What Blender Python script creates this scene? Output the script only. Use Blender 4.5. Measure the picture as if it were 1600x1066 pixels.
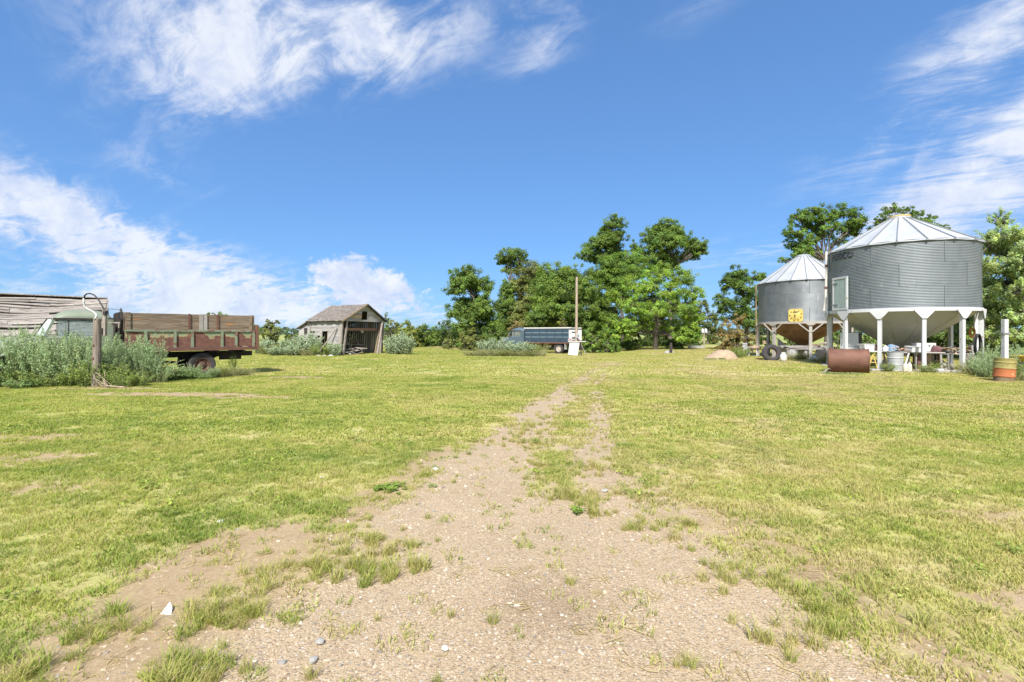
import bpy, bmesh, math, random
import numpy as np
from mathutils import Vector, Matrix

for o in list(bpy.data.objects):
    bpy.data.objects.remove(o)
scene = bpy.context.scene
C = scene.collection
R = math.radians
random.seed(7)
rng = np.random.default_rng(7)

# ------------------------------------------------------------------ camera, sky, sun, exposure
F, H, HZ = 755.6, 1.65, 522.0          # focal length in photo pixels, eye height, horizon row
cam_d = bpy.data.cameras.new('camera')
cam_d.sensor_width = 36.0
cam_d.lens = 36.0 * F / 1600.0
cam_d.shift_y = -(533.0 - HZ) / 1600.0
cam_d.clip_start, cam_d.clip_end = 0.05, 6000.0
cam = bpy.data.objects.new('camera', cam_d)
C.objects.link(cam)
cam.location = (0, 0, H)
cam.rotation_euler = (R(90), 0, 0)
scene.camera = cam

SUN_EL, SUN_AZ = R(50), R(190)         # azimuth clockwise from +Y: behind the camera, a little to its left
sdir = Vector((math.sin(SUN_AZ) * math.cos(SUN_EL), math.cos(SUN_AZ) * math.cos(SUN_EL), math.sin(SUN_EL)))
sun_d = bpy.data.lights.new('sun', 'SUN')
sun_d.energy = 3.2
sun_d.angle = R(6)
sun_d.color = (1.0, 0.955, 0.89)
sun = bpy.data.objects.new('sun', sun_d)
C.objects.link(sun)
sun.rotation_euler = (-sdir).to_track_quat('-Z', 'Y').to_euler()
sun.location = (-20, -20, 40)

scene.view_settings.view_transform = 'Standard'
scene.view_settings.look = 'None'
scene.view_settings.exposure = 1.45
scene.view_settings.gamma = 1.0
scene.view_settings.use_curve_mapping = False
scene.render.engine = 'CYCLES'
scene.cycles.max_bounces = 5
scene.cycles.diffuse_bounces = 3
scene.cycles.glossy_bounces = 3
scene.cycles.transparent_max_bounces = 8

world = bpy.data.worlds.new('World')
scene.world = world
world.use_nodes = True

class NT:
    """tiny node-tree writer"""
    def __init__(self, tree):
        self.t = tree; self.n = tree.nodes; self.l = tree.links
    def new(self, typ, **kw):
        nd = self.n.new(typ)
        for k, v in kw.items():
            setattr(nd, k, v)
        return nd
    def put(self, sock, v):
        if hasattr(v, 'is_output') or isinstance(v, bpy.types.NodeSocket):
            self.l.new(v, sock)
        else:
            if isinstance(v, (tuple, list)) and sock.type == 'RGBA' and len(v) == 3:
                v = (*v, 1)
            sock.default_value = v
    def math(self, op, a, b=0.0, c=None, clamp=False):
        nd = self.new('ShaderNodeMath', operation=op, use_clamp=clamp)
        self.put(nd.inputs[0], a); self.put(nd.inputs[1], b)
        if c is not None: self.put(nd.inputs[2], c)
        return nd.outputs[0]
    def vmath(self, op, a, b=(0, 0, 0)):
        nd = self.new('ShaderNodeVectorMath', operation=op)
        self.put(nd.inputs[0], a)
        if op == 'SCALE': self.put(nd.inputs[3], b)
        else: self.put(nd.inputs[1], b)
        return nd.outputs['Value'] if op in ('LENGTH', 'DOT_PRODUCT', 'DISTANCE') else nd.outputs[0]
    def mix(self, f, a, b, blend='MIX'):
        nd = self.new('ShaderNodeMix', data_type='RGBA', blend_type=blend)
        self.put(nd.inputs[0], f); self.put(nd.inputs[6], a); self.put(nd.inputs[7], b)
        return nd.outputs[2]
    def noise(self, vec, scale, detail=4, rough=0.55, dist=0.0):
        nd = self.new('ShaderNodeTexNoise')
        self.put(nd.inputs['Vector'], vec)
        nd.inputs['Scale'].default_value = scale; nd.inputs['Detail'].default_value = detail
        nd.inputs['Roughness'].default_value = rough; nd.inputs['Distortion'].default_value = dist
        return nd.outputs['Fac']
    def step(self, v, lo, hi, smooth=True):
        nd = self.new('ShaderNodeMapRange', interpolation_type='SMOOTHSTEP' if smooth else 'LINEAR')
        self.put(nd.inputs[0], v); self.put(nd.inputs[1], lo); self.put(nd.inputs[2], hi)
        return nd.outputs[0]
    def ramp(self, v, stops, interp='LINEAR'):
        nd = self.new('ShaderNodeValToRGB')
        nd.color_ramp.interpolation = interp
        els = nd.color_ramp.elements
        while len(els) < len(stops): els.new(0.5)
        for e, (p, c) in zip(els, stops):
            e.position = p; e.color = (*c, 1)
        self.put(nd.inputs[0], v)
        return nd.outputs[0]
    def comb(self, x, y, z):
        nd = self.new('ShaderNodeCombineXYZ')
        self.put(nd.inputs[0], x); self.put(nd.inputs[1], y); self.put(nd.inputs[2], z)
        return nd.outputs[0]

def build_sky():
    w = NT(world.node_tree)
    w.n.clear()
    out = w.new('ShaderNodeOutputWorld')
    bg = w.new('ShaderNodeBackground')
    sky = w.new('ShaderNodeTexSky', sky_type='NISHITA')
    sky.sun_disc = False
    sky.sun_elevation = SUN_EL
    sky.sun_rotation = SUN_AZ
    sky.altitude = 500
    sky.air_density = 1.15
    sky.dust_density = 0.35
    sky.ozone_density = 3.0
    tc = w.new('ShaderNodeTexCoord')
    d = tc.outputs['Generated']
    sp = w.new('ShaderNodeSeparateXYZ'); w.put(sp.inputs[0], d)
    x, y, z = sp.outputs
    zc = w.math('MAXIMUM', z, 0.02)
    # cloud sheet: directions projected on a layer high above; azimuth / elevation place the banks
    az = w.math('ARCTAN2', x, y)
    el = w.math('ARCSINE', z)
    px = w.math('DIVIDE', x, w.math('ADD', zc, 0.12)); py = w.math('DIVIDE', y, w.math('ADD', zc, 0.12))
    pv = w.comb(px, py, 0.0)
    # streaks run from lower left to upper right
    rot = w.new('ShaderNodeVectorRotate', rotation_type='Z_AXIS')
    w.put(rot.inputs['Vector'], pv); rot.inputs['Angle'].default_value = R(38)
    st = w.vmath('MULTIPLY', rot.outputs[0], (1.0, 2.3, 1.0))
    n1 = w.noise(st, 1.15, 9, 0.60, 0.55)
    n2 = w.noise(w.vmath('ADD', d, (3.1, 0, 1.7)), 7.0, 9, 0.62, 0.7)
    n3 = w.noise(w.vmath('ADD', st, (7.3, 2.2, 0)), 3.6, 9, 0.66, 0.8)
    def bank(a0, e0, ra, re, tilt):
        """soft elliptical bank centred at azimuth a0, elevation e0 (degrees)"""
        da = w.math('SUBTRACT', az, R(a0)); de = w.math('SUBTRACT', el, R(e0))
        c, s = math.cos(R(tilt)), math.sin(R(tilt))
        u = w.math('ADD', w.math('MULTIPLY', da, c), w.math('MULTIPLY', de, s))
        v = w.math('SUBTRACT', w.math('MULTIPLY', de, c), w.math('MULTIPLY', da, s))
        u = w.math('DIVIDE', u, R(ra)); v = w.math('DIVIDE', v, R(re))
        q = w.math('ADD', w.math('MULTIPLY', u, u), w.math('MULTIPLY', v, v))
        return w.math('EXPONENT', w.math('MULTIPLY', q, -1.0))
    banks = [(-30, 27.5, 14, 5.5, 18, 0.72), (-16, 30.0, 16, 4.6, 12, 0.80), (-33, 21.5, 5, 2.2, 10, 0.45), (-38, 32, 12, 4, 0, 0.6),
             (-44, 10.5, 9, 3.4, -26, 1.05), (-32, 5.6, 12, 3.6, -12, 1.1), (-36, 15.6, 5.5, 2.6, -15, 0.40), (-40, 2.5, 14, 2.5, 0, .7), (-12, 2.6, 13, 2.6, 0, 0.75),
             (5, 32, 7, 3.0, 35, 0.55), (43, 22, 13, 4.0, 34, 0.85), (47, 16.5, 8, 2.6, 32, 0.85), (44, 10.5, 11, 3.6, 15, 0.85),
             (27, 8.6, 12, 2.6, 8, 0.42), (24, 34, 10, 3, 20, 0.35), (20, 2.0, 16, 2.2, 0, 0.35)]
    tot = None
    for a0, e0, ra, re, tilt, amp in banks:
        b = w.math('MULTIPLY', bank(a0, e0, ra, re, tilt), amp)
        tot = b if tot is None else w.math('ADD', tot, b)
    # unseen streaks go on behind the camera, thickened to add fill light
    infront = w.step(y, -0.15, 0.35)
    rest = w.math('MULTIPLY', w.math('SUBTRACT', 1.0, infront), 1.0)
    tot = w.math('ADD', tot, rest)
    tex = w.math('ADD', w.math('MULTIPLY', n1, 0.35), w.math('ADD', w.math('MULTIPLY', n2, 0.35), w.math('MULTIPLY', n3, 0.40)))
    dens = w.math('MULTIPLY', tot, w.step(tex, 0.42, 0.70))
    dens = w.math('ADD', dens, w.math('MULTIPLY', w.step(tot, 0.5, 1.2), 0.30))
    cirrus = w.math('MULTIPLY', w.step(dens, 0.05, 0.85), 0.86)
    # small heaped cloud left of centre, low over the shed
    cu = w.math('ADD', w.math('MULTIPLY', bank(-19.6, 7.4, 3.2, 2.6, 0), 1.0), w.math('MULTIPLY', bank(-14.5, 5.4, 4.0, 2.0, -20), 0.95))
    cu = w.math('ADD', cu, w.math('MULTIPLY', bank(-17.0, 3.4, 7.5, 2.4, 0), 0.9))
    nc = w.noise(w.vmath('MULTIPLY', d, (1, 1, 1.25)), 20.0, 9, 0.66, 0.4)
    cud = w.step(w.math('ADD', cu, w.math('MULTIPLY', w.math('SUBTRACT', nc, 0.5), w.math('MULTIPLY', w.step(cu, 0.05, 0.4), 3.0))), 0.45, 1.0)
    cov = w.math('MAXIMUM', cirrus, w.math('MULTIPLY', cud, 0.92))
    cov = w.math('MULTIPLY', cov, w.step(z, -0.01, 0.03))
    lit = w.step(w.noise(d, 14.0, 8, 0.65, 0.4), 0.32, 0.62)
    skyc = w.new('ShaderNodeGamma')                  # the photograph's soft grading of the whole sky
    w.put(skyc.inputs['Color'], sky.outputs[0]); skyc.inputs['Gamma'].default_value = 0.55
    sc = w.mix(1.0, skyc.outputs[0], SKY_TINT, 'MULTIPLY')
    cc = w.mix(lit, (3.7, 4.15, 5.3), (5.3, 5.45, 5.8))
    w.put(bg.inputs['Color'], w.mix(cov, sc, cc))
    bg.inputs['Strength'].default_value = 0.066
    w.l.new(bg.outputs[0], out.inputs['Surface'])
SKY_TINT = (0.70, 1.20, 1.93)
build_sky()

# ------------------------------------------------------------------ helpers
def W(px, d): return (px - 800.0) / F * d            # photo column at a depth -> metres to the right
def Z(py, d): return H - (py - HZ) * d / F           # photo row at a depth -> height
def smooth(a, b, v):
    t = np.clip((np.asarray(v, float) - a) / (b - a), 0, 1)
    return t * t * (3 - 2 * t)

def _hash(ix, iy, seed):
    n = (ix.astype(np.int64) * 374761393 + iy.astype(np.int64) * 668265263 + seed * 1274126177) & 0xffffffff
    n = ((n ^ (n >> 13)) * 1103515245) & 0xffffffff
    n = ((n ^ (n >> 15)) * 2246822519) & 0xffffffff
    return ((n ^ (n >> 16)) & 0xffff) / 65535.0
def vnoise(x, y, s, seed=0):
    x = np.asarray(x, float) / s; y = np.asarray(y, float) / s
    ix = np.floor(x); iy = np.floor(y); fx = x - ix; fy = y - iy
    fx = fx * fx * (3 - 2 * fx); fy = fy * fy * (3 - 2 * fy)
    a = _hash(ix, iy, seed); b = _hash(ix + 1, iy, seed); c = _hash(ix, iy + 1, seed); d = _hash(ix + 1, iy + 1, seed)
    return (a * (1 - fx) + b * fx) * (1 - fy) + (c * (1 - fx) + d * fx) * fy
def fbm(x, y, s, seed=0, o=4):
    t = 0; a = 0.5; n = 0
    for k in range(o):
        t = t + a * vnoise(x, y, s / 2 ** k, seed + k * 17); n += a; a *= 0.55
    return t / n

def gz(x, y):
    """ground height: flat, with a slight dip before the trees and small unevenness"""
    x = np.asarray(x, float); y = np.asarray(y, float)
    dip = smooth(28, 44, y) * (1 - smooth(54, 95, y)) * smooth(-11, -3, x) * (1 - smooth(9, 15, x))
    bump = (fbm(x, y, 1.7, 3) - 0.5) * 0.05 * (1 - smooth(20, 40, y))
    rise = smooth(90, 400, y) * 0.5
    return -0.25 * dip + bump + rise
def gzf(x, y): return float(gz(np.array([x]), np.array([y]))[0])

def tag(o, label=None, cat=None, group=None, kind=None):
    if label: o['label'] = label
    if cat: o['category'] = cat
    if group: o['group'] = group
    if kind: o['kind'] = kind
    return o
def thing(name, label, cat, loc=(0, 0, 0), rz=0.0, group=None):
    o = bpy.data.objects.new(name, None)
    o.empty_display_size = 0.2
    C.objects.link(o)
    o.location = loc; o.rotation_euler = (0, 0, rz)
    return tag(o, label, cat, group)
def copy_tree(o, parent=None):
    c = o.copy(); C.objects.link(c)
    if parent is not None: c.parent = parent
    for ch in list(o.children): copy_tree(ch, c)
    return c

class MB:
    def __init__(self):
        self.v = []; self.f = []
    def add(self, vs, fs):
        n = len(self.v)
        self.v += [tuple(p) for p in vs]
        self.f += [tuple(i + n for i in q) for q in fs]
        return self
    def box(self, c, s, rot=None, taper=1.0):
        """box by centre and size, optional Euler rotation"""
        hx, hy, hz = s[0] / 2, s[1] / 2, s[2] / 2
        vs = [Vector((sx * hx * (taper if sz > 0 else 1), sy * hy * (taper if sz > 0 else 1), sz * hz)) for sz in (-1, 1) for sy in (-1, 1) for sx in (-1, 1)]
        if rot is not None:
            m = Matrix.Rotation(rot[2], 3, 'Z') @ Matrix.Rotation(rot[1], 3, 'Y') @ Matrix.Rotation(rot[0], 3, 'X')
            vs = [m @ p for p in vs]
        c = Vector(c)
        return self.add([p + c for p in vs], [(0, 2, 3, 1), (4, 5, 7, 6), (0, 1, 5, 4), (2, 6, 7, 3), (1, 3, 7, 5), (0, 4, 6, 2)])
    def bar(self, a, b, w, h, up=(0, 0, 1)):
        """square bar from a to b"""
        a = Vector(a); b = Vector(b); t = (b - a).normalized(); u = Vector(up)
        if abs(t.dot(u)) > 0.98: u = Vector((0, 1, 0))
        s = t.cross(u).normalized(); u = s.cross(t).normalized()
        vs = [p + s * (i * w / 2) + u * (j * h / 2) for p in (a, b) for i, j in ((-1, -1), (1, -1), (1, 1), (-1, 1))]
        return self.add(vs, [(0, 3, 2, 1), (4, 5, 6, 7), (0, 1, 5, 4), (1, 2, 6, 5), (2, 3, 7, 6), (3, 0, 4, 7)])
    def tube(self, pts, rad, n=8, cap=True):
        pts = [Vector(p) for p in pts]
        if not isinstance(rad, (list, tuple)): rad = [rad] * len(pts)
        base = len(self.v); ref = Vector((0.31, 0.17, 0.93))
        for i, p in enumerate(pts):
            t = (pts[min(i + 1, len(pts) - 1)] - pts[max(i - 1, 0)]).normalized()
            s = t.cross(ref)
            if s.length < 1e-3: s = t.cross(Vector((1, 0, 0)))
            s.normalize(); u = s.cross(t)
            for k in range(n):
                a = 2 * math.pi * k / n
                self.v.append(tuple(p + (s * math.cos(a) + u * math.sin(a)) * rad[i]))
        for i in range(len(pts) - 1):
            for k in range(n):
                k2 = (k + 1) % n
                self.f.append((base + i * n + k, base + i * n + k2, base + (i + 1) * n + k2, base + (i + 1) * n + k))
        if cap:
            self.f.append(tuple(base + k for k in range(n))[::-1])
            self.f.append(tuple(base + (len(pts) - 1) * n + k for k in range(n)))
        return self
    def lathe(self, prof, n=32, axis='Z', c=(0, 0, 0), a0=0.0, a1=2 * math.pi, caps=False):
        """profile of (radius, height) turned about an axis"""
        full = abs(a1 - a0 - 2 * math.pi) < 1e-6
        cols = n if full else n + 1
        base = len(self.v); c = Vector(c)
        for r, h in prof:
            for k in range(cols):
                a = a0 + (a1 - a0) * k / n
                p = (r * math.cos(a), r * math.sin(a), h)
                if axis == 'X': p = (h, p[0], p[1])
                elif axis == 'Y': p = (p[0], h, p[1])
                self.v.append(tuple(Vector(p) + c))
        for i in range(len(prof) - 1):
            for k in range(n):
                k2 = (k + 1) % cols if full else k + 1
                self.f.append((base + i * cols + k, base + i * cols + k2, base + (i + 1) * cols + k2, base + (i + 1) * cols + k))
        if caps:
            self.f.append(tuple(base + k for k in range(cols))[::-1])
            self.f.append(tuple(base + (len(prof) - 1) * cols + k for k in range(cols)))
        return self
    def prism(self, poly, h0, h1, plane='XZ'):
        """polygon in a plane, extruded along the third axis"""
        def P(a, b, h): return (a, h, b) if plane == 'XZ' else ((a, b, h) if plane == 'XY' else (h, a, b))
        n = len(poly)
        vs = [P(a, b, h0) for a, b in poly] + [P(a, b, h1) for a, b in poly]
        return self.add(vs, [tuple(range(n))[::-1], tuple(range(n, 2 * n))] + [(i, (i + 1) % n, n + (i + 1) % n, n + i) for i in range(n)])
    def mesh(self, name, m=None, smooth=False):
        me = bpy.data.meshes.new(name)
        me.from_pydata(self.v, [], self.f)
        bm = bmesh.new(); bm.from_mesh(me)
        bmesh.ops.recalc_face_normals(bm, faces=bm.faces)
        bm.to_mesh(me); bm.free()
        if m: me.materials.append(m)
        if smooth:
            me.shade_smooth()
            if smooth != 'all': me.set_sharp_from_angle(angle=R(35))
        return me
    def build(self, name, m, parent=None, smooth=False, bevel=0.0, loc=None):
        o = bpy.data.objects.new(name, self.mesh(name, m, smooth))
        C.objects.link(o)
        if parent: o.parent = parent
        if loc: o.location = loc
        if bevel:
            b = o.modifiers.new('bevel', 'BEVEL'); b.width = bevel; b.segments = 2; b.limit_method = 'ANGLE'
        return o
def link(name, me, parent=None, loc=(0, 0, 0), rot=(0, 0, 0), scale=(1, 1, 1)):
    o = bpy.data.objects.new(name, me); C.objects.link(o)
    if parent: o.parent = parent
    o.location = loc; o.rotation_euler = rot; o.scale = scale
    return o

# ------------------------------------------------------------------ materials
def new_mat(name):
    m = bpy.data.materials.new(name); m.use_nodes = True
    t = NT(m.node_tree); t.n.clear()
    out = t.new('ShaderNodeOutputMaterial')
    b = t.new('ShaderNodeBsdfPrincipled')
    t.l.new(b.outputs[0], out.inputs[0])
    return m, t, b, out
def obj_vec(t, stretch=(1, 1, 1)):
    """object coordinates, shifted per object so that alike pieces differ"""
    tc = t.new('ShaderNodeTexCoord'); oi = t.new('ShaderNodeObjectInfo')
    off = t.math('MULTIPLY', oi.outputs['Random'], 37.0)
    v = t.vmath('ADD', tc.outputs['Object'], t.comb(off, off, off))
    return t.vmath('MULTIPLY', v, stretch), oi.outputs['Random']
def surf(name, cols, scale=4.0, rough=0.8, metal=0.0, stretch=(1, 1, 1), bump=0.0, layers=(), jitter=0.0, bump_scale=None, detail=6):
    """noise-ramped surface; layers = (colour, scale, lo, hi, stretch, roughness, metal) patches of wear over it"""
    m, t, b, out = new_mat(name)
    v, rnd = obj_vec(t, stretch)
    n = t.noise(v, scale, detail, 0.6, 0.3)
    k = len(cols) - 1
    col = t.ramp(n, [(0.28 + 0.44 * i / max(k, 1), c) for i, c in enumerate(cols)])
    if jitter:
        hs = t.new('ShaderNodeHueSaturation')
        t.put(hs.inputs['Color'], col); t.put(hs.inputs['Value'], t.math('ADD', t.math('MULTIPLY', rnd, 2 * jitter), 1 - jitter))
        col = hs.outputs[0]
    rg, mt = rough, metal
    for c, s, lo, hi, st2, r2, m2 in layers:
        v2, _ = obj_vec(t, st2)
        mk = t.step(t.noise(v2, s, 7, 0.62, 0.2), lo, hi)
        col = t.mix(mk, col, c)
        rg = t.math('ADD', t.math('MULTIPLY', mk, r2), t.math('MULTIPLY', t.math('SUBTRACT', 1.0, mk), rg))
        mt = t.math('ADD', t.math('MULTIPLY', mk, m2), t.math('MULTIPLY', t.math('SUBTRACT', 1.0, mk), mt))
    t.put(b.inputs['Base Color'], col); t.put(b.inputs['Roughness'], rg); t.put(b.inputs['Metallic'], mt)
    if bump:
        bn = t.new('ShaderNodeBump'); bn.inputs['Strength'].default_value = bump; bn.inputs['Distance'].default_value = 0.02
        t.put(bn.inputs['Height'], t.noise(v, bump_scale or scale * 3, 5, 0.6)); t.l.new(bn.outputs[0], b.inputs['Normal'])
    return m

OLDWOOD = [(0.13, 0.115, 0.10), (0.31, 0.29, 0.265), (0.44, 0.42, 0.39)]
M = {}
M['board'] = surf('weathered_board', [(0.14, 0.128, 0.115), (0.33, 0.315, 0.295), (0.46, 0.445, 0.425)], 3.0, 0.9, stretch=(0.6, 9, 9), bump=0.5, jitter=0.18,
                  layers=[((0.060, 0.052, 0.043), 2.4, 0.60, 0.72, (0.5, 6, 6), 0.9, 0), ((0.447, 0.439, 0.421), 1.6, 0.56, 0.68, (0.5, 4, 4), 0.9, 0)])
M['roof_board'] = surf('bleached_roof_board', [(0.085, 0.073, 0.062), (0.235, 0.21, 0.185), (0.36, 0.335, 0.30)], 3.0, 0.9, stretch=(0.5, 5, 9), bump=0.5, jitter=0.25,
                  layers=[((0.06, 0.05, 0.045), 1.9, 0.57, 0.66, (0.6, 3, 5), 0.9, 0), ((0.44, 0.42, 0.39), 1.6, 0.60, 0.72, (0.5, 4, 4), 0.9, 0)])
M['board_v'] = surf('weathered_post', [(0.12, 0.10, 0.085), (0.26, 0.225, 0.19), (0.40, 0.37, 0.33)], 3.0, 0.9, stretch=(9, 9, 0.6), bump=0.5, jitter=0.15,
                    layers=[((0.05, 0.042, 0.035), 2.2, 0.62, 0.72, (8, 8, 0.5), 0.9, 0)])
M['old_post'] = surf('old_grey_post', [(0.085, 0.07, 0.058), (0.20, 0.165, 0.135), (0.31, 0.27, 0.23)], 3.0, 0.9, stretch=(9, 9, 0.6), bump=0.6,
                    layers=[((0.05, 0.04, 0.033), 2.2, 0.60, 0.70, (8, 8, 0.5), 0.9, 0)])
M['pole'] = surf('pole_wood', [(0.22, 0.165, 0.12), (0.33, 0.26, 0.20), (0.42, 0.35, 0.28)], 3.0, 0.85, stretch=(9, 9, 0.5), bump=0.3)
M['stake'] = surf('stake_board', [(0.075, 0.055, 0.04), (0.17, 0.125, 0.085), (0.30, 0.25, 0.19)], 2.5, 0.88, stretch=(0.5, 8, 10), bump=0.5, jitter=0.2,
                  layers=[((0.32, 0.15, 0.045), 1.8, 0.60, 0.72, (0.7, 3, 3), 0.9, 0), ((0.45, 0.43, 0.39), 2.0, 0.66, 0.74, (0.6, 5, 5), 0.9, 0)])
M['dark_wood'] = surf('dark_wood', [(0.018, 0.016, 0.014), (0.042, 0.036, 0.031), (0.085, 0.074, 0.064)], 3.0, 0.9, stretch=(5, 5, 1), bump=0.3, jitter=0.2)  # near black so the shed's back wall reads as shaded interior
M['roofing'] = surf('old_shingles', [(0.10, 0.085, 0.075), (0.20, 0.175, 0.155), (0.33, 0.30, 0.275)], 6.0, 0.95, bump=0.6, bump_scale=22,
                    layers=[((0.40, 0.33, 0.24), 3.0, 0.60, 0.72, (1, 1, 1), 0.95, 0), ((0.075, 0.065, 0.055), 9.0, 0.58, 0.68, (1, 1, 1), 0.95, 0)])
M['galv'] = surf('galvanised_sheet', [(0.138, 0.160, 0.176), (0.162, 0.185, 0.202), (0.184, 0.207, 0.222)], 1.6, 0.55, 0.25, jitter=0.05, stretch=(1, 1, 0.6),
                 layers=[((0.301, 0.315, 0.322), 1.3, 0.60, 0.78, (1, 1, 0.5), 0.5, 0.35), ((0.150, 0.160, 0.165), 3.5, 0.60, 0.8, (1, 1, 2), 0.6, 0.3), ((0.17, 0.145, 0.12), 2.6, 0.66, 0.80, (3, 3, 0.18), 0.8, 0.1)])
M['galv_dark'] = surf('dull_galvanised_sheet', [(0.144, 0.162, 0.180), (0.184, 0.202, 0.216), (0.223, 0.241, 0.252)], 1.6, 0.50, 0.42, jitter=0.06,
                      layers=[((0.274, 0.295, 0.302), 1.0, 0.58, 0.74, (1.6, 1.6, 0.35), 0.5, 0.4), ((0.122, 0.137, 0.151), 3.0, 0.58, 0.75, (1, 1, 0.5), 0.6, 0.3)])
M['roof_tin'] = surf('bright_roof_tin', [(0.406, 0.425, 0.437), (0.468, 0.484, 0.495), (0.515, 0.530, 0.538)], 1.2, 0.42, 0.30, jitter=0.05,
                     layers=[((0.359, 0.374, 0.382), 2.0, 0.60, 0.78, (1, 1, 1), 0.5, 0.3)])
M['rib_tin'] = surf('roof_rib_tin', [(0.223, 0.238, 0.254), (0.304, 0.319, 0.333)], 3, 0.5, 0.5)
M['white_steel'] = surf('white_painted_steel', [(0.464, 0.472, 0.488), (0.544, 0.552, 0.560)], 2.0, 0.55, 0.0, jitter=0.03,
                        layers=[((0.264, 0.200, 0.144), 6.0, 0.63, 0.69, (1, 1, 0.6), 0.85, 0), ((0.400, 0.400, 0.392), 3.0, 0.58, 0.75, (1, 1, 0.4), 0.7, 0)])
M['beige_steel'] = surf('beige_weathered_steel', [(0.288, 0.268, 0.232), (0.400, 0.380, 0.344)], 3.0, 0.7, 0.0, jitter=0.05,
                        layers=[((0.160, 0.080, 0.040), 6.0, 0.62, 0.72, (1, 1, 0.5), 0.9, 0)])
M['cone_grey'] = surf('grey_cone_paint', [(0.347, 0.342, 0.306), (0.408, 0.403, 0.367)], 1.4, 0.6, 0.1,
                      layers=[((0.276, 0.260, 0.224), 1.2, 0.58, 0.75, (1, 1, 0.4), 0.7, 0), ((0.469, 0.464, 0.438), 2.4, 0.62, 0.75, (1, 1, 0.5), 0.6, 0)])
M['cone_rust'] = surf('rusty_cone', [(0.13, 0.065, 0.03), (0.24, 0.125, 0.05), (0.32, 0.19, 0.09)], 1.5, 0.85, 0.0, bump=0.2,
                      layers=[((0.34, 0.27, 0.19), 1.6, 0.58, 0.70, (1, 1, 0.5), 0.8, 0), ((0.075, 0.035, 0.02), 3.0, 0.60, 0.72, (1, 1, 0.5), 0.9, 0)])
M['rust'] = surf('rusty_steel', [(0.078, 0.035, 0.023), (0.133, 0.061, 0.039), (0.179, 0.086, 0.055)], 2.2, 0.75, 0.15, bump=0.15,
                 layers=[((0.218, 0.117, 0.078), 1.8, 0.58, 0.72, (1, 1, 1), 0.7, 0.1), ((0.055, 0.025, 0.020), 3.0, 0.62, 0.74, (1, 1, 1), 0.85, 0)])
M['rust_rail'] = surf('rusty_rail', [(0.11, 0.05, 0.036), (0.17, 0.085, 0.06)], 4, 0.85, 0.1, jitter=0.1)
M['rusty_ladder'] = surf('rusty_ladder', [(0.28, 0.18, 0.10), (0.42, 0.31, 0.20)], 4, 0.85, 0.0)
M['dark_metal'] = surf('dark_greasy_steel', [(0.018, 0.017, 0.017), (0.05, 0.043, 0.04)], 5, 0.8, 0.2, jitter=0.1)
M['tyre'] = surf('tyre_rubber', [(0.028, 0.027, 0.028), (0.05, 0.048, 0.05)], 7, 0.9, 0, layers=[((0.12, 0.11, 0.10), 4, 0.58, 0.75, (1, 1, 1), 0.95, 0)])
M['old_tyre'] = surf('dusty_tyre_rubber', [(0.035, 0.032, 0.032), (0.062, 0.057, 0.056)], 5, 0.95, 0)
M['rim_rust'] = surf('rusty_rim', [(0.07, 0.036, 0.027), (0.135, 0.07, 0.05)], 5, 0.85, 0.1)
M['rim_pale'] = surf('pale_rim', [(0.38, 0.33, 0.28), (0.50, 0.46, 0.41)], 6, 0.7, 0, layers=[((0.22, 0.10, 0.06), 4, 0.55, 0.66, (1, 1, 1), 0.85, 0)])
M['sage'] = surf('sage_green_paint', [(0.150, 0.180, 0.130), (0.195, 0.228, 0.168)], 1.6, 0.6, 0.0,
                 layers=[((0.15, 0.07, 0.045), 2.6, 0.66, 0.74, (1, 1, 1), 0.9, 0)])
M['sage_rib'] = surf('sage_green_rib', [(0.15, 0.185, 0.12), (0.21, 0.25, 0.165)], 3, 0.6, 0.0, layers=[((0.15, 0.075, 0.05), 4, 0.50, 0.60, (1, 1, 1), 0.9, 0)])
M['blue'] = surf('faded_blue_paint', [(0.022, 0.040, 0.062), (0.036, 0.062, 0.090)], 1.5, 0.5, 0.0, jitter=0.08,
                 layers=[((0.065, 0.09, 0.11), 1.2, 0.58, 0.78, (3, 3, 0.4), 0.6, 0), ((0.13, 0.075, 0.05), 5, 0.68, 0.75, (1, 1, 1), 0.9, 0)])
M['blue_rib'] = surf('pale_blue_strip', [(0.17, 0.25, 0.30), (0.26, 0.36, 0.41)], 4, 0.6)
M['blue_cab'] = surf('dusty_blue_cab', [(0.050, 0.080, 0.105), (0.085, 0.12, 0.15)], 2, 0.5)
M['white_trim'] = surf('white_trim', [(0.510, 0.493, 0.451), (0.612, 0.595, 0.561)], 4, 0.7, layers=[((0.297, 0.255, 0.204), 5, 0.64, 0.74, (1, 1, 1), 0.8, 0)])
M['white_board'] = surf('white_painted_board', [(0.425, 0.425, 0.416), (0.535, 0.535, 0.527)], 3, 0.7, layers=[((0.306, 0.289, 0.264), 4, 0.62, 0.76, (1, 1, 0.6), 0.85, 0)], jitter=0.04)
M['enamel'] = surf('white_enamel', [(0.561, 0.570, 0.586), (0.612, 0.620, 0.629)], 2, 0.35)
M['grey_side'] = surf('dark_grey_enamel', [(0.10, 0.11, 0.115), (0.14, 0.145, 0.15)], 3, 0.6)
M['pale_green'] = surf('pale_green_paint', [(0.281, 0.357, 0.340), (0.357, 0.425, 0.408)], 2.5, 0.6, stretch=(1, 4, 1), jitter=0.06, layers=[((0.230, 0.272, 0.264), 3, 0.62, 0.76, (1, 3, 0.5), 0.7, 0)])
M['yellow'] = surf('yellow_paint', [(0.52, 0.37, 0.08), (0.63, 0.47, 0.14)], 3, 0.6, layers=[((0.62, 0.52, 0.30), 4, 0.58, 0.7, (1, 1, 1), 0.7, 0)])
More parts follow.
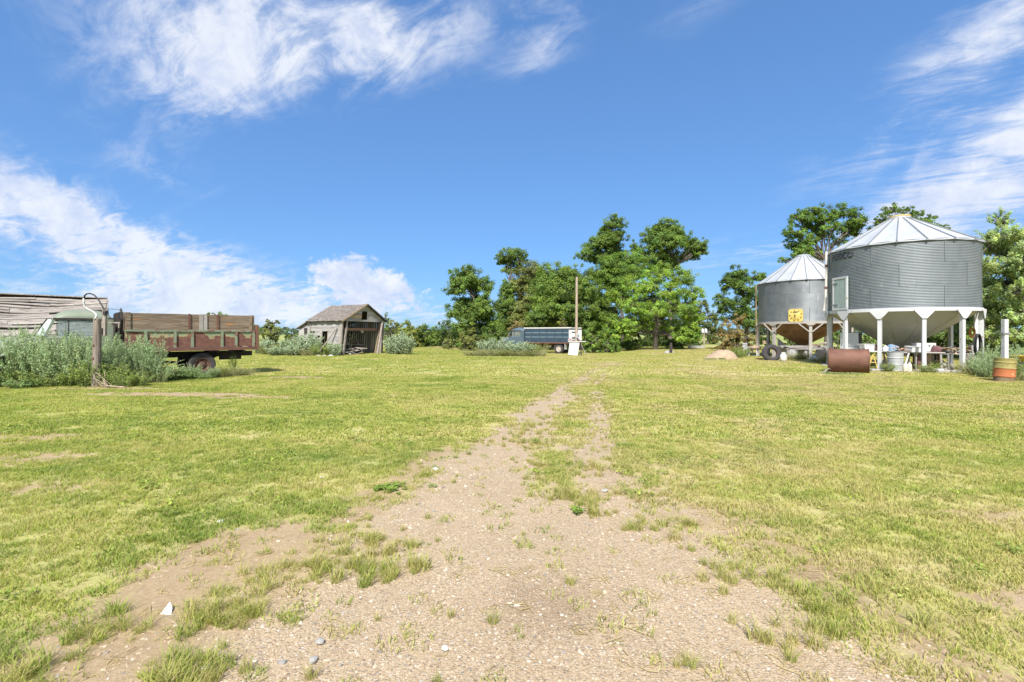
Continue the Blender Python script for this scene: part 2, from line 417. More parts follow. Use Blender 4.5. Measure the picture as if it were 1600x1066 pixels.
M['drum_grey'] = surf('grey_drum', [(0.30, 0.31, 0.31), (0.42, 0.43, 0.43)], 3, 0.6, 0.2, layers=[((0.20, 0.15, 0.11), 5, 0.64, 0.74, (1, 1, 0.5), 0.8, 0)])
M['drum_olive'] = surf('flaking_olive_drum', [(0.20, 0.17, 0.05), (0.29, 0.255, 0.085)], 2.5, 0.7, 0, stretch=(1, 1, 3),
                       layers=[((0.16, 0.075, 0.03), 3.4, 0.58, 0.66, (1, 1, 2.5), 0.85, 0), ((0.46, 0.42, 0.22), 2.2, 0.62, 0.70, (1, 1, 3), 0.8, 0)])
M['drum_orange'] = surf('rust_orange_drum', [(0.33, 0.095, 0.03), (0.42, 0.15, 0.055)], 2.5, 0.7, 0, stretch=(1, 1, 3),
                        layers=[((0.22, 0.08, 0.03), 3.0, 0.58, 0.66, (1, 1, 3), 0.85, 0), ((0.55, 0.33, 0.18), 3.0, 0.64, 0.70, (1, 1, 2), 0.8, 0)])
M['drum_base'] = surf('rotted_drum_base', [(0.11, 0.07, 0.045), (0.21, 0.16, 0.09)], 4, 0.9)
M['concrete'] = surf('old_concrete', [(0.255, 0.246, 0.230), (0.357, 0.340, 0.315)], 5, 0.9, bump=0.3)
M['lumber'] = surf('grey_lumber', [(0.19, 0.17, 0.155), (0.31, 0.29, 0.27), (0.42, 0.395, 0.37)], 3, 0.9, stretch=(0.6, 8, 8), jitter=0.2, bump=0.3)
M['tan_wood'] = surf('tan_scrap_wood', [(0.27, 0.19, 0.115), (0.43, 0.33, 0.225)], 3, 0.85, stretch=(1, 5, 5), jitter=0.25)
M['red_wood'] = surf('red_brown_wood', [(0.18, 0.09, 0.055), (0.30, 0.17, 0.11)], 3, 0.85, stretch=(0.6, 5, 5), jitter=0.1)
M['pink_board'] = surf('pinkish_board', [(0.38, 0.26, 0.205), (0.47, 0.345, 0.28)], 3, 0.85)
M['cloth_red'] = surf('maroon_cloth', [(0.11, 0.05, 0.055), (0.19, 0.095, 0.10)], 6, 0.95)
M['cloth_blue'] = surf('faded_blue_tarp', [(0.10, 0.17, 0.26), (0.20, 0.29, 0.39)], 5, 0.7)
M['plastic_white'] = surf('white_plastic', [(0.510, 0.510, 0.493), (0.595, 0.595, 0.578)], 4, 0.45)
M['plastic_cream'] = surf('cream_plastic', [(0.58, 0.50, 0.37), (0.66, 0.59, 0.47)], 4, 0.45)
M['plastic_blue'] = surf('blue_plastic', [(0.06, 0.16, 0.38), (0.09, 0.22, 0.46)], 4, 0.45)
M['plastic_yellow'] = surf('yellow_plastic', [(0.62, 0.36, 0.03), (0.70, 0.44, 0.06)], 4, 0.45)
M['plastic_grey'] = surf('grey_plastic', [(0.33, 0.34, 0.36), (0.45, 0.46, 0.48)], 4, 0.55)
M['hose_orange'] = surf('orange_hose', [(0.42, 0.20, 0.06), (0.52, 0.28, 0.10)], 5, 0.7)
M['black_rubber'] = surf('black_rubber', [(0.016, 0.016, 0.018), (0.03, 0.03, 0.033)], 5, 0.6)
M['mauve_panel'] = surf('grey_mauve_panel', [(0.24, 0.20, 0.205), (0.32, 0.275, 0.28)], 3, 0.8)
M['cardboard'] = surf('cardboard', [(0.33, 0.25, 0.17), (0.43, 0.34, 0.24)], 4, 0.9)
M['letter'] = surf('dark_lettering', [(0.022, 0.024, 0.028), (0.04, 0.043, 0.048)], 6, 0.7)
M['letter_faded'] = surf('worn_lettering', [(0.08, 0.085, 0.095), (0.14, 0.15, 0.16)], 9, 0.6, 0.2)
M['red_paint'] = surf('red_lens', [(0.30, 0.03, 0.03), (0.40, 0.06, 0.05)], 6, 0.4)
M['pipe_grey'] = surf('pale_conduit', [(0.36, 0.36, 0.35), (0.44, 0.44, 0.43)], 4, 0.5, 0.1)
M['sand'] = surf('sand', [(0.255, 0.187, 0.119), (0.323, 0.242, 0.162), (0.383, 0.297, 0.212)], 4, 0.95, bump=0.4, bump_scale=30)
M['stone_grey'] = surf('fieldstone', [(0.22, 0.21, 0.20), (0.38, 0.36, 0.335)], 6, 0.9, bump=0.3)
M['bark'] = surf('bark', [(0.06, 0.05, 0.04), (0.13, 0.11, 0.09), (0.20, 0.175, 0.15)], 4, 0.95, stretch=(4, 4, 0.8), bump=0.5)
M['stem'] = surf('plant_stem', [(0.20, 0.20, 0.09), (0.31, 0.28, 0.15)], 8, 0.9)
M['stick'] = surf('dry_stick', [(0.26, 0.20, 0.14), (0.42, 0.34, 0.25)], 20, 0.9)
M['paper'] = surf('white_paper', [(0.648, 0.648, 0.666), (0.720, 0.720, 0.729)], 8, 0.8)
M['dry_leaf'] = surf('dry_leaf', [(0.50, 0.38, 0.27), (0.60, 0.48, 0.36)], 20, 0.8)

def glass_mat():
    m, t, b, out = new_mat('dusty_glass')
    b.inputs['Base Color'].default_value = (0.55, 0.62, 0.62, 1); b.inputs['Roughness'].default_value = 0.12
    tr = t.new('ShaderNodeBsdfTransparent'); tr.inputs[0].default_value = (0.85, 0.9, 0.9, 1)
    mx = t.new('ShaderNodeMixShader')
    v, _ = obj_vec(t)
    fr = t.new('ShaderNodeFresnel'); fr.inputs[0].default_value = 1.5
    t.put(mx.inputs[0], t.math('ADD', t.math('MULTIPLY', t.noise(v, 4, 5), 0.35), t.math('MULTIPLY', fr.outputs[0], 0.9), clamp=True))
    t.l.new(tr.outputs[0], mx.inputs[1]); t.l.new(b.outputs[0], mx.inputs[2]); t.l.new(mx.outputs[0], out.inputs[0])
    return m
M['glass'] = glass_mat()

def rusted_side():
    """green steel with ragged rust that has eaten up from the lower edge of the box side"""
    m, t, b, out = new_mat('rusted_green_steel')
    tc = t.new('ShaderNodeTexCoord'); sp = t.new('ShaderNodeSeparateXYZ'); t.put(sp.inputs[0], tc.outputs['Object'])
    oi = t.new('ShaderNodeObjectInfo')
    off = t.math('MULTIPLY', oi.outputs['Random'], 19.0)
    v = t.vmath('ADD', tc.outputs['Object'], t.comb(off, 0.0, off))
    edge = t.math('ADD', t.math('MULTIPLY', t.math('SUBTRACT', t.noise(v, 2.6, 8, 0.68, 0.5), 0.5), 1.7), t.math('MULTIPLY_ADD', sp.outputs[2], -1.15, 0.29))
    mk = t.step(edge, 0.06, 0.12)
    fl = t.step(t.noise(v, 11, 6, 0.7), 0.63, 0.68)
    rust = t.ramp(t.noise(v, 6, 6), [(0.3, (0.09, 0.04, 0.03)), (0.6, (0.16, 0.072, 0.05)), (0.8, (0.22, 0.11, 0.07))])
    rim = t.math('MULTIPLY', t.step(edge, 0.0, 0.07), t.math('SUBTRACT', 1.0, t.step(edge, 0.10, 0.16)))
    green = t.ramp(t.noise(v, 2, 5), [(0.3, (0.165, 0.205, 0.115)), (0.7, (0.235, 0.275, 0.165))])
    col = t.mix(mk, green, rust)
    col = t.mix(t.math('MULTIPLY', rim, 0.7), col, (0.40, 0.33, 0.16))
    col = t.mix(t.math('MULTIPLY', fl, t.math('MULTIPLY', mk, 0.8)), col, (0.36, 0.35, 0.20))
    t.put(b.inputs['Base Color'], col)
    t.put(b.inputs['Roughness'], t.math('ADD', t.math('MULTIPLY', mk, 0.35), 0.5))
    return m
M['rusted_side'] = rusted_side()

def leaf_mat(name, trans=0.35, rough=0.5):
    m, t, b, out = new_mat(name)
    at = t.new('ShaderNodeAttribute'); at.attribute_name = 'Col'
    t.put(b.inputs['Base Color'], at.outputs['Color']); b.inputs['Roughness'].default_value = rough
    b.inputs['Specular IOR Level'].default_value = 0.18
    tl = t.new('ShaderNodeBsdfTranslucent')
    t.put(tl.inputs[0], t.mix(1.0, at.outputs['Color'], (1.25, 1.35, 0.7), 'MULTIPLY'))
    mx = t.new('ShaderNodeMixShader'); mx.inputs[0].default_value = trans
    t.l.new(b.outputs[0], mx.inputs[1]); t.l.new(tl.outputs[0], mx.inputs[2]); t.l.new(mx.outputs[0], out.inputs[0])
    return m
M['leaf'] = leaf_mat('foliage', 0.48, 0.65)
M['herb'] = leaf_mat('herb_foliage', 0.25, 0.75)

def lawn_colour(t, pos):
    """patchy mown-lawn colour from world position; shared by the ground and the blades"""
    big = t.noise(pos, 0.16, 4, 0.6, 0.5); mid = t.noise(t.vmath('ADD', pos, (11, 5, 0)), 0.75, 5, 0.65)
    st = t.noise(t.vmath('MULTIPLY', pos, (0.25, 1.4, 0.0)), 0.9, 4, 0.6)       # mower passes
    fine = t.noise(t.vmath('ADD', pos, (3, 17, 0)), 3.4, 4, 0.65)
    f = t.math('ADD', t.math('ADD', t.math('MULTIPLY', big, 0.38), t.math('MULTIPLY', fine, 0.26)), t.math('ADD', t.math('MULTIPLY', mid, 0.36), t.math('MULTIPLY', st, 0.22)))
    sx = t.new('ShaderNodeSeparateXYZ'); t.put(sx.inputs[0], pos)
    dry = t.new('ShaderNodeClamp'); t.put(dry.inputs[0], t.math('MULTIPLY', sx.outputs[0], 0.012)); dry.inputs[1].default_value = -0.035; dry.inputs[2].default_value = 0.04
    f = t.math('ADD', f, dry.outputs[0])
    return t.ramp(f, [(0.47, (0.210, 0.310, 0.060)), (0.575, (0.370, 0.420, 0.092)), (0.65, (0.480, 0.465, 0.170)), (0.73, (0.535, 0.460, 0.260))])

def grass_mat():
    m, t, b, out = new_mat('grass_blades')
    geo = t.new('ShaderNodeNewGeometry')
    at = t.new('ShaderNodeAttribute'); at.attribute_name = 'Col'
    sp = t.new('ShaderNodeSeparateColor'); t.put(sp.inputs[0], at.outputs['Color'])
    base = lawn_colour(t, geo.outputs['Position'])
    # per blade: r = dryness, g = how dark green
    c = t.mix(sp.outputs[0], base, (0.47, 0.39, 0.20))
    c = t.mix(sp.outputs[1], c, (0.13, 0.205, 0.03))
    t.put(b.inputs['Base Color'], c); b.inputs['Roughness'].default_value = 0.7; b.inputs['Specular IOR Level'].default_value = 0.12
    tl = t.new('ShaderNodeBsdfTranslucent'); t.put(tl.inputs[0], t.mix(1.0, c, (1.2, 1.25, 0.7), 'MULTIPLY'))
    mx = t.new('ShaderNodeMixShader'); mx.inputs[0].default_value = 0.45
    t.l.new(b.outputs[0], mx.inputs[1]); t.l.new(tl.outputs[0], mx.inputs[2]); t.l.new(mx.outputs[0], out.inputs[0])
    return m
M['grass'] = grass_mat()

def pebble_mat():
    m, t, b, out = new_mat('pebbles')
    oi = t.new('ShaderNodeObjectInfo')
    c = t.ramp(oi.outputs['Random'], [(0.0, (0.17, 0.155, 0.14)), (0.10, (0.25, 0.195, 0.14)), (0.3, (0.30, 0.22, 0.14)), (0.55, (0.36, 0.275, 0.185)), (0.8, (0.41, 0.34, 0.25)), (0.93, (0.50, 0.45, 0.38)), (1.0, (0.13, 0.135, 0.14))])
    t.put(b.inputs['Base Color'], c); b.inputs['Roughness'].default_value = 0.85
    return m
M['pebble'] = pebble_mat()

def ground_mat():
    m, t, b, out = new_mat('ground_surface')
    geo = t.new('ShaderNodeNewGeometry'); pos = geo.outputs['Position']
    def attr(n):
        a = t.new('ShaderNodeAttribute'); a.attribute_name = n; return a.outputs['Fac']
    g, gv, fld, stn = attr('grass'), attr('gravel'), attr('field'), attr('damp')
    # soil
    n1 = t.noise(pos, 1.1, 6, 0.6); n2 = t.noise(pos, 28, 6, 0.7); n3 = t.noise(pos, 120, 3, 0.7)
    soil = t.ramp(t.math('ADD', t.math('MULTIPLY', n1, 0.5), t.math('MULTIPLY', n2, 0.5)), [(0.32, (0.205, 0.145, 0.082)), (0.5, (0.302, 0.224, 0.134)), (0.68, (0.388, 0.305, 0.195))])
    # gravel: two sizes of cells, each stone its own tone
    def stones(scale, rnd):
        vo = t.new('ShaderNodeTexVoronoi'); vo.inputs['Scale'].default_value = scale; t.put(vo.inputs['Vector'], pos); vo.inputs['Randomness'].default_value = rnd
        sc = t.new('ShaderNodeSeparateColor'); t.put(sc.inputs[0], vo.outputs['Color'])
        col = t.ramp(sc.outputs[0], [(0.0, (0.18, 0.145, 0.105)), (0.25, (0.31, 0.228, 0.14)), (0.55, (0.375, 0.285, 0.185)), (0.85, (0.43, 0.345, 0.245)), (0.97, (0.50, 0.45, 0.37)), (1.0, (0.14, 0.14, 0.14))])
        return col, vo.outputs['Distance'], sc.outputs[1]
    c1, d1, r1 = stones(62, 1.0); c2, d2, r2 = stones(150, 1.0)
    gmask = t.math('MULTIPLY', t.step(r1, 0.35, 0.45), t.math('SUBTRACT', 1.0, t.step(d1, 0.35, 0.6)))
    grav = t.mix(0.65, soil, c2)
    grav = t.mix(t.math('MULTIPLY', gmask, 0.85), grav, c1)
    gp = t.step(t.math('ADD', gv, t.math('MULTIPLY', t.math('SUBTRACT', t.noise(pos, 3.2, 5), 0.5), 0.9)), 0.35, 0.65)
    bare = t.mix(gp, soil, grav)
    bare = t.mix(t.math('MULTIPLY', stn, 0.5), bare, (0.14, 0.088, 0.05))
    # thatch under the blades
    lawn = lawn_colour(t, pos)
    th = t.mix(t.step(t.noise(pos, 55, 5, 0.7), 0.42, 0.62), t.mix(0.66, lawn, (0.25, 0.21, 0.09)), t.mix(0.66, lawn, (0.39, 0.32, 0.17)))
    gm = t.step(t.math('ADD', g, t.math('MULTIPLY', t.math('SUBTRACT', t.noise(pos, 7, 7, 0.75), 0.5), 1.3)), 0.28, 0.78)
    col = t.mix(gm, bare, th)
    crop = t.ramp(t.noise(t.vmath('MULTIPLY', pos, (0.3, 1, 1)), 0.05, 4), [(0.35, (0.19, 0.23, 0.06)), (0.65, (0.30, 0.31, 0.10))])
    col = t.mix(fld, col, crop)
    t.put(b.inputs['Base Color'], col); b.inputs['Roughness'].default_value = 0.95; b.inputs['Specular IOR Level'].default_value = 0.2
    hgt = t.math('ADD', t.math('MULTIPLY', t.math('MULTIPLY', gmask, gp), 0.5), t.math('ADD', t.math('MULTIPLY', n2, 0.7), t.math('MULTIPLY', n3, 0.35)))
    bn = t.new('ShaderNodeBump'); bn.inputs['Strength'].default_value = 0.7; bn.inputs['Distance'].default_value = 0.012
    t.put(bn.inputs['Height'], hgt); t.l.new(bn.outputs[0], b.inputs['Normal'])
    return m
M['ground'] = ground_mat()

# ------------------------------------------------------------------ ground
LEFT = np.array([(1.2, -1.6), (2.29, -1.45), (2.61, -1.33), (3.3, -1.22), (4.48, -1.05), (5.24, -0.95), (7.0, -0.55), (9.0, -0.10), (12.7, 0.75), (16, 1.75), (21.5, 3.3), (28, 6.0), (34, 9.0), (40, 12)])
RIGHT = np.array([(1.2, 2.1), (2.29, 2.0), (2.61, 1.93), (3.3, 1.80), (4.48, 1.45), (5.24, 1.25), (7.0, 1.40), (10.6, 2.03), (16, 2.95), (21.5, 4.3), (28, 7.0), (34, 10.2), (40, 13)])
def ground_masks(x, y):
    """grass cover, gravel and damp-soil masks over the yard (world metres)"""
    x = np.asarray(x, float); y = np.asarray(y, float)
    l = np.interp(y, LEFT[:, 0], LEFT[:, 1]); r = np.interp(y, RIGHT[:, 0], RIGHT[:, 1])
    wob = (fbm(x, y, 0.9, 21) - 0.5) * 0.7
    mid = (l + r) / 2; half = (r - l) / 2
    u = (x - mid) / half + wob
    inside = 1 - smooth(0.68, 1.60, np.abs(u))
    fade = 1 - smooth(14, 30, y) * 0.75
    gravel = inside * fade * smooth(0.0, 1.0, y)
    # grassy crown between the wheel ruts, away from the camera
    crown = np.exp(-((u - 0.28) / 0.42) ** 2) * smooth(4.0, 6.0, y) * (0.35 + 0.9 * fbm(x, y, 0.55, 33))
    bare = np.clip(inside * (1 - 0.30 * smooth(18, 32, y)) * (1 - 0.28 * smooth(8, 16, y) * smooth(.42, .6, fbm(x, y, .7, 35))) - crown * 0.85, 0, 1)
    # bare soil shoulder on the left, close by
    sh = np.exp(-((x + 1.75 + 0.12 * (y - 2.3)) / 0.85) ** 2) * (1 - smooth(3.5, 5.0, y))
    sh = np.maximum(sh, np.exp(-((x + 2.35) / 0.30) ** 2 - ((y - 3.35) / 0.45) ** 2))
    tuft = smooth(0.50, 0.66, fbm(x, y, 0.38, 55))
    sh = sh * (1 - 0.45 * tuft)
    bare = np.maximum(bare, np.clip(sh * 1.3, 0, 1))
    # verge on the right, thinning grass
    vr = np.exp(-((x - r - 0.35) / 0.60) ** 2) * (1 - smooth(4.5, 7.5, y)) * 0.75 * (0.4 + fbm(x, y, 0.5, 61))
    vl = np.exp(-((x - l + 0.35) / 0.40) ** 2) * smooth(3.5, 4.5, y) * (1 - smooth(6, 9, y)) * 0.8 * (0.4 + fbm(x, y, 0.5, 71))
    bare = np.maximum(bare, np.maximum(vr, vl))
    # worn patches in the lawn
    def patch(cx, cy, rx, ry, a):
        return 1.7 * a * np.exp(-((x - cx) / rx) ** 2 - ((y - cy) / ry) ** 2) * (0.55 + 0.9 * fbm(x, y, 0.8, 81))
    for p in [(-9.4, 13.2, 2.6, 0.42, 1.0), (-7.0, 12.6, 1.6, 0.3, 0.7), (-8.0, 18.2, 1.3, 0.5, 0.9), (-6.3, 6.4, 0.9, 0.5, 0.45), (-7.6, 7.6, 1.2, 0.6, 0.5), (-4.9, 5.2, 0.7, 0.35, 0.4),
              (-12.2, 14.6, 2.4, 0.35, 0.8), (15.5, 20.6, 3.5, 0.35, 0.6), (18.5, 28.2, 2.2, 0.8, 0.7), (13.6, 30.6, 1.5, 0.5, 0.8), (9.6, 33.5, 1.6, 0.5, 0.9), (5.2, 26, 1.2, 1.2, 0.5), (-8, 58, 4, 1.0, 0.8),
              (3.2, 3.0, 0.5, 0.25, 0.45), (4.2, 4.4, 0.7, 0.3, 0.35), (20, 18.2, 2.5, 0.4, 0.5)]:
        bare = np.maximum(bare, np.clip(patch(*p), 0, 1))
    grass = np.clip(1 - bare + (fbm(x, y, 0.25, 91) - 0.5) * 0.35, 0, 1)
    damp = np.exp(-((x - 0.22) / 0.30) ** 2 - ((y - 2.95) / 0.42) ** 2) * (0.35 + 1.1 * fbm(x, y, 0.25, 95))
    return grass, np.clip(gravel, 0, 1), np.clip(damp, 0, 1)

def axis(steps):
    out = [steps[0][0]]
    for a, b, h in steps:
        n = max(1, int(round((b - a) / h)))
        out += list(a + (b - a) * (np.arange(n) + 1) / n)
    return np.array(out)
gx = axis([(-3000, -800, 550), (-800, -200, 100), (-200, -60, 14), (-60, -20, 2), (-20, -7, 0.45), (-7, -3.2, 0.12), (-3.2, 3.2, 0.06), (3.2, 7, 0.12), (7, 20, 0.45), (20, 60, 2), (60, 200, 14), (200, 800, 100), (800, 3000, 550)])
gy = axis([(-400, -60, 85), (-60, -10, 10), (-10, 0, 1.0), (0, 7, 0.06), (7, 12, 0.12), (12, 26, 0.3), (26, 60, 1.0), (60, 130, 4), (130, 600, 40), (600, 4000, 400)])
GX, GY = np.meshgrid(gx, gy)
fx, fy = GX.ravel(), GY.ravel()
ggrass, ggrav, gdamp = ground_masks(fx, fy)
gfield = smooth(66, 72, fy)
near = (fy < 60) & (np.abs(fx) < 60)
gzv = gz(fx, fy)
gzv -= 0.018 * smooth(0.3, 0.8, ggrav) * (fy < 26)
nx, ny = len(gx), len(gy)
idx = np.arange(nx * ny).reshape(ny, nx)
quads = np.stack([idx[:-1, :-1], idx[:-1, 1:], idx[1:, 1:], idx[1:, :-1]], -1).reshape(-1, 4)
me = bpy.data.meshes.new('ground')
me.vertices.add(len(fx)); me.vertices.foreach_set('co', np.stack([fx, fy, gzv], 1).ravel().astype(np.float32))
me.loops.add(quads.size); me.loops.foreach_set('vertex_index', quads.ravel().astype(np.int32))
me.polygons.add(len(quads)); me.polygons.foreach_set('loop_start', (np.arange(len(quads)) * 4).astype(np.int32))
me.update(); me.validate()
for nm, val in (('grass', ggrass), ('gravel', ggrav), ('damp', gdamp), ('field', gfield)):
    a = me.attributes.new(nm, 'FLOAT', 'POINT'); a.data.foreach_set('value', val.astype(np.float32))
me.materials.append(M['ground']); me.shade_smooth()
ground = bpy.data.objects.new('ground', me); C.objects.link(ground)
tag(ground, kind='structure')

# ------------------------------------------------------------------ scattered ground cover (grass, pebbles)
def raw_mesh(name, v, tri, col, m, smooth=False):
    me = bpy.data.meshes.new(name)
    v = np.asarray(v, np.float32); tri = np.asarray(tri, np.int32)
    k = tri.shape[1]
    me.vertices.add(len(v)); me.vertices.foreach_set('co', v.ravel())
    me.loops.add(tri.size); me.loops.foreach_set('vertex_index', tri.ravel())
    me.polygons.add(len(tri)); me.polygons.foreach_set('loop_start', (np.arange(len(tri)) * k).astype(np.int32))
    me.update()
    if col is not None:
        a = me.color_attributes.new('Col', 'FLOAT_COLOR', 'POINT')
        c4 = np.ones((len(v), 4), np.float32); c4[:, :3] = col
        a.data.foreach_set('color', c4.ravel())
    me.materials.append(m)
    if smooth: me.shade_smooth()
    return me

def grass_clump(name, n, spread, h0, h1, w, lean, dry, dark, seed):
    """n bent blades (three triangles each) round the origin"""
    r = np.random.default_rng(seed)
    a = r.uniform(0, 2 * np.pi, n); rad = spread * np.sqrt(r.uniform(0, 1, n))
    bx, by = rad * np.cos(a), rad * np.sin(a)
    h = r.uniform(h0, h1, n); ww = w * r.uniform(0.7, 1.3, n)
    da = r.uniform(0, 2 * np.pi, n); ln = h * lean * r.uniform(0.3, 1.5, n)
    dx, dy = np.cos(da), np.sin(da)
    sa = da + np.pi / 2 + r.normal(0, 0.5, n); sx, sy = np.cos(sa), np.sin(sa)
    V = np.zeros((n, 5, 3))
    V[:, 0] = np.stack([bx - sx * ww / 2, by - sy * ww / 2, np.full(n, -0.01)], 1)
    V[:, 1] = np.stack([bx + sx * ww / 2, by + sy * ww / 2, np.full(n, -0.01)], 1)
    mx, my = bx + dx * ln * 0.35, by + dy * ln * 0.35
    V[:, 2] = np.stack([mx - sx * ww * 0.42, my - sy * ww * 0.42, h * 0.6], 1)
    V[:, 3] = np.stack([mx + sx * ww * 0.42, my + sy * ww * 0.42, h * 0.6], 1)
    V[:, 4] = np.stack([bx + dx * ln, by + dy * ln, h], 1)
    o = (np.arange(n) * 5)[:, None]
    T = np.concatenate([o + np.array([[0, 1, 3]]), o + np.array([[0, 3, 2]]), o + np.array([[2, 3, 4]])], 0)
    d = np.where(r.uniform(0, 1, n) < dry, r.uniform(0.45, 1.0, n), r.uniform(0, 0.18, n))
    g = np.where(r.uniform(0, 1, n) < dark, r.uniform(0.4, 0.9, n), 0.0)
    col = np.repeat(np.stack([d, g, 0 * d], 1)[:, None], 5, 1).reshape(-1, 3)
    return raw_mesh(name, V.reshape(-1, 3), T, col, M['grass'])

def proto_collection(name, meshes):
    col = bpy.data.collections.new(name)
    for i, me in enumerate(meshes):
        o = bpy.data.objects.new(f'{name}_piece', me)
        col.objects.link(o)
    return col

def scatter(name, label, cat, col, nvar, P, rz, scl, idx, tilt=None):
    n = len(P)
    me = bpy.data.meshes.new(name)
    me.vertices.add(n); me.vertices.foreach_set('co', np.asarray(P, np.float32).ravel())
    rot = np.zeros((n, 3), np.float32); rot[:, 2] = rz
    if tilt is not None: rot[:, :2] = tilt
    me.attributes.new('rot', 'FLOAT_VECTOR', 'POINT').data.foreach_set('vector', rot.ravel())
    me.attributes.new('scl', 'FLOAT', 'POINT').data.foreach_set('value', np.asarray(scl, np.float32))
    me.attributes.new('pick', 'INT', 'POINT').data.foreach_set('value', np.asarray(idx, np.int32))
    o = bpy.data.objects.new(name, me); C.objects.link(o)
    g = bpy.data.node_groups.new(name + '_scatter', 'GeometryNodeTree')
    g.interface.new_socket('Geometry', in_out='INPUT', socket_type='NodeSocketGeometry')
    g.interface.new_socket('Geometry', in_out='OUTPUT', socket_type='NodeSocketGeometry')
    gi = g.nodes.new('NodeGroupInput'); go = g.nodes.new('NodeGroupOutput')
    ci = g.nodes.new('GeometryNodeCollectionInfo'); ci.inputs['Collection'].default_value = col
    ci.inputs['Separate Children'].default_value = True; ci.inputs['Reset Children'].default_value = True
    ip = g.nodes.new('GeometryNodeInstanceOnPoints'); ip.inputs['Pick Instance'].default_value = True
    def na(nm, ty):
        a = g.nodes.new('GeometryNodeInputNamedAttribute'); a.data_type = ty; a.inputs['Name'].default_value = nm
        return a.outputs['Attribute']
    er = g.nodes.new('FunctionNodeEulerToRotation')
    g.links.new(na('rot', 'FLOAT_VECTOR'), er.inputs[0])
    g.links.new(gi.outputs[0], ip.inputs['Points']); g.links.new(ci.outputs[0], ip.inputs['Instance'])
    g.links.new(na('pick', 'INT'), ip.inputs['Instance Index'])
    g.links.new(er.outputs[0], ip.inputs['Rotation']); g.links.new(na('scl', 'FLOAT'), ip.inputs['Scale'])
    g.links.new(ip.outputs[0], go.inputs[0])
    md = o.modifiers.new('scatter', 'NODES'); md.node_group = g
    return tag(o, label, cat, kind='stuff')

def spread(y0, y1, dens, margin=1.5):
    """random points over the view wedge with a margin either side"""
    out = []
    ys = np.linspace(y0, y1, 24)
    for a, b in zip(ys[:-1], ys[1:]):
        hw = 1.12 * b + margin
        k = rng.poisson((b - a) * 2 * hw * dens)
        out.append(np.stack([rng.uniform(-hw, hw, k), rng.uniform(a, b, k)], 1))
    return np.concatenate(out)

def keep_by(P, dens_fn):
    k = rng.uniform(0, 1, len(P)) < dens_fn(P[:, 0], P[:, 1])
    return P[k]
def lawn_density(x, y):
    g, _, _ = ground_masks(x, y)
    return (0.04 + 0.96 * smooth(0.18, 0.78, g)) * (0.45 + 0.55 * smooth(0.3, 0.6, fbm(x, y, 0.22, 101)))

near_set = proto_collection('lawn_clump', [grass_clump('lawn_clump', 30, 0.065, 0.016, 0.042, 0.0050, 1.3, dr, dk, 200 + i)
                            for i, (dr, dk) in enumerate([(0.10, 0.10), (0.15, 0.3), (0.3, 0.05), (0.45, 0.0), (0.10, 0.5), (0.65, 0.0)])])
mid_set = proto_collection('lawn_tuft', [grass_clump('lawn_tuft', 36, 0.14, 0.018, 0.045, 0.011, 1.2, dr, dk, 230 + i)
                            for i, (dr, dk) in enumerate([(0.10, 0.08), (0.15, 0.2), (0.3, 0.05), (0.45, 0.0), (0.1, 0.4)])])
far_set = proto_collection('lawn_patch', [grass_clump('lawn_patch', 44, 0.42, 0.02, 0.045, 0.035, 1.0, dr, dk, 260 + i)
                            for i, (dr, dk) in enumerate([(0.12, 0.05), (0.2, 0.15), (0.35, 0.0)])])
def pick(P, n, seed):
    """dry and green clumps gather in patches"""
    q = fbm(P[:, 0], P[:, 1], 0.7, seed, 3) + rng.normal(0, 0.13, len(P))
    order = {6: [4, 1, 0, 2, 3, 3, 5], 5: [4, 1, 0, 2, 3], 3: [1, 0, 2]}[n]
    i = np.clip(((q - 0.22) / 0.56 * len(order)).astype(int), 0, len(order) - 1)
    return np.array(order)[i]
def lay(name, label, col, nv, P, s0, s1, seed):
    z = gz(P[:, 0], P[:, 1])
    z -= 0.018 * smooth(0.3, 0.8, ground_masks(P[:, 0], P[:, 1])[1])
    hgt = 0.75 + 0.5 * fbm(P[:, 0], P[:, 1], 0.9, seed + 5)
    return scatter(name, label, 'grass', col, nv, np.column_stack([P, z]), rng.uniform(0, 6.28, len(P)), rng.uniform(s0, s1, len(P)) * hgt, pick(P, nv, seed))
P = keep_by(spread(1.1, 7.5, 330), lawn_density)
lay('near_grass', 'short green and straw coloured grass of the mown yard beside the near track', near_set, 6, P, 0.75, 1.3, 301)
P = keep_by(spread(7.5, 19, 110), lawn_density)
lay('middle_grass', 'mown yellow green lawn in the middle of the yard', mid_set, 5, P, 0.75, 1.2, 302)
P = keep_by(spread(19, 62, 11, 4), lawn_density)
lay('distant_grass', 'mown lawn running back to the trees and shed', far_set, 3, P, 0.7, 1.15, 303)

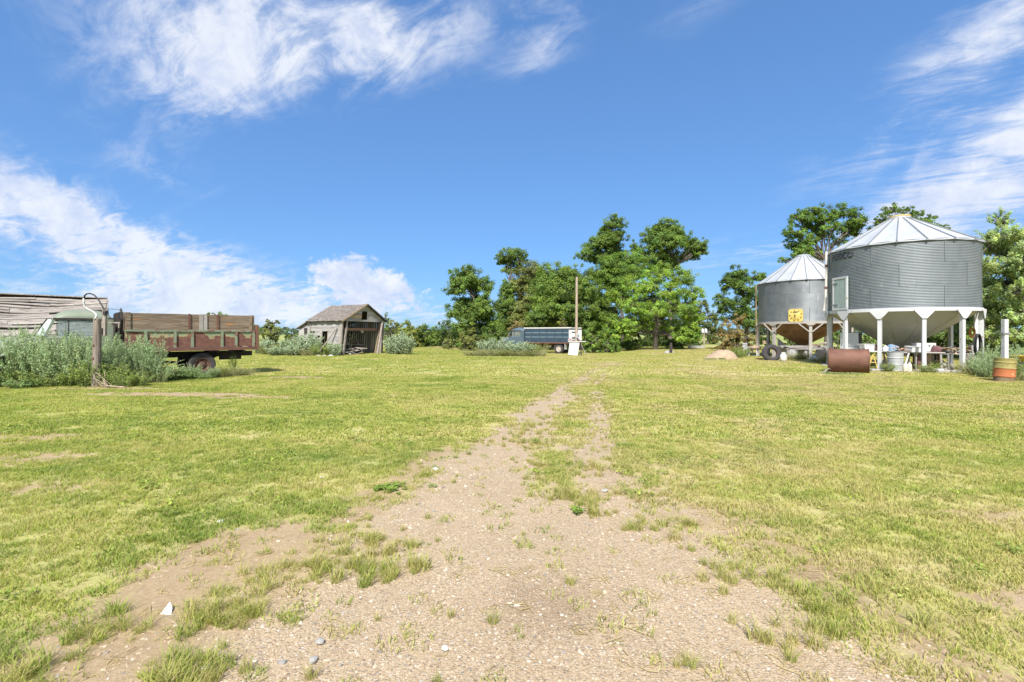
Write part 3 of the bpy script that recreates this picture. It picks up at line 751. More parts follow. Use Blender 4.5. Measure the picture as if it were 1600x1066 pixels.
# taller tufts on the bare shoulder and between the ruts
tuft_set = proto_collection('grass_tuft', [grass_clump('grass_tuft', 60, 0.05, 0.03, 0.11, 0.0042, 1.1, dr, dk, 280 + i)
                            for i, (dr, dk) in enumerate([(0.35, 0.15), (0.55, 0.05), (0.25, 0.35), (0.8, 0.0)])])
def tuft_density(x, y):
    g, gv, _ = ground_masks(x, y)
    edge = np.exp(-((g - 0.50) / 0.26) ** 2)
    clump = smooth(0.44, 0.68, fbm(x, y, 0.35, 131))
    return np.clip(edge * clump * (0.6 + 0.4 * smooth(5, 7, y)) + 0.015 * (g < 0.35), 0, 1) * (1 - smooth(16, 22, y))
P = keep_by(spread(1.2, 20, 110, 0.5), tuft_density)
hand = []
for cx, cy, k, s in [(-1.58, 2.36, 26, 0.10), (-1.50, 2.28, 14, 0.10), (-1.66, 2.84, 24, 0.12), (-1.78, 2.80, 12, 0.10), (-1.28, 3.55, 26, 0.22), (-1.05, 3.75, 20, 0.14), (-0.95, 3.45, 16, 0.12), (-2.30, 2.62, 18, 0.14),
                     (-2.42, 2.35, 16, 0.15), (-1.55, 3.3, 20, 0.2), (0.63, 5.0, 16, 0.12), (0.75, 4.75, 12, 0.10), (0.78, 4.45, 8, 0.06), (0.35, 6.2, 14, 0.14), (0.85, 6.0, 16, 0.2), (0.25, 8.0, 16, 0.25), (0.5, 8.8, 18, 0.25), (0.15, 7.3, 16, 0.2),
                     (1.3, 4.0, 14, 0.25), (1.5, 3.3, 10, 0.15), (1.9, 2.9, 16, 0.25), (1.55, 2.6, 8, 0.12)]:
    hand += [(cx + rng.normal(0, s), cy + rng.normal(0, s * 0.8)) for _ in range(k)]
P = np.concatenate([P, np.array(hand)])
z = gz(P[:, 0], P[:, 1]) - 0.012
scatter('track_tufts', 'ragged tufts of longer grass on the bare soil along the track', 'grass', tuft_set, 4, np.column_stack([P, z]),
        rng.uniform(0, 6.28, len(P)), rng.uniform(0.22, 0.75, len(P)) * np.concatenate([np.ones(len(P) - len(hand)), np.full(len(hand), 1.5)]), rng.integers(0, 4, len(P)))

# clover and other small leaves in the lawn
def leafy(seed, n, spread_r, size, tone):
    r = np.random.default_rng(seed)
    a = r.uniform(0, 6.28, n); q = spread_r * np.sqrt(r.uniform(0, 1, n))
    p = np.stack([q * np.cos(a), q * np.sin(a), r.uniform(0.012, 0.05, n)], 1)
    nn = r.normal(0, 0.45, (n, 3)) + np.array([0, 0, 1.0]); nn /= np.linalg.norm(nn, axis=1, keepdims=True)
    t_ = np.cross(nn, r.normal(0, 1, (n, 3))); t_ /= np.linalg.norm(t_, axis=1, keepdims=True); b_ = np.cross(nn, t_)
    s_ = (size * r.uniform(.6, 1.3, n))[:, None]
    V = np.stack([p - t_ * s_, p - b_ * s_ * .55 - t_ * s_ * .1, p + t_ * s_ * .2 - b_ * s_ * .5, p + t_ * s_, p + b_ * s_ * .5 + t_ * s_ * .2, p + b_ * s_ * .55 - t_ * s_ * .1], 1).reshape(-1, 3)
    o = (np.arange(n) * 6)[:, None]
    T = np.concatenate([o + np.array([[0, i, i + 1]]) for i in range(1, 5)], 0)
    col = np.repeat(np.array(tone)[None] * r.uniform(.75, 1.3, (n, 1)), 6, 0)
    return raw_mesh('lawn_leaf', V, T, col, M['herb'])
leaf_set = proto_collection('lawn_leaf', [leafy(700, 40, .09, .011, (.20, .265, .05)), leafy(701, 30, .08, .015, (.25, .31, .055)), leafy(702, 26, .10, .013, (.28, .32, .085)), leafy(703, 22, .07, .017, (.19, .25, .055))])
def leafy_density(x, y):
    g, _, _ = ground_masks(x, y)
    return smooth(.35, .7, g) * smooth(.50, .72, fbm(x, y, .8, 181)) * (1 - .6 * smooth(0, 2.5, x)) + .10 * smooth(.6, .9, g)
P = keep_by(spread(1.2, 9, 42, 1.0), leafy_density)
scatter('lawn_leaves', 'clover and small leafy plants growing among the near grass', 'ground cover', leaf_set, 4, np.column_stack([P, gz(P[:, 0], P[:, 1]) - .005]), rng.uniform(0, 6.28, len(P)), rng.uniform(.7, 1.3, len(P)), rng.integers(0, 4, len(P)))

# loose stones on the track
def pebble(seed):
    r = np.random.default_rng(seed)
    bm = bmesh.new(); bmesh.ops.create_icosphere(bm, subdivisions=1, radius=0.5)
    s = r.uniform(0.65, 1.25, 3) * np.array([1, 1, 0.6])
    for v in bm.verts:
        k = 1 + r.uniform(-0.22, 0.22)
        v.co = Vector((v.co.x * s[0] * k, v.co.y * s[1] * k, v.co.z * s[2] * k))
    me = bpy.data.meshes.new('pebble'); bm.to_mesh(me); bm.free(); me.materials.append(M['pebble'])
    return me
peb_set = proto_collection('pebble', [pebble(400 + i) for i in range(7)])
def peb_density(x, y):
    g, gv, dm = ground_masks(x, y)
    streak = smooth(0.38, 0.66, fbm(x, y, 0.5, 151))
    return np.clip((gv * (0.18 + 0.82 * streak) + 0.12 * (g < 0.4)) * (1 - smooth(0.35, 0.6, g)) * (1 - 0.7 * dm), 0, 1) * (1 - 0.75 * smooth(4, 13, y))
P = np.concatenate([keep_by(spread(1.3, 5.0, 2600, 0.0), peb_density), keep_by(spread(5.0, 14.0, 420, 0.0), peb_density)])
k = len(P)
z = gz(P[:, 0], P[:, 1]) - 0.018 * smooth(0.3, 0.8, ground_masks(P[:, 0], P[:, 1])[1])
size = 0.0055 + 0.007 * rng.gamma(1.3, 0.7, k) + np.where(rng.uniform(0, 1, k) < 0.010, rng.uniform(0.008, 0.022, k), 0)
size *= np.where(P[:, 1] > 5, 1.7, 1.0)
scatter('loose_gravel', 'loose tan and grey pebbles strewn over the gravel track', 'gravel', peb_set, 7, np.column_stack([P, z - size * 0.06]), rng.uniform(0, 6.28, k), size, rng.integers(0, 7, k),
        tilt=rng.normal(0, 0.25, (k, 2)))

# straw and bits of dry stalk lying about
def straw(seed):
    r = np.random.default_rng(seed); V = []; T = []; col = []
    for i in range(5):
        a = r.uniform(0, 6.28); L = r.uniform(0.04, 0.13); x0, y0 = r.uniform(-0.05, 0.05, 2); w = 0.0018
        dx, dy = math.cos(a), math.sin(a); b = len(V)
        bend = r.normal(0, 0.012)
        for t, zz in ((-0.5, 0.004), (0, 0.009), (0.5, 0.005)):
            cx, cy = x0 + dx * L * t - dy * bend * (1 - 4 * t * t), y0 + dy * L * t + dx * bend * (1 - 4 * t * t)
            V += [(cx - dy * w, cy + dx * w, zz), (cx + dy * w, cy - dx * w, zz + 0.001)]
        T += [(b, b + 1, b + 3), (b, b + 3, b + 2), (b + 2, b + 3, b + 5), (b + 2, b + 5, b + 4)]
        col += [(r.uniform(0.7, 1.0), 0, 0)] * 6
    return raw_mesh('straw', V, T, col, M['grass'])
straw_set = proto_collection('straw', [straw(500 + i) for i in range(5)])
def straw_density(x, y):
    g, gv, _ = ground_masks(x, y)
    return np.clip((1 - np.abs(g - 0.3) * 1.4), 0.03, 1) * (0.35 + 0.65 * smooth(0.45, 0.65, fbm(x, y, 0.6, 171))) * (1 - 0.6 * gv)
P = keep_by(spread(1.3, 6.5, 55, 0.0), straw_density)
z = gz(P[:, 0], P[:, 1]) - 0.018 * smooth(0.3, 0.8, ground_masks(P[:, 0], P[:, 1])[1])
scatter('straw_litter', 'dry stalks and straw lying on the bare soil', 'straw', straw_set, 5, np.column_stack([P, z + 0.002]), rng.uniform(0, 6.28, len(P)), rng.uniform(0.6, 1.3, len(P)), rng.integers(0, 5, len(P)))

# ------------------------------------------------------------------ trees and shrubs
class Leaves:
    def __init__(self): self.p = []; self.n = []; self.s = []; self.c = []
    def mesh(self, name, m, r, aspect=0.75):
        p = np.concatenate(self.p); n = np.concatenate(self.n); s = np.concatenate(self.s); c = np.concatenate(self.c)
        k = len(p)
        n = n / (np.linalg.norm(n, axis=1, keepdims=True) + 1e-9)
        q = r.normal(0, 1, (k, 3))
        t = np.cross(n, q); t /= (np.linalg.norm(t, axis=1, keepdims=True) + 1e-9)
        b = np.cross(n, t)
        hw = (s * 0.5)[:, None]
        V = np.stack([p - t * hw, p - b * hw * aspect + n * hw * 0.25, p + t * hw, p + b * hw * aspect + n * hw * 0.25], 1).reshape(-1, 3)
        o = (np.arange(k) * 4)[:, None]
        T = np.concatenate([o + np.array([[0, 1, 2]]), o + np.array([[0, 2, 3]])], 0)
        return raw_mesh(name, V, T, np.repeat(c, 4, 0), m)

def limb(mb, a, b, r0, r1, r, wob=0.12, n=5, sides=6):
    a = Vector(a); b = Vector(b); L = (b - a).length; pts = []; rad = []
    for i in range(n + 1):
        t = i / n
        p = a.lerp(b, t) + Vector((0, 0, 1)) * (0.10 * L * math.sin(math.pi * t) * 0.6)
        if 0 < i < n: p += Vector(r.normal(0, wob * L * 0.22, 3))
        pts.append(p); rad.append(r0 + (r1 - r0) * t)
    mb.tube(pts, rad, sides, cap=False)
    return pts

def tree(name, label, base, lobes, col, leaf=0.20, dens=1.0, trunk_r=0.22, cat='tree', group=None, seed=1, sub=0.25, crown='crown', clumps=64, per=95, bare=0.0, droop=0.0, trunks=1, spread_t=0.3, spray=0.0, fill=0, grow=1.15):
    """lobes: (x, y, z, rx, ry, rz) world ellipsoids that the crown fills with leaf clumps on real limbs"""
    r = np.random.default_rng(seed)
    if leaf >= 0.19: leaf *= 0.76
    bx, by = base; bz = gzf(bx, by) - 0.05
    root = thing(name, label, cat, (bx, by, bz), 0, group)
    lobes = [(a, b, c_, d_ * grow, e * grow, f_ * grow) for a, b, c_, d_, e, f_ in lobes]
    for q in range(fill):                                # knit the crown together with smaller lobes between neighbours
        a_ = lobes[r.integers(len(lobes))]
        near_ = sorted(lobes, key=lambda l: (l[0] - a_[0]) ** 2 + (l[2] - a_[2]) ** 2)[1:5]
        b_ = near_[r.integers(len(near_))]; t_ = r.uniform(.3, .7)
        lobes = lobes + [tuple(a_[i] * (1 - t_) + b_[i] * t_ for i in range(3)) + tuple((a_[i] + b_[i]) * .5 * r.uniform(.7, .95) for i in (3, 4, 5))]
    if cat == 'shrub':                                   # shrubs are leafy down to the ground
        extra = []
        for a, b, c_, d_, e, f_ in lobes:
            lowz = c_ - f_ * .7 - bz
            if lowz > .15: extra.append((a, b, bz + lowz * .5, d_ * .95, e * .95, lowz * .5 + .15))
        lobes = lobes + extra
    wood = MB(); lv = Leaves()
    top = max(l[2] + l[5] for l in lobes) - bz
    stems = []
    for k in range(trunks):
        off = Vector((r.normal(0, spread_t), r.normal(0, spread_t), 0)) if trunks > 1 else Vector((0, 0, 0))
        mean = np.mean([[l[0] - bx, l[1] - by] for l in lobes], 0)
        tip = Vector((mean[0] * 0.7, mean[1] * 0.7, top * 0.62)) + off * 1.5
        pts = limb(wood, off + Vector((0, 0, -0.1)), tip, trunk_r, trunk_r * 0.35, r, 0.08, 7, 8)
        stems.append(pts)
    c0 = np.array(col, float) * 1.28
    for li, (lx, ly, lz, rx, ry, rz) in enumerate(lobes):
        c = Vector((lx - bx, ly - by, lz - bz))
        st = stems[li % len(stems)]
        best = min(st, key=lambda p: (p - c).length + (3.0 if p.z > c.z - 0.2 * rz and c.z > 2.6 else 0) + (2.0 if p.z < 1.6 and top > 5 else 0))
        lp = limb(wood, best, c, max(0.035, trunk_r * 0.30), 0.025, r, 0.14, 5, 6)
        rm = (rx * ry * rz) ** (1 / 3)
        kk = max(5, int(clumps * (rm / 1.8) ** 1.3 * dens))
        hue = 1 + r.normal(0, 0.10)
        for j in range(kk):
            d = r.normal(0, 1, 3); d /= np.linalg.norm(d)
            if d[2] < -0.5: d[2] *= 0.5
            q = np.array([rx, ry, rz]) * d * r.uniform(0.10, 1.10) ** 0.5
            cp = np.array(c) + q
            if cp[2] < 0.15: cp[2] = r.uniform(0.15, 0.6)
            cr = sub * rm * r.uniform(0.65, 1.35)
            sp = Vector(cp)
            wood.tube([Vector(lp[-2 if j % 2 else -1]).lerp(sp, 0.1), Vector(lp[-1]).lerp(sp, 0.6) + Vector(r.normal(0, 0.1, 3)), sp], [0.028, 0.018, 0.008], 3, cap=False)
            if r.uniform() < bare: continue
            n = max(8, int(per * (cr / 0.5) ** 1.6 * (0.2 / leaf) ** 1.3 * r.uniform(0.7, 1.3)))
            g = r.normal(0, 1, (n, 3)); g /= (np.linalg.norm(g, axis=1, keepdims=True) + 1e-9)
            g *= (r.uniform(0, 1, (n, 1)) ** 0.55) * cr * np.array([1.1, 1.1, 0.95])
            if droop: g[:, 2] -= droop * np.abs(r.normal(0, 1, n)) * cr
            if spray:
                ax = np.array([d[0], d[1], abs(d[2]) + 0.5]); ax /= np.linalg.norm(ax)
                g = g * 0.55 + ax * (r.uniform(-0.4, 1.0, (n, 1)) * cr * spray)
            p = cp + g
            p[:, 2] = np.maximum(p[:, 2], 0.05)
            out = p - np.array(c) * np.array([1, 1, 1]); out /= (np.linalg.norm(out, axis=1, keepdims=True) + 1e-9)
            gn = g / (np.linalg.norm(g, axis=1, keepdims=True) + 1e-9)
            nn = out * 0.60 + gn * 0.40 + np.array([0, 0, 0.40]) + r.normal(0, 0.42, (n, 3))
            ch = hue * (1 + r.normal(0, 0.20))
            warm = r.normal(0, 0.07)
            cc = c0[None] * ch * (1 + r.normal(0, 0.13, (n, 1))) * np.array([1 + warm, 1 + warm * 0.3, 1 - warm])
            lv.p.append(p); lv.n.append(nn); lv.s.append(leaf * r.uniform(0.6, 1.35, n)); lv.c.append(np.clip(cc, 0.005, 0.9))
    wood.build('trunk', M['bark'], root, smooth='all')
    if lv.p:
        link(crown, lv.mesh(crown, M['leaf'], r), root)
    return root

def L(px, py, rpx, rpy, d, dd=0.0, flat=0.9):
    """crown lobe seen at photo position (px, py) with half-sizes in photo pixels, standing at depth d + dd"""
    d = d + dd; k = d / F
    return (W(px, d), d, Z(py, d), rpx * k, (rpx + rpy) / 2 * k * flat, rpy * k)

G_DARK = (0.125, 0.185, 0.045); G_MID = (0.150, 0.215, 0.050); G_LIME = (0.205, 0.295, 0.058); G_OLIVE = (0.175, 0.195, 0.068)
G_BROWN = (0.235, 0.185, 0.085); G_GREY = (0.190, 0.230, 0.115); G_YEL = (0.210, 0.235, 0.060)

D = 58
tree('poplar_tree', 'airy dark green poplar at the left end of the big tree clump', (W(742, D), D),
     [L(728, 436, 22, 16, D), L(713, 452, 14, 13, D, -1), L(750, 448, 18, 14, D, 1), L(712, 487, 14, 16, D), L(735, 474, 20, 14, D, 1.5), L(758, 482, 14, 18, D, -1), L(722, 512, 16, 13, D, -1), L(745, 508, 16, 13, D, 1), L(726, 534, 14, 12, D, -1), L(752, 532, 16, 14, D), L(768, 506, 13, 13, D, 1), L(772, 530, 14, 13, D), L(740, 494, 14, 12, D, -.5)],
     G_DARK, leaf=0.24, dens=1.0, trunk_r=0.24, group='trees of the central clump', seed=11, bare=0.05, fill=14, grow=1.30)
D = 61
tree('poplar_tree', 'tall thin poplar with a small flat top rising left of the pole', (W(800, D), D),
     [L(797, 399, 21, 9, D), L(783, 408, 9, 7, D, 1), L(815, 404, 9, 8, D), L(800, 422, 14, 8, D, 0.6), L(797, 448, 15, 13, D), L(792, 478, 16, 16, D, -0.5), L(808, 500, 18, 18, D), L(785, 512, 18, 18, D, -1)],
     G_DARK, leaf=0.24, trunk_r=0.22, group='trees of the central clump', seed=12, bare=0.05, fill=10, grow=1.28)
D = 60
tree('poplar_tree', 'olive green poplar filling in between the thin poplar and the bushy maple', (W(830, D), D),
     [L(830, 424, 22, 12, D), L(818, 446, 16, 14, D), L(842, 444, 20, 14, D, 1), L(828, 472, 22, 16, D), L(818, 505, 20, 20, D), L(800, 532, 20, 14, D)],
     G_OLIVE, leaf=0.22, trunk_r=0.24, group='trees of the central clump', seed=13, fill=12, grow=1.28)
D = 56
tree('maple_tree', 'broad dense maple directly behind the blue grain truck', (W(868, D), D),
     [L(868, 430, 24, 16, D), L(900, 436, 24, 18, D, 0.5), L(848, 452, 20, 18, D), L(882, 458, 24, 18, D, -1), L(920, 452, 22, 18, D), L(850, 482, 22, 18, D, -1.2), L(885, 486, 24, 18, D, -1.5), L(918, 486, 22, 18, D, -0.5), L(838, 500, 15, 14, D, -2), L(905, 512, 22, 15, D, -0.5), L(872, 512, 20, 14, D, 1), L(852, 468, 18, 12, D, .8), L(888, 472, 20, 12, D, 1), L(922, 470, 18, 12, D, .6)],
     G_MID, leaf=0.21, trunk_r=0.28, group='trees of the central clump', seed=14, clumps=58, fill=22, grow=1.22)
D = 63
tree('cottonwood_tree', 'tallest cottonwood of the clump, pointed top right of the pole', (W(950, D), D),
     [L(960, 350, 15, 11, D), L(950, 366, 17, 11, D, 0.8), L(964, 372, 13, 10, D, -1), L(936, 384, 19, 11, D), L(957, 390, 16, 11, D, 1), L(918, 400, 16, 9, D), L(940, 405, 20, 10, D, 1), L(962, 420, 18, 14, D)],
     G_DARK, leaf=0.25, trunk_r=0.30, group='trees of the central clump', seed=15, bare=0.03, fill=10, grow=1.32)
D = 62
tree('cottonwood_tree', 'tall cottonwood with a round crown at the right end of the clump', (W(1045, D), D),
     [L(1042, 357, 19, 11, D), L(1022, 371, 16, 13, D, 0.8), L(1046, 378, 20, 13, D, -1), L(1063, 372, 13, 13, D, 1), L(1024, 396, 17, 13, D), L(1050, 402, 18, 12, D, 1), L(1088, 384, 14, 10, D), L(1078, 399, 14, 10, D, 1), L(1094, 394, 9, 7, D, -.5), L(1004, 402, 14, 12, D), L(1030, 420, 20, 13, D), L(992, 388, 9, 10, D, 1)],
     G_DARK, leaf=0.25, trunk_r=0.30, group='trees of the central clump', seed=16, bare=0.03, fill=12, grow=1.30)
D = 58
tree('maple_tree', 'mid green maple in the heart of the clump below the tallest cottonwood', (W(970, D), D),
     [L(962, 412, 22, 13, D), L(985, 404, 17, 13, D, .6), L(940, 432, 20, 15, D), L(972, 436, 22, 16, D, -1), L(1000, 424, 18, 14, D), L(955, 462, 20, 18, D), L(940, 492, 20, 18, D), L(925, 520, 20, 14, D, -1)],
     (0.135, 0.210, 0.046), leaf=0.21, trunk_r=0.26, group='trees of the central clump', seed=17, fill=14, grow=1.2)
D = 51
tree('maple_tree', 'bright yellow green bushy maple at the right front of the clump', (W(1026, D), D),
     [L(985, 446, 19, 13, D), L(1031, 432, 18, 15, D), L(1066, 436, 20, 15, D, 0.5), L(1010, 456, 18, 14, D, -1), L(1048, 458, 20, 15, D, -1), L(1082, 458, 15, 15, D), L(966, 468, 17, 14, D), L(990, 480, 20, 14, D, -1.6), L(1022, 486, 19, 14, D, -1.8), L(1060, 486, 20, 15, D, -1.2), L(1084, 492, 14, 14, D), L(962, 502, 17, 13, D, -1), L(985, 512, 17, 11, D, -1.6), L(1075, 514, 17, 12, D, 0), L(1045, 510, 16, 11, D, 0.5), L(1010, 508, 16, 11, D, 0), L(958, 524, 14, 11, D, -1), L(1082, 528, 13, 10, D), L(980, 526, 14, 9, D, -1.2), L(1062, 526, 14, 9, D, -.6)],
     G_LIME, leaf=0.20, trunk_r=0.22, group='trees of the central clump', seed=18, clumps=54, trunks=2, fill=20, grow=1.22)
D = 54
for i, (px, py, rx, ry, colr, lab) in enumerate([
        (735, 530, 20, 17, G_OLIVE, 'olive shrub at the left foot of the tree clump'),
        (775, 522, 22, 22, G_DARK, 'dark green shrub under the thin poplar'),
        (808, 514, 16, 14, G_BROWN, 'brownish shrub behind the cab of the blue truck'),
        (878, 502, 10, 8, G_YEL, 'small yellow green shrub showing over the blue grain box'),
        (925, 528, 18, 18, G_MID, 'green shrub just right of the meter panel'),
        (952, 534, 20, 16, (0.13, 0.20, 0.045), 'leafy shrub under the left side of the bright maple'),
        (985, 538, 22, 13, G_DARK, 'low dark shrub in the shade left of the maple trunk'),
        (1052, 536, 18, 14, G_DARK, 'low dark shrub in the shade right of the maple trunk'),
        (700, 533, 10, 8, G_OLIVE, 'low shrub standing left of the clump at the lawn edge')]):
    d2 = [54, 55, 53.5, 54, 49, 49.5, 52, 53, 56][i]
    tree('shrub', lab, (W(px, d2), d2), [L(px, py, rx * .8, ry * .8, d2), L(px - rx * .45, py + ry * .3, rx * .5, ry * .6, d2, -.4), L(px + rx * .45, py + ry * .35, rx * .5, ry * .55, d2, -.6), L(px, py + ry * .5, rx * .7, ry * .5, d2, -.8)],
         colr, leaf=0.17, trunk_r=0.07, cat='shrub', group='shrubs under the central clump', seed=40 + i, clumps=46, trunks=3, spread_t=0.4)

D = 65
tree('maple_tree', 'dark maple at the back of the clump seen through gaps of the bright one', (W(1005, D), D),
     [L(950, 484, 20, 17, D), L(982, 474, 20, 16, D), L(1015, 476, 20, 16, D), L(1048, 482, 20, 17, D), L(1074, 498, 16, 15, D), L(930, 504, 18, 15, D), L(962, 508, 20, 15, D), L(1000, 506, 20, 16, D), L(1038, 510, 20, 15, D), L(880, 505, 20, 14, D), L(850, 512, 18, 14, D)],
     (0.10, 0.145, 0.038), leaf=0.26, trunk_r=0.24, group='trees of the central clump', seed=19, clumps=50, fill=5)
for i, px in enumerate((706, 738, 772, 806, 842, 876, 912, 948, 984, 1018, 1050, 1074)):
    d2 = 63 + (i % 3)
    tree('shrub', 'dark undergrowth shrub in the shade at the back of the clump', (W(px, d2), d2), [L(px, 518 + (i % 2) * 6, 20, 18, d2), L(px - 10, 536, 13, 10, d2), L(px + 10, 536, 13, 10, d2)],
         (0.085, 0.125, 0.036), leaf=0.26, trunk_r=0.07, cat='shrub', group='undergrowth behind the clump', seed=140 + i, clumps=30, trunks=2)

# right of the clump
D = 78
for i, (px, top, lean) in enumerate([(1082, 478, 1), (1090, 470, -1), (1097, 462, 2), (1106, 468, -2), (1114, 486, 1), (1122, 474, 2)]):
    tree('poplar_tree', ['slender far poplar nearest the bright maple', 'slender far poplar just left of the birdhouse pole', 'tallest far poplar with a bare pale top', 'far poplar just right of the birdhouse pole', 'short far poplar behind the brown bush', 'far poplar at the right end of its row'][i], (W(px, D), D + i % 3),
         [L(px + lean, top + 10, 6, 10, D), L(px - lean, top + 26, 8, 10, D), L(px + 2, top + 42, 8, 10, D), L(px - 2, top + 56, 8, 7, D)], (0.14, 0.17, 0.06), leaf=0.26, trunk_r=0.16, dens=0.8, group='far row of poplars', seed=60 + i, bare=0.45 if i in (2, 3) else 0.15)
D = 50
tree('maple_tree', 'dark leafy tree left of the smaller bin', (W(1168, D), D),
     [L(1152, 430, 15, 13, D), L(1138, 446, 14, 13, D), L(1182, 432, 16, 11, D), L(1162, 452, 18, 15, D, -1), L(1130, 472, 17, 15, D), L(1158, 482, 18, 16, D, -1), L(1182, 468, 16, 18, D), L(1175, 504, 18, 16, D, -1), L(1195, 500, 14, 18, D), L(1190, 528, 16, 16, D, -.5), L(1135, 496, 10, 10, D)],
     (0.110, 0.170, 0.042), leaf=0.20, trunk_r=0.24, group='trees round the bins', seed=71, fill=8)
D = 46
tree('shrub', 'rusty brown bush between the sand heap and the smaller bin', (W(1148, D), D),
     [L(1140, 506, 13, 9, D), L(1155, 496, 10, 9, D), L(1128, 520, 12, 9, D), L(1150, 522, 15, 11, D, -.6), L(1168, 528, 12, 11, D), L(1136, 534, 12, 9, D, -.5)], G_BROWN, leaf=0.15, trunk_r=0.07, cat='shrub', seed=72, clumps=44, trunks=4, spread_t=.4)
D = 52
tree('ash_tree', 'tall spreading ash rising behind the gap between the two bins', (W(1290, D), D),
     [L(1248, 340, 20, 10, D), L(1278, 330, 20, 9, D), L(1310, 332, 20, 11, D), L(1340, 342, 17, 14, D), L(1240, 362, 16, 11, D, -1), L(1268, 352, 20, 10, D, 1), L(1300, 354, 18, 9, D, -1), L(1330, 362, 16, 11, D, 1), L(1236, 384, 13, 9, D), L(1250, 398, 17, 11, D, -1), L(1225, 408, 10, 7, D), L(1312, 378, 12, 9, D, 1), L(1345, 380, 14, 10, D), L(1285, 368, 18, 10, D, .5), L(1262, 376, 14, 10, D, -.6), L(1318, 396, 14, 11, D), L(1275, 400, 14, 10, D, .5), L(1340, 402, 14, 10, D)],
     (0.130, 0.200, 0.046), leaf=0.21, trunk_r=0.30, group='trees round the bins', seed=73, bare=0.04, sub=0.27, fill=9)
D = 50
tree('ash_tree', 'ash whose top shows over the peak of the large bin roof', (W(1410, D), D),
     [L(1398, 328, 16, 8, D), L(1380, 342, 12, 8, D), L(1425, 334, 14, 9, D), L(1412, 350, 20, 12, D), L(1452, 341, 13, 5, D), L(1440, 356, 22, 12, D), L(1380, 362, 18, 14, D), L(1478, 356, 8, 5, D), L(1420, 385, 26, 18, D)],
     (0.120, 0.180, 0.044), leaf=0.22, trunk_r=0.28, group='trees round the bins', seed=74, bare=0.05)
for i, (px, d, top, half, lab) in enumerate([(1566, 30, 338, 34, 'tall grey green willow at the right edge behind the white post'), (1510, 34, 400, 42, 'willow mostly hidden behind the large bin'), (1640, 28, 330, 46, 'willow running out of the frame at the right')]):
    lob = []
    r_ = random.Random(90 + i)
    for row, py in enumerate(range(top + 12, 566, 22)):
        wdt = half * (0.30 + 0.70 * min(1, row / 3))
        for k in range(1 if row == 0 else 3):
            lob.append(L(px + (0 if row == 0 else (k - 1) * wdt * .85) + r_.uniform(-5, 5), py + r_.uniform(-6, 6), 13 if row == 0 else 22, 15, d, r_.uniform(-1.4, .8)))
    tree('willow_tree', lab, (W(px, d), d), lob, (0.285, 0.345, 0.160) if i != 1 else (0.21, 0.27, 0.11), leaf=0.10, trunk_r=0.13, group='willows behind the large bin', seed=80 + i, clumps=130, per=62, droop=0.2, trunks=3, spread_t=.7, spray=0.9, sub=0.30)
D = 38
for i, (px, py, rx, ry) in enumerate([(1310, 528, 14, 16), (1350, 532, 18, 16), (1245, 530, 18, 14), (1400, 524, 26, 20), (1455, 528, 24, 22)]):
    d2 = [41, 37, 43, 36, 35][i]
    tree('shrub', ['dark shrub seen between the legs of the two bins', 'shrub behind the white refrigerator', 'shrub behind the lumber under the smaller bin', 'dark shrub behind the cone of the large bin', 'dark leafy shrub at the back of the large bin right of its cone'][i], (W(px, d2), d2),
         [L(px, py, rx * .8, ry * .8, d2), L(px - rx * .5, py + 6, rx * .6, ry * .7, d2), L(px + rx * .5, py + 6, rx * .6, ry * .7, d2)], G_DARK, leaf=0.16, trunk_r=0.06, cat='shrub', group='shrubs behind the bins', seed=100 + i, clumps=44, trunks=3)

# left, round the shed
for i, (px, py, rx, ry, d, colr, lab) in enumerate([
        (424, 512, 17, 14, 54, G_OLIVE, 'olive bush with a tall sprig left of the shed beyond the truck box'),
        (456, 522, 13, 9, 56, G_DARK, 'dark low bush just left of the shed lean-to'),
        (398, 514, 10, 12, 55, G_MID, 'bush showing past the tailgate of the old truck'),
        (615, 510, 14, 14, 62, G_OLIVE, 'thin bush against the right wall of the shed'),
        (640, 514, 18, 18, 60, G_YEL, 'yellow green bush right of the silvery wormwood by the shed'),
        (660, 518, 16, 16, 62, G_DARK, 'dark bush behind the yellow green one'),
        (682, 522, 18, 15, 66, G_MID, 'rounded green bush at the far lawn edge'),
        (604, 494, 4, 10, 60, G_MID, 'thin sapling showing over the right eave of the shed'),
        (340, 494, 22, 7, 60, G_MID, 'bush tops just showing over the boards of the old truck')]):
    lob = [L(px, py, rx * .7, ry * .7, d), L(px - rx * .5, py + ry * .3, rx * .5, ry * .6, d), L(px + rx * .5, py + ry * .35, rx * .5, ry * .6, d), L(px, py + ry * .6, rx * .8, ry * .5, d, -.6)]
    if i == 0: lob += [L(418, 502, 3, 6, d), L(432, 503, 3, 4, d)]
    tree('shrub', lab, (W(px, d), d), lob, colr, leaf=0.18, trunk_r=0.07, cat='shrub', group='bushes round the shed', seed=120 + i, clumps=46, trunks=3, spread_t=.3)

# distant bush line on the horizon
ln = Leaves(); r = np.random.default_rng(5)
xs = r.uniform(-700, 900, 9000); ys = 420 + r.uniform(0, 60, 9000)
hh = 4 + 5 * fbm(xs, xs * 0, 40, 9)
p = np.stack([xs, ys, 0.5 + r.uniform(0, 1, 9000) ** 0.8 * hh], 1)
ln.p.append(p); ln.n.append(r.normal(0, 1, (9000, 3)) + np.array([0, -1.0, .6])); ln.s.append(r.uniform(2.0, 4.0, 9000)); ln.c.append(np.clip(np.array([[0.085, 0.115, 0.075]]) * (1 + r.normal(0, .15, (9000, 1))), .01, 1))
o = link('distant_bush', ln.mesh('distant_bush', M['leaf'], r), None)
tag(o, 'far off line of bush along the horizon beyond the field', 'bush', kind='stuff')

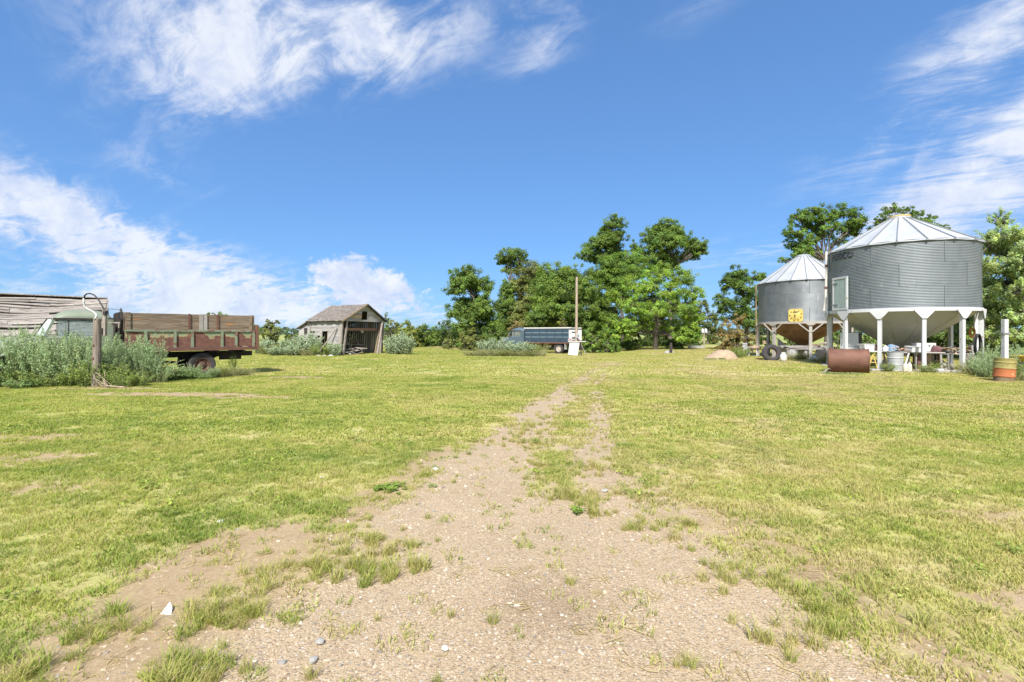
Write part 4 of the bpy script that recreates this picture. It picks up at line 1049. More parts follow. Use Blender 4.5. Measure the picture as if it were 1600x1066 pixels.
# ------------------------------------------------------------------ weeds
def herb_mesh(name, seed, stems, height, rad, col, leaf, per, lean=0.25, tip=None, aspect=0.35, low=0.05, flop=0.0):
    """stems fanning from a crown at the origin, leaves all along them; returns (stem mesh, leaf mesh)"""
    r = np.random.default_rng(seed); mb = MB(); lv = Leaves()
    c0 = np.array(col, float); c1 = np.array(tip if tip is not None else col, float)
    for k in range(stems):
        a = r.uniform(0, 2 * np.pi); q = math.sqrt(r.uniform(0, 1)); h = height * r.uniform(0.62, 1.08) * (1 - 0.35 * q * q)
        b = np.array([math.cos(a) * rad * q * 0.55, math.sin(a) * rad * q * 0.55, 0.0])
        out = np.array([math.cos(a), math.sin(a), 0]) * (rad * q * 0.6 + h * lean * r.uniform(0.1, 1.0))
        bend = r.normal(0, 0.05 * h, 3)
        t = np.linspace(0, 1, 5)
        pts = b + out[None] * (t ** 1.6)[:, None] + np.array([0, 0, 1])[None] * (h * (t - flop * t * t))[:, None] + bend[None] * np.sin(t * np.pi)[:, None]
        mb.tube([tuple(p) for p in pts], [0.007, 0.006, 0.005, 0.004, 0.002], 3, cap=False)
        n = max(6, int(per * r.uniform(0.7, 1.3)))
        tt = low + (1 - low) * r.uniform(0, 1, n) ** 0.75
        p = np.stack([np.interp(tt, t, pts[:, i]) for i in range(3)], 1)
        wd = leaf * (2.1 - 1.35 * tt)
        j = r.normal(0, 1, (n, 3)); j /= np.linalg.norm(j, axis=1, keepdims=True)
        p = p + j * wd[:, None] * np.array([1, 1, 0.6])
        p[:, 2] = np.maximum(p[:, 2], 0.01)
        sc = 1 + r.normal(0, 0.12)
        f = np.clip(tt + r.normal(0, 0.12, n), 0, 1)[:, None]
        cc = (c0 * (1 - f) + c1 * f) * sc * (1 + r.normal(0, 0.12, (n, 1)))
        lv.p.append(p); lv.n.append(j * 0.7 + np.array([0, 0, 0.45]) + r.normal(0, 0.35, (n, 3))); lv.s.append(leaf * r.uniform(0.7, 1.5, n)); lv.c.append(np.clip(cc, 0.01, 0.9))
    return mb.mesh(name + '_stem', M['stem']), lv.mesh(name + '_leaf', M['herb'], r, aspect)

SILVER, SILVER_T = (0.175, 0.255, 0.085), (0.345, 0.455, 0.260)
HERB = {}
for v in range(4):
    HERB['silver', v] = herb_mesh('wormwood', 300 + v, 70, 1.0, 0.36, SILVER, 0.032, 115, 0.22, SILVER_T, aspect=0.30)
    HERB['far', v] = herb_mesh('wormwood_far', 320 + v, 50, 1.0, 0.40, (0.20, 0.25, 0.13), 0.07, 52, 0.20, (0.36, 0.44, 0.30), aspect=0.4)
    HERB['green', v] = herb_mesh('tall_weed', 340 + v, 34, 1.0, 0.38, (0.13, 0.20, 0.045), 0.052, 48, 0.3, (0.24, 0.31, 0.085), aspect=0.45)
    HERB['lush', v] = herb_mesh('tall_grass', 360 + v, 110, 1.0, 0.45, (0.17, 0.24, 0.045), 0.045, 18, 0.35, (0.30, 0.36, 0.09), aspect=0.12)
    HERB['low', v] = herb_mesh('low_weed', 380 + v, 46, 0.42, 0.42, (0.12, 0.195, 0.055), 0.050, 34, 0.7, (0.21, 0.30, 0.115), aspect=0.5)
HERB['floppy', 0] = herb_mesh('leaning_wormwood', 395, 40, 1.15, 0.35, SILVER, 0.036, 90, 0.9, SILVER_T, flop=0.35)
NAMES = {'silver': ('wormwood_plant', 'wormwood'), 'far': ('wormwood_plant', 'wormwood'), 'green': ('tall_weed', 'weed'), 'lush': ('grass_tussock', 'grass'), 'low': ('low_weed', 'weed'), 'floppy': ('wormwood_plant', 'wormwood')}
def herb(kind, x, y, h, w, label, group=None, var=None):
    var = random.randrange(4) if var is None else var
    st, lf = HERB[kind, var]
    n, cat = NAMES[kind]
    o = thing(n, label, cat, (x, y, gzf(x, y) - 0.02), random.uniform(0, 6.28), group)
    o.scale = (w, w, h)
    link('stem', st, o); link('foliage', lf, o)
    return o

lab = 'silvery green wormwood in the tall bank hiding the front of the old truck'
grp = 'wormwood bank in front of the old truck'
for k in range(30):                                   # bank along the near side of the cab and the front of the box
    t = k / 29
    x = -18.6 + 6.0 * t + random.uniform(-.25, .25)
    row = k % 3
    y = 15.35 + row * 0.42 + random.uniform(-.12, .12) + max(0, t - .75) * 2.4
    h = (1.66 + 0.12 * row) * random.uniform(.9, 1.08) * (1.0 if t < .8 else .92)
    herb('silver', x, y, h, random.uniform(1.15, 1.45), lab, grp)
herb('floppy', -11.95, 16.35, 1.15, 0.9, 'wormwood leaning out to the right at the end of the bank', var=0)
herb('silver', -12.3, 16.25, 1.40, 1.0, 'upright wormwood at the right end of the bank beside the truck box', var=1)
lab = 'leafy green weed along the foot of the wormwood bank'
for k in range(13):
    x = -16.6 + k * 0.40 + random.uniform(-.15, .15)
    herb('green', x, 15.12 + random.uniform(-.08, .25), random.uniform(.5, .95), random.uniform(.8, 1.1), lab, 'green weeds under the wormwood bank')
herb('low', -14.9, 14.75, 0.8, 1.0, 'pale low weed at the foot of the bank left of the post', var=0)
herb('low', -15.9, 14.95, 1.3, 1.2, 'bushy bright green weed at the bottom left of the bank', var=1)
for px, d, h, w_, kd, lb in [(248, 16.9, 1.3, 1.2, 'low', 'sprawling low weed at the right end of the bank'), (266, 17.3, 1.15, 1.2, 'low', 'low green weed under the truck box, nearer the bank'), (285, 17.6, 1.1, 1.1, 'low', 'low green weed under the truck box, nearer the wheel'),
                            (301, 17.9, .62, .7, 'silver', 'small silvery weed in front of the rear wheel, left half'), (333, 18.0, .5, .6, 'silver', 'small silvery weed in front of the rear wheel, right half'), (318, 17.8, .7, .7, 'low', 'small green weed at the foot of the rear wheel'),
                            (347, 18.4, .55, .9, 'lush', 'green tuft just behind the rear wheel of the old truck'), (363, 18.8, .5, 1.0, 'lush', 'green tuft below the tail of the old truck'), (381, 19.2, .36, 1.0, 'lush', 'low green tuft at the very tail of the old truck'), (364, 19.6, .95, .35, 'green', 'single tall weed by the tail of the old truck')]:
    x, y = W(px, d), d
    herb(kd, x, y, h, w_, lb)
# around the shed
for i, (px, d, h, w_, kd, lb) in enumerate([
        (410, 41, 1.5, 1.9, 'far', 'silvery wormwood just past the tailgate of the old truck'), (432, 43, 1.0, 2.2, 'lush', 'bright green rough grass left of the shed, nearer the truck'), (447, 44, 1.1, 2.4, 'lush', 'bright green rough grass left of the shed, nearer the shed'),
        (450, 38.6, 1.6, 1.6, 'far', 'silvery wormwood standing alone left of the shed'), (433, 37, .8, 1.6, 'far', 'low grey wormwood at the lawn edge left of the shed'), (460, 36.8, .9, 1.5, 'far', 'low wormwood at the lawn edge before the lean-to'),
        (478, 38.4, 1.9, 2.0, 'far', 'tall wormwood in front of the lean-to wall'), (490, 38.2, 1.7, 1.6, 'far', 'tall wormwood left of the side doorway'), (503, 37.0, 1.1, 1.7, 'green', 'yellowing weed below the side doorway of the shed'),
        (516, 36.9, 1.1, 1.5, 'green', 'yellowing weed at the foot of the long prop'), (525, 36.6, 1.2, 1.2, 'far', 'wormwood at the near corner of the shed'), (420, 39, .8, 2.0, 'lush', 'green tussock between the truck tail and the lone wormwood'),
        (470, 37, .7, 1.4, 'lush', 'green tussock at the lawn edge before the lean-to'), (482, 36.6, .6, 1.3, 'lush', 'green tussock before the shed side wall'),
        (610, 40.5, 1.6, 1.3, 'far', 'smaller silvery wormwood against the right wall of the shed'), (619, 40.0, 1.9, 1.7, 'far', 'big round silvery wormwood right of the shed, left half'), (631, 40.2, 2.0, 1.9, 'far', 'big round silvery wormwood right of the shed, right half')]):
    herb(kd, W(px, d), d, h, w_, lb)
# in front of the blue truck
for i, (px, d, h, w_, kd, lb) in enumerate([
        (757, 43, 1.7, 1.5, 'far', 'leftmost silvery wormwood before the blue truck'), (771, 43, 1.6, 1.2, 'far', 'second silvery wormwood from the left before the blue truck'), (788, 42.6, 1.7, 1.3, 'far', 'silvery wormwood below the nose of the blue truck'),
        (808, 41.5, 1.35, 1.9, 'far', 'silvery wormwood below the cab of the blue truck'), (822, 41.3, 1.3, 1.7, 'far', 'silvery wormwood below the front of the blue box'), (835, 41.2, 1.25, 1.6, 'green', 'tall green weed below the blue box'), (846, 41, 1.3, 1.4, 'lush', 'bright green grass just left of the blue truck wheel'),
        (738, 42, .7, 2.0, 'lush', 'rough grass at the left end of the weeds before the blue truck'), (752, 41, .75, 2.0, 'lush', 'rough grass below the leftmost wormwood'), (768, 40.8, .7, 2.0, 'lush', 'rough grass below the second wormwood'), (783, 40.6, .7, 2.0, 'lush', 'rough grass below the nose of the truck'), (800, 40.2, .6, 2.0, 'lush', 'rough grass edging the weeds below the cab'), (818, 40.0, .6, 2.0, 'lush', 'rough grass edging the weeds below the box'), (836, 40.0, .7, 1.8, 'lush', 'rough grass at the right end of the weeds')]):
    herb(kd, W(px, d), d, h, w_, lb)
# round the bins
for i, (px, d, h, w_, kd, lb) in enumerate([
        (1150, 33.5, .8, 1.4, 'green', 'green weed at the right end of the sand heap'), (1158, 34.5, .9, 1.3, 'green', 'green weed between the sand heap and the chair'), (1110, 31.5, .3, .8, 'low', 'small weed on the left toe of the sand heap'), (1128, 31.4, .35, .5, 'low', 'small weed in front of the sand heap'),
        (1240, 31.2, .55, 1.3, 'lush', 'dry grass beneath the lumber under the smaller bin'), (1252, 31.4, .5, 1.2, 'lush', 'grass left of the front leg of the smaller bin'), (1285, 27.5, .55, 1.2, 'lush', 'grass tuft left of the rusty tank'), (1278, 29, .45, 1.0, 'low', 'weed right of the front leg of the smaller bin'),
        (1388, 21.3, .45, .8, 'green', 'green weed left of the grey drum'), (1448, 20.9, .45, .9, 'green', 'green weed at the foot of the centre front leg'), (1455, 22.5, .5, 1.0, 'green', 'green weed before the pink cabinet'),
        (1512, 20.9, .5, 1.0, 'lush', 'bright grass right of the last front leg'), (1520, 20.2, .55, 1.1, 'lush', 'bright grass between the bin leg and the drum'), (1532, 19.4, 1.0, 1.1, 'silver', 'silvery weed right of the large bin'), (1540, 18.2, .8, 1.0, 'silver', 'silvery weed left of the orange drum'), (1546, 20.5, 1.3, 1.1, 'silver', 'taller silvery weed behind the orange drum'),
        (1582, 18.9, 1.2, 1.0, 'silver', 'silvery weed right of the white post'), (1596, 18.0, .8, 1.0, 'green', 'green weed at the right edge beside the orange drum'), (1590, 17.0, .45, .9, 'lush', 'grass tuft right of the orange drum'), (1604, 20.0, 1.5, 1.2, 'silver', 'tall silvery weed at the right edge of the photo'),
        (1300, 20.0, .28, .8, 'low', 'weed growing against the left end of the rusty tank'), (1330, 19.75, .22, .9, 'low', 'weed growing along the middle of the rusty tank')]):
    herb(kd, W(px, d), d, h, w_, lb)
# broad-leaved weeds beside the track
def rosette(x, y, rad, n, label, seed):
    r = random.Random(seed); mb = MB()
    o = thing('broadleaf_weed', label, 'weed', (x, y, gzf(x, y) - 0.01))
    V = []; T = []; col = []
    for k in range(n):
        a = r.uniform(0, 6.28); L_ = rad * r.uniform(.3, .62); w_ = L_ * r.uniform(.20, .30); up = r.uniform(.6, 1.5)
        ox, oy = r.gauss(0, .42) * rad, r.gauss(0, .3) * rad
        b = len(V); d = Vector((math.cos(a), math.sin(a), 0)); s = Vector((-d.y, d.x, 0))
        for t in (0, .35, .7, 1.0):
            c = Vector((ox, oy, 0)) + d * L_ * t + Vector((0, 0, L_ * up * (t - .75 * t * t) + .01)); ww = w_ * (0.15, 1.0, .8, .05)[(0, .35, .7, 1.0).index(t)]
            V += [c - s * ww, c + Vector((0, 0, -ww * .3)), c + s * ww]
        for i in range(3):
            q = b + i * 3
            T += [(q, q + 1, q + 4), (q, q + 4, q + 3), (q + 1, q + 2, q + 5), (q + 1, q + 5, q + 4)]
        g = r.uniform(.8, 1.3); col += [(.20 * g, .29 * g, .055 * g)] * 12
    link('leaf_rosette', raw_mesh('leaf_rosette', V, T, col, M['leaf'], True), o)['kind'] = 'stuff'
rosette(-1.33, 5.15, 0.17, 60, 'bright green broad leaved weed left of the track', 1)
rosette(-0.88, 5.25, 0.07, 18, 'small broad leaved weed on the left wheel rut', 2)
rosette(1.65, 7.15, 0.13, 34, 'broad leaved weed at the right side of the far track', 3)
rosette(0.35, 7.4, 0.16, 40, 'dark green weed between the wheel ruts', 4)
rosette(0.62, 4.50, 0.10, 40, 'dark weed on the gravel in the middle of the track', 5)

# ------------------------------------------------------------------ grain bins
def bin_tank(name, label, loc, rad, z0, z1, apex, rings, sheets, npan, nleg, leg_phase, mats, cone_z, leg_w, gusset):
    root = thing(name, label, 'grain bin', loc)
    mw, mr, mrib, msteel, mcone = mats
    # corrugated wall sheets, ring by ring, lapped at the seams
    hr = (z1 - z0) / rings; pitch = 0.0685; n = max(3, int(round(hr / pitch))); sub = 5
    prof = []
    for i in range(n * sub + 1):
        t = i / sub
        prof.append((rad + 0.012 * math.cos(2 * math.pi * t), hr * i / (n * sub)))
    arc = 2 * math.pi / sheets
    sheet = MB().lathe(prof, 9, a0=0, a1=arc + 0.012).mesh('wall_sheet', mw, 'all')
    for k in range(rings):
        for s in range(sheets):
            f = 1 + 0.0012 * ((s + k) % 2)
            link('wall_sheet', sheet, root, (0, 0, z0 + hr * k), (0, 0, arc * s + (0.5 * arc if k % 2 else 0.1)), (f, f, 1.0))
    seam = MB().box((rad + .017, 0, hr / 2), (.008, .03, hr - .02)).mesh('wall_seam', mw)
    for k in range(rings):
        for s in range(sheets):
            link('wall_seam', seam, root, (0, 0, z0 + hr * k), (0, 0, arc * s + (0.5 * arc if k % 2 else 0.1) + .006))
    # roof: flat wedge panels with a standing rib at each seam
    da = 2 * math.pi / npan; er = rad + 0.10; top_r = 0.42; ez = z1 - 0.04; tz = apex - 0.12
    pm = MB()
    a0, a1 = -da / 2, da / 2
    P = [(top_r * math.cos(a0), top_r * math.sin(a0), tz), (top_r * math.cos(a1), top_r * math.sin(a1), tz), (er * math.cos(a1), er * math.sin(a1), ez), (er * math.cos(a0), er * math.sin(a0), ez)]
    mid = [((P[0][i] + P[1][i]) / 2) for i in range(3)], [((P[3][i] + P[2][i]) / 2) for i in range(3)]
    vs = [P[0], (mid[0][0], mid[0][1], mid[0][2] - 0.006), P[1], P[3], (mid[1][0], mid[1][1], mid[1][2] - 0.02), P[2]]
    low = [(v[0], v[1], v[2] - 0.03) for v in vs]
    pm.add(vs + low, [(0, 1, 4, 3), (1, 2, 5, 4), (3, 4, 10, 9), (4, 5, 11, 10)])
    panel = pm.mesh('roof_panel', mr)
    rb = MB()
    rb.bar((top_r * 0.98, 0, tz + 0.012), (er + 0.015, 0, ez + 0.012), 0.045, 0.055)
    rb.box((er + 0.0, 0, ez - 0.02), (0.05, 0.075, 0.06))
    ribm = rb.mesh('roof_rib', mrib)
    for k in range(npan):
        link('roof_panel', panel, root, rot=(0, 0, da * k)); link('roof_rib', ribm, root, rot=(0, 0, da * (k + .5)))
    eave = MB().lathe([(rad + 0.015, z1 - 0.10), (rad + 0.03, z1 - 0.10), (rad + 0.03, z1 - 0.02), (rad + 0.015, z1 - 0.02)], 64).build('eave_band', mrib, root)
    # cap
    cap = MB().lathe([(top_r + 0.06, tz - 0.03), (top_r + 0.06, tz + 0.05), (top_r - 0.05, tz + 0.09), (0.04, apex + 0.04), (0.0, apex + 0.045)], 20).build('roof_cap', mr, root, smooth=True)
    # hopper cone of lapped wedge sheets, ring beam, legs
    cone = MB().lathe([(rad - 0.03, z0 + 0.05), (rad - 0.05, z0 - 0.10), (0.34, cone_z + 0.10), (0.30, cone_z)], 36).build('hopper_cone', mcone, root, smooth=True)
    gate = MB().box((0, 0, cone_z - 0.03), (0.62, 0.62, 0.09)).box((0.35, 0, cone_z - 0.03), (0.5, 0.06, 0.05)).build('slide_gate', msteel, cone)
    for k in range(12):
        a = 2 * math.pi * k / 12 + 0.2
        p0 = Vector(((rad - 0.045) * math.cos(a), (rad - 0.045) * math.sin(a), z0 - 0.10)); p1 = Vector((0.345 * math.cos(a), 0.345 * math.sin(a), cone_z + 0.10))
        MB().bar(p0, p1, 0.05, 0.012).build('cone_seam', mcone, cone)
    MB().lathe([(rad + 0.035, z0 - 0.10), (rad + 0.075, z0 - 0.10), (rad + 0.075, z0 + 0.055), (rad + 0.035, z0 + 0.055), (rad + 0.035, z0 - 0.10)], 64).build('ring_beam', msteel, root)
    lm = MB()
    lm.box((0, 0, (z0 - 0.10) / 2), (leg_w, leg_w, z0 - 0.10))
    lm.box((0, 0, 0.015), (leg_w * 1.7, leg_w * 1.7, 0.03))
    legm = lm.mesh('leg', msteel)
    gm = MB()
    if gusset == 'plate':
        gm.prism([(-0.36, z0 + 0.0), (-0.36, z0 - 0.10), (-leg_w * .56, z0 - 0.44), (leg_w * .56, z0 - 0.44), (0.36, z0 - 0.10), (0.36, z0 + 0.0)], -0.012, 0.012, plane='YZ')
    else:
        gm.bar((0, -leg_w * .4, z0 - 0.66), (0, -0.72, z0 - 0.08), 0.05, 0.07).bar((0, leg_w * .4, z0 - 0.66), (0, 0.72, z0 - 0.08), 0.05, 0.07)
        gm.box((0, 0, z0 - 0.13), (0.05, 0.52, 0.08)).box((0, 0, z0 - .19), (.05, .34, .07))
    gusm = gm.mesh('gusset', msteel)
    for k in range(nleg):
        a = leg_phase + 2 * math.pi * k / nleg
        rr = rad + 0.01
        lo = link('leg', legm, root, (rr * math.cos(a), rr * math.sin(a), 0), (0, 0, a))
        link('leg_gusset', gusm, lo, (leg_w / 2 + 0.035, 0, 0))
        MB().box((0, 0, -0.02), (0.62, 0.62, 0.10)).build('footing', M['concrete'], lo, bevel=0.02)
    return root

BX, BY, BR = 19.46, 24.32, 3.0
big = bin_tank('hopper_bin', 'large galvanised hopper bin on white steel legs', (BX, BY, gzf(BX, BY)), BR, 2.78, 5.90, 7.55, 3, 7, 18, 12, R(-82), (M['galv'], M['roof_tin'], M['rib_tin'], M['white_steel'], M['cone_grey']), 0.86, 0.145, 'plate')
SX, SY, SR = 21.0, 34.86, 2.90
small = bin_tank('hopper_bin', 'smaller hopper bin with a rusty cone and a yellow hatch', (SX, SY, gzf(SX, SY)), SR, 2.45, 5.36, 7.36, 3, 6, 20, 8, R(-113), (M['galv_dark'], M['roof_tin'], M['rib_tin'], M['beige_steel'], M['cone_rust']), 0.82, 0.18, 'brace')

def bin_angle(px, cx, cy, rad):
    """angle on the near wall of a bin that is seen at a photo column"""
    d = Vector(((px - 800) / F, 1.0)); c = Vector((cx, cy))
    a = d.dot(d); b = -2 * d.dot(c); cc = c.dot(c) - rad * rad
    t = (-b - math.sqrt(max(0, b * b - 4 * a * cc))) / (2 * a)
    p = d * t - c
    return math.atan2(p.y, p.x), t

# planked door on the large bin
a, dep = bin_angle(1316, BX, BY, BR)
a_l, a_r = [bin_angle(q, BX, BY, BR)[0] % (2 * math.pi) for q in (1304.5, 1327)]
z_b, z_t = Z(484, dep) - 0.02, Z(433, dep)
dw = abs(a_r - a_l) * BR
door = bpy.data.objects.new('access_door', MB().box((0, 0, (z_t - z_b) / 2), (0.05, dw, z_t - z_b)).mesh('access_door', M['pale_green'])); C.objects.link(door)
door.parent = big; door.location = ((BR + 0.035) * math.cos((a_l + a_r) / 2), (BR + 0.035) * math.sin((a_l + a_r) / 2), z_b); door.rotation_euler = (0, 0, (a_l + a_r) / 2)
hd = z_t - z_b
for k in range(6):
    MB().box((0.038, -dw / 2 + 0.10 + (dw - 0.20) * (k + .5) / 6, hd / 2), (0.024, (dw - 0.20) / 6 - 0.018, hd - 0.24)).build('door_plank', M['pale_green'], door)
fr = MB().box((0.04, -dw / 2 + .045, hd / 2), (0.045, 0.09, hd)).box((0.04, dw / 2 - .045, hd / 2), (0.045, 0.09, hd)).box((0.042, 0, hd - .05), (0.045, dw, 0.10)).box((0.042, 0, .05), (0.045, dw, 0.10))
fr.build('door_frame', M['white_steel'], door)
for zz in (0.28, hd - 0.3):
    MB().box((0.062, -dw / 2 + .22, zz), (0.02, 0.34, 0.05)).build('hinge', M['rib_tin'], door)
# maker's lettering, wrapped on the wall; the first letter is nearly worn off
def wall_text(parent, txt, a_start, z, size, rad, mats):
    x = 0.0
    for ch, m in zip(txt, mats):
        cu = bpy.data.curves.new('letter', 'FONT'); cu.body = ch; cu.size = size; cu.extrude = 0.0; cu.offset = 0.013
        to = bpy.data.objects.new('letter_tmp', cu); C.objects.link(to)
        bpy.context.view_layer.update()
        me = bpy.data.meshes.new_from_object(to.evaluated_get(bpy.context.evaluated_depsgraph_get()))
        w = max(v.co.x for v in me.vertices); bpy.data.objects.remove(to)
        for v in me.vertices:
            ang = a_start + (x + v.co.x * 0.96) / rad
            v.co = Vector((rad * math.cos(ang), rad * math.sin(ang), z + v.co.y))
        me.materials.clear(); me.materials.append(m)
        o = link('letter', me, parent)
        sd = o.modifiers.new('thick', 'SOLIDIFY'); sd.thickness = 0.004
        x += w * 0.96 + size * 0.10
a_s, dep = bin_angle(1300.0, BX, BY, BR)
wall_text(big, 'ROSCO', a_s, Z(409, dep), 0.42, BR + 0.026, [M['letter_faded'], M['letter'], M['letter'], M['letter'], M['letter']])
# dented old downpipe / ladder rail at the left of the large bin
a, dep = bin_angle(1294.5, BX, BY, BR)
pr = BR + 0.13
pz0, pz1 = Z(489, dep) + .1, Z(394, dep)
pipe = MB()
ca, sa = math.cos(a + R(3)), math.sin(a + R(3))
pipe.tube([(pr * ca, pr * sa, pz1), (pr * ca, pr * sa, pz1 - 1.3), ((pr + .03) * ca, (pr + .03) * sa, pz0 + .6), ((pr + .10) * ca, (pr + .10) * sa, pz0)], 0.055, 10)
po = pipe.build('fill_pipe', M['white_trim'], big, smooth=True)
for zz in (pz1 - .75, pz1 - 1.9):
    MB().lathe([(0.058, -.06), (0.075, -.06), (0.075, .06), (0.058, .06)], 12).build('pipe_clamp', M['rust_rail'], po, loc=(pr * ca, pr * sa, zz))
# ladder on the left side of the small bin
a, dep = bin_angle(1184.5, SX, SY, SR)
lad = MB()
la, ra = a + R(4), a + R(-3.5)
for q in (la, ra):
    lad.bar(((SR + .15) * math.cos(q), (SR + .15) * math.sin(q), 0.55), ((SR + .15) * math.cos(q), (SR + .15) * math.sin(q), 5.3), 0.05, 0.05)
lo = lad.build('ladder', M['rusty_ladder'], small)
rung = MB().bar(((SR + .15) * math.cos(la), (SR + .15) * math.sin(la), 0), ((SR + .15) * math.cos(ra), (SR + .15) * math.sin(ra), 0), 0.028, 0.028).mesh('rung', M['rusty_ladder'])
for k in range(15): link('rung', rung, lo, (0, 0, 0.75 + 0.31 * k))
# yellow hatch on the small bin: square plate, round cover, ring of bolts
a, dep = bin_angle(1243.5, SX, SY, SR)
zc = Z(493, dep); hs = 0.43
hatch = MB().prism([(-hs, -hs + .1), (-hs + .1, -hs), (hs - .1, -hs), (hs, -hs + .1), (hs, hs - .1), (hs - .1, hs), (-hs + .1, hs), (-hs, hs - .1)], -0.03, 0.03, 'YZ').build('access_hatch', M['yellow'], small)
hatch.location = ((SR + .05) * math.cos(a), (SR + .05) * math.sin(a), zc); hatch.rotation_euler = (0, 0, a)
MB().lathe([(0.0, .075), (0.26, .07), (0.33, .035), (0.36, .03)], 24, axis='X').build('hatch_cover', M['yellow'], hatch, smooth=True)
bolt = MB().lathe([(0.035, 0.0), (0.035, .03), (0.0, .035)], 8, axis='X').mesh('hatch_bolt', M['dark_metal'])
for k in range(9):
    q = 2 * math.pi * k / 9 + .3
    link('hatch_bolt', bolt, hatch, (0.035, .34 * math.cos(q), .34 * math.sin(q)))
MB().box((0.095, -.03, -.02), (0.03, .05, .22), (0, 0, 0)).box((0.095, .0, .24), (.02, .3, .05)).build('hatch_handle', M['dark_metal'], hatch)
# roof ring on the large bin's cap
MB().lathe([(0.40, 7.50), (0.47, 7.50), (0.47, 7.55), (0.40, 7.55), (0.40, 7.50)], 20).build('cap_ring', M['yellow'], big)

# ------------------------------------------------------------------ things round the bins
def put(name, label, cat, px, d, rz=0.0, z=None, group=None):
    x = W(px, d)
    return thing(name, label, cat, (x, d, (gzf(x, d) if z is None else z) - 0.005), rz, group)
# rusty tank lying on its side
t = put('steel_tank', 'large rusty steel tank lying on its side before the large bin', 'tank', 1325, 20.8, R(-31))
rt, lt = 0.52, 0.70
sh = MB()
rr = np.random.default_rng(3)
prof = [(rt * .97, -lt)] + [(rt * (1 + rr.normal(0, .004)), -lt + 2 * lt * k / 14) for k in range(1, 14)] + [(rt * .99, lt)]
sh.lathe(prof, 40, axis='X', c=(0, 0, rt - .02))
sh.build('shell', M['rust'], t, smooth='all')
for s in (-1, 1):
    MB().lathe([(rt + .012, s * (lt - .02)), (rt + .012, s * (lt + .02)), (rt - .02, s * (lt + .02))], 40, axis='X', c=(0, 0, rt - .02)).build('rim', M['rust_rail'], t)
    MB().lathe([(rt - .02, s * (lt - .01)), (rt * .6, s * (lt + .035)), (0.0, s * (lt + .05))], 40, axis='X', c=(0, 0, rt - .02)).build('tank_end', M['rust'], t, smooth=True)
MB().lathe([(.06, 0), (.06, .05), (0, .05)], 12, c=(-.62, 0, 2 * rt - .025)).build('bung', M['rust_rail'], t)
MB().lathe([(.05, 0), (.05, .04), (0, .04)], 12, c=(.55, .05, 2 * rt - .03)).build('bung', M['rust_rail'], t)
t = put('broken_branch', 'crooked broken branch lying at the left end of the rusty tank', 'branch', 1291, 20.3)
MB().tube([(-.2, 0, .03), (0, .05, .10), (.12, 0, .22), (.2, .03, .16)], [.02, .025, .02, .012], 6).tube([(0, .05, .10), (-.08, 0, .25)], [.018, .008], 5).build('branch_wood', M['board_v'], t)

# upright refrigerator and what stands by it
t = put('refrigerator', 'white upright refrigerator under the left of the large bin', 'refrigerator', 1330, 24.6, R(-47))
MB().box((0, 0, .88), (.78, .68, 1.72)).build('cabinet', M['grey_side'], t, bevel=.02)
MB().box((0, -.37, 1.38), (.77, .06, .68)).build('freezer_door', M['enamel'], t, bevel=.015)
MB().box((0, -.37, .54), (.77, .06, .96)).build('fridge_door', M['enamel'], t, bevel=.015)
MB().box((-.30, -.42, 1.2), (.03, .04, .22)).build('handle', M['rib_tin'], t)
MB().box((-.30, -.42, .85), (.03, .04, .26)).build('handle', M['rib_tin'], t)

def bench(name, label, px0, px1, d0, d1, z, m, legs, thick=.05, depth=.62, planks=3):
    x0, x1 = W(px0, d0), W(px1, d1)
    L_ = math.hypot(x1 - x0, d1 - d0); a = math.atan2(d1 - d0, x1 - x0)
    t = thing(name, label, 'table', ((x0 + x1) / 2, (d0 + d1) / 2, gzf(x0, d0)), a)
    for k in range(planks):
        MB().box((random.uniform(-.04, .04), -depth / 2 + depth * (k + .5) / planks, z), (L_, depth / planks - .012, thick), (0, random.uniform(-.006, .006), random.uniform(-.008, .008))).build('top_plank', m, t)
    for q in legs:
        for s in (-1, 1):
            MB().box((q * L_ / 2, s * (depth / 2 - .06), (z - .03) / 2), (.08, .06, z - .03), (0, random.uniform(-.05, .05), 0)).build('leg', M['lumber'], t)
    return t
bench('work_bench', 'pale topped bench right of the refrigerator', 1338, 1388, 23.0, 22.6, .84, M['white_board'], (-.9, .9))
bench('plank_table', 'long plank table loaded with junk under the large bin', 1390, 1468, 22.6, 22.3, .80, M['lumber'], (-.92, -.1, .9))
bench('plank_table', 'sagging plank table at the right under the large bin', 1470, 1527, 22.3, 22.6, .74, M['lumber'], (-.9, .85))

def tub(name, label, px, d, z, w0, w1, h, m, rz=0, dy=.4):
    t = put(name, label, 'tub', px, d, rz, gzf(W(px, d), d) + z)
    b = MB()
    outer = [(-w0, -dy * .85, 0), (w0, -dy * .85, 0), (w0, dy * .85, 0), (-w0, dy * .85, 0), (-w1, -dy, h), (w1, -dy, h), (w1, dy, h), (-w1, dy, h)]
    inner = [(x * .93, y * .93, zz if zz else .03) for x, y, zz in outer]
    b.add(outer + inner, [(0, 3, 2, 1), (0, 1, 5, 4), (1, 2, 6, 5), (2, 3, 7, 6), (3, 0, 4, 7), (8, 9, 10, 11), (8, 12, 13, 9), (9, 13, 14, 10), (10, 14, 15, 11), (11, 15, 12, 8), (4, 5, 13, 12), (5, 6, 14, 13), (6, 7, 15, 14), (7, 4, 12, 15)])
    b.build('body', m, t)
    MB().bar((-w1, -dy, h), (w1, -dy, h), .04, .03).bar((-w1, dy, h), (w1, dy, h), .04, .03).bar((-w1, -dy, h), (-w1, dy, h), .04, .03).bar((w1, -dy, h), (w1, dy, h), .04, .03).build('rim', m, t)
    return t
tub('wash_tub', 'pale grey tub standing on the bench right of the refrigerator', 1355, 22.9, .87, .21, .29, .30, M['plastic_white'], dy=.2)
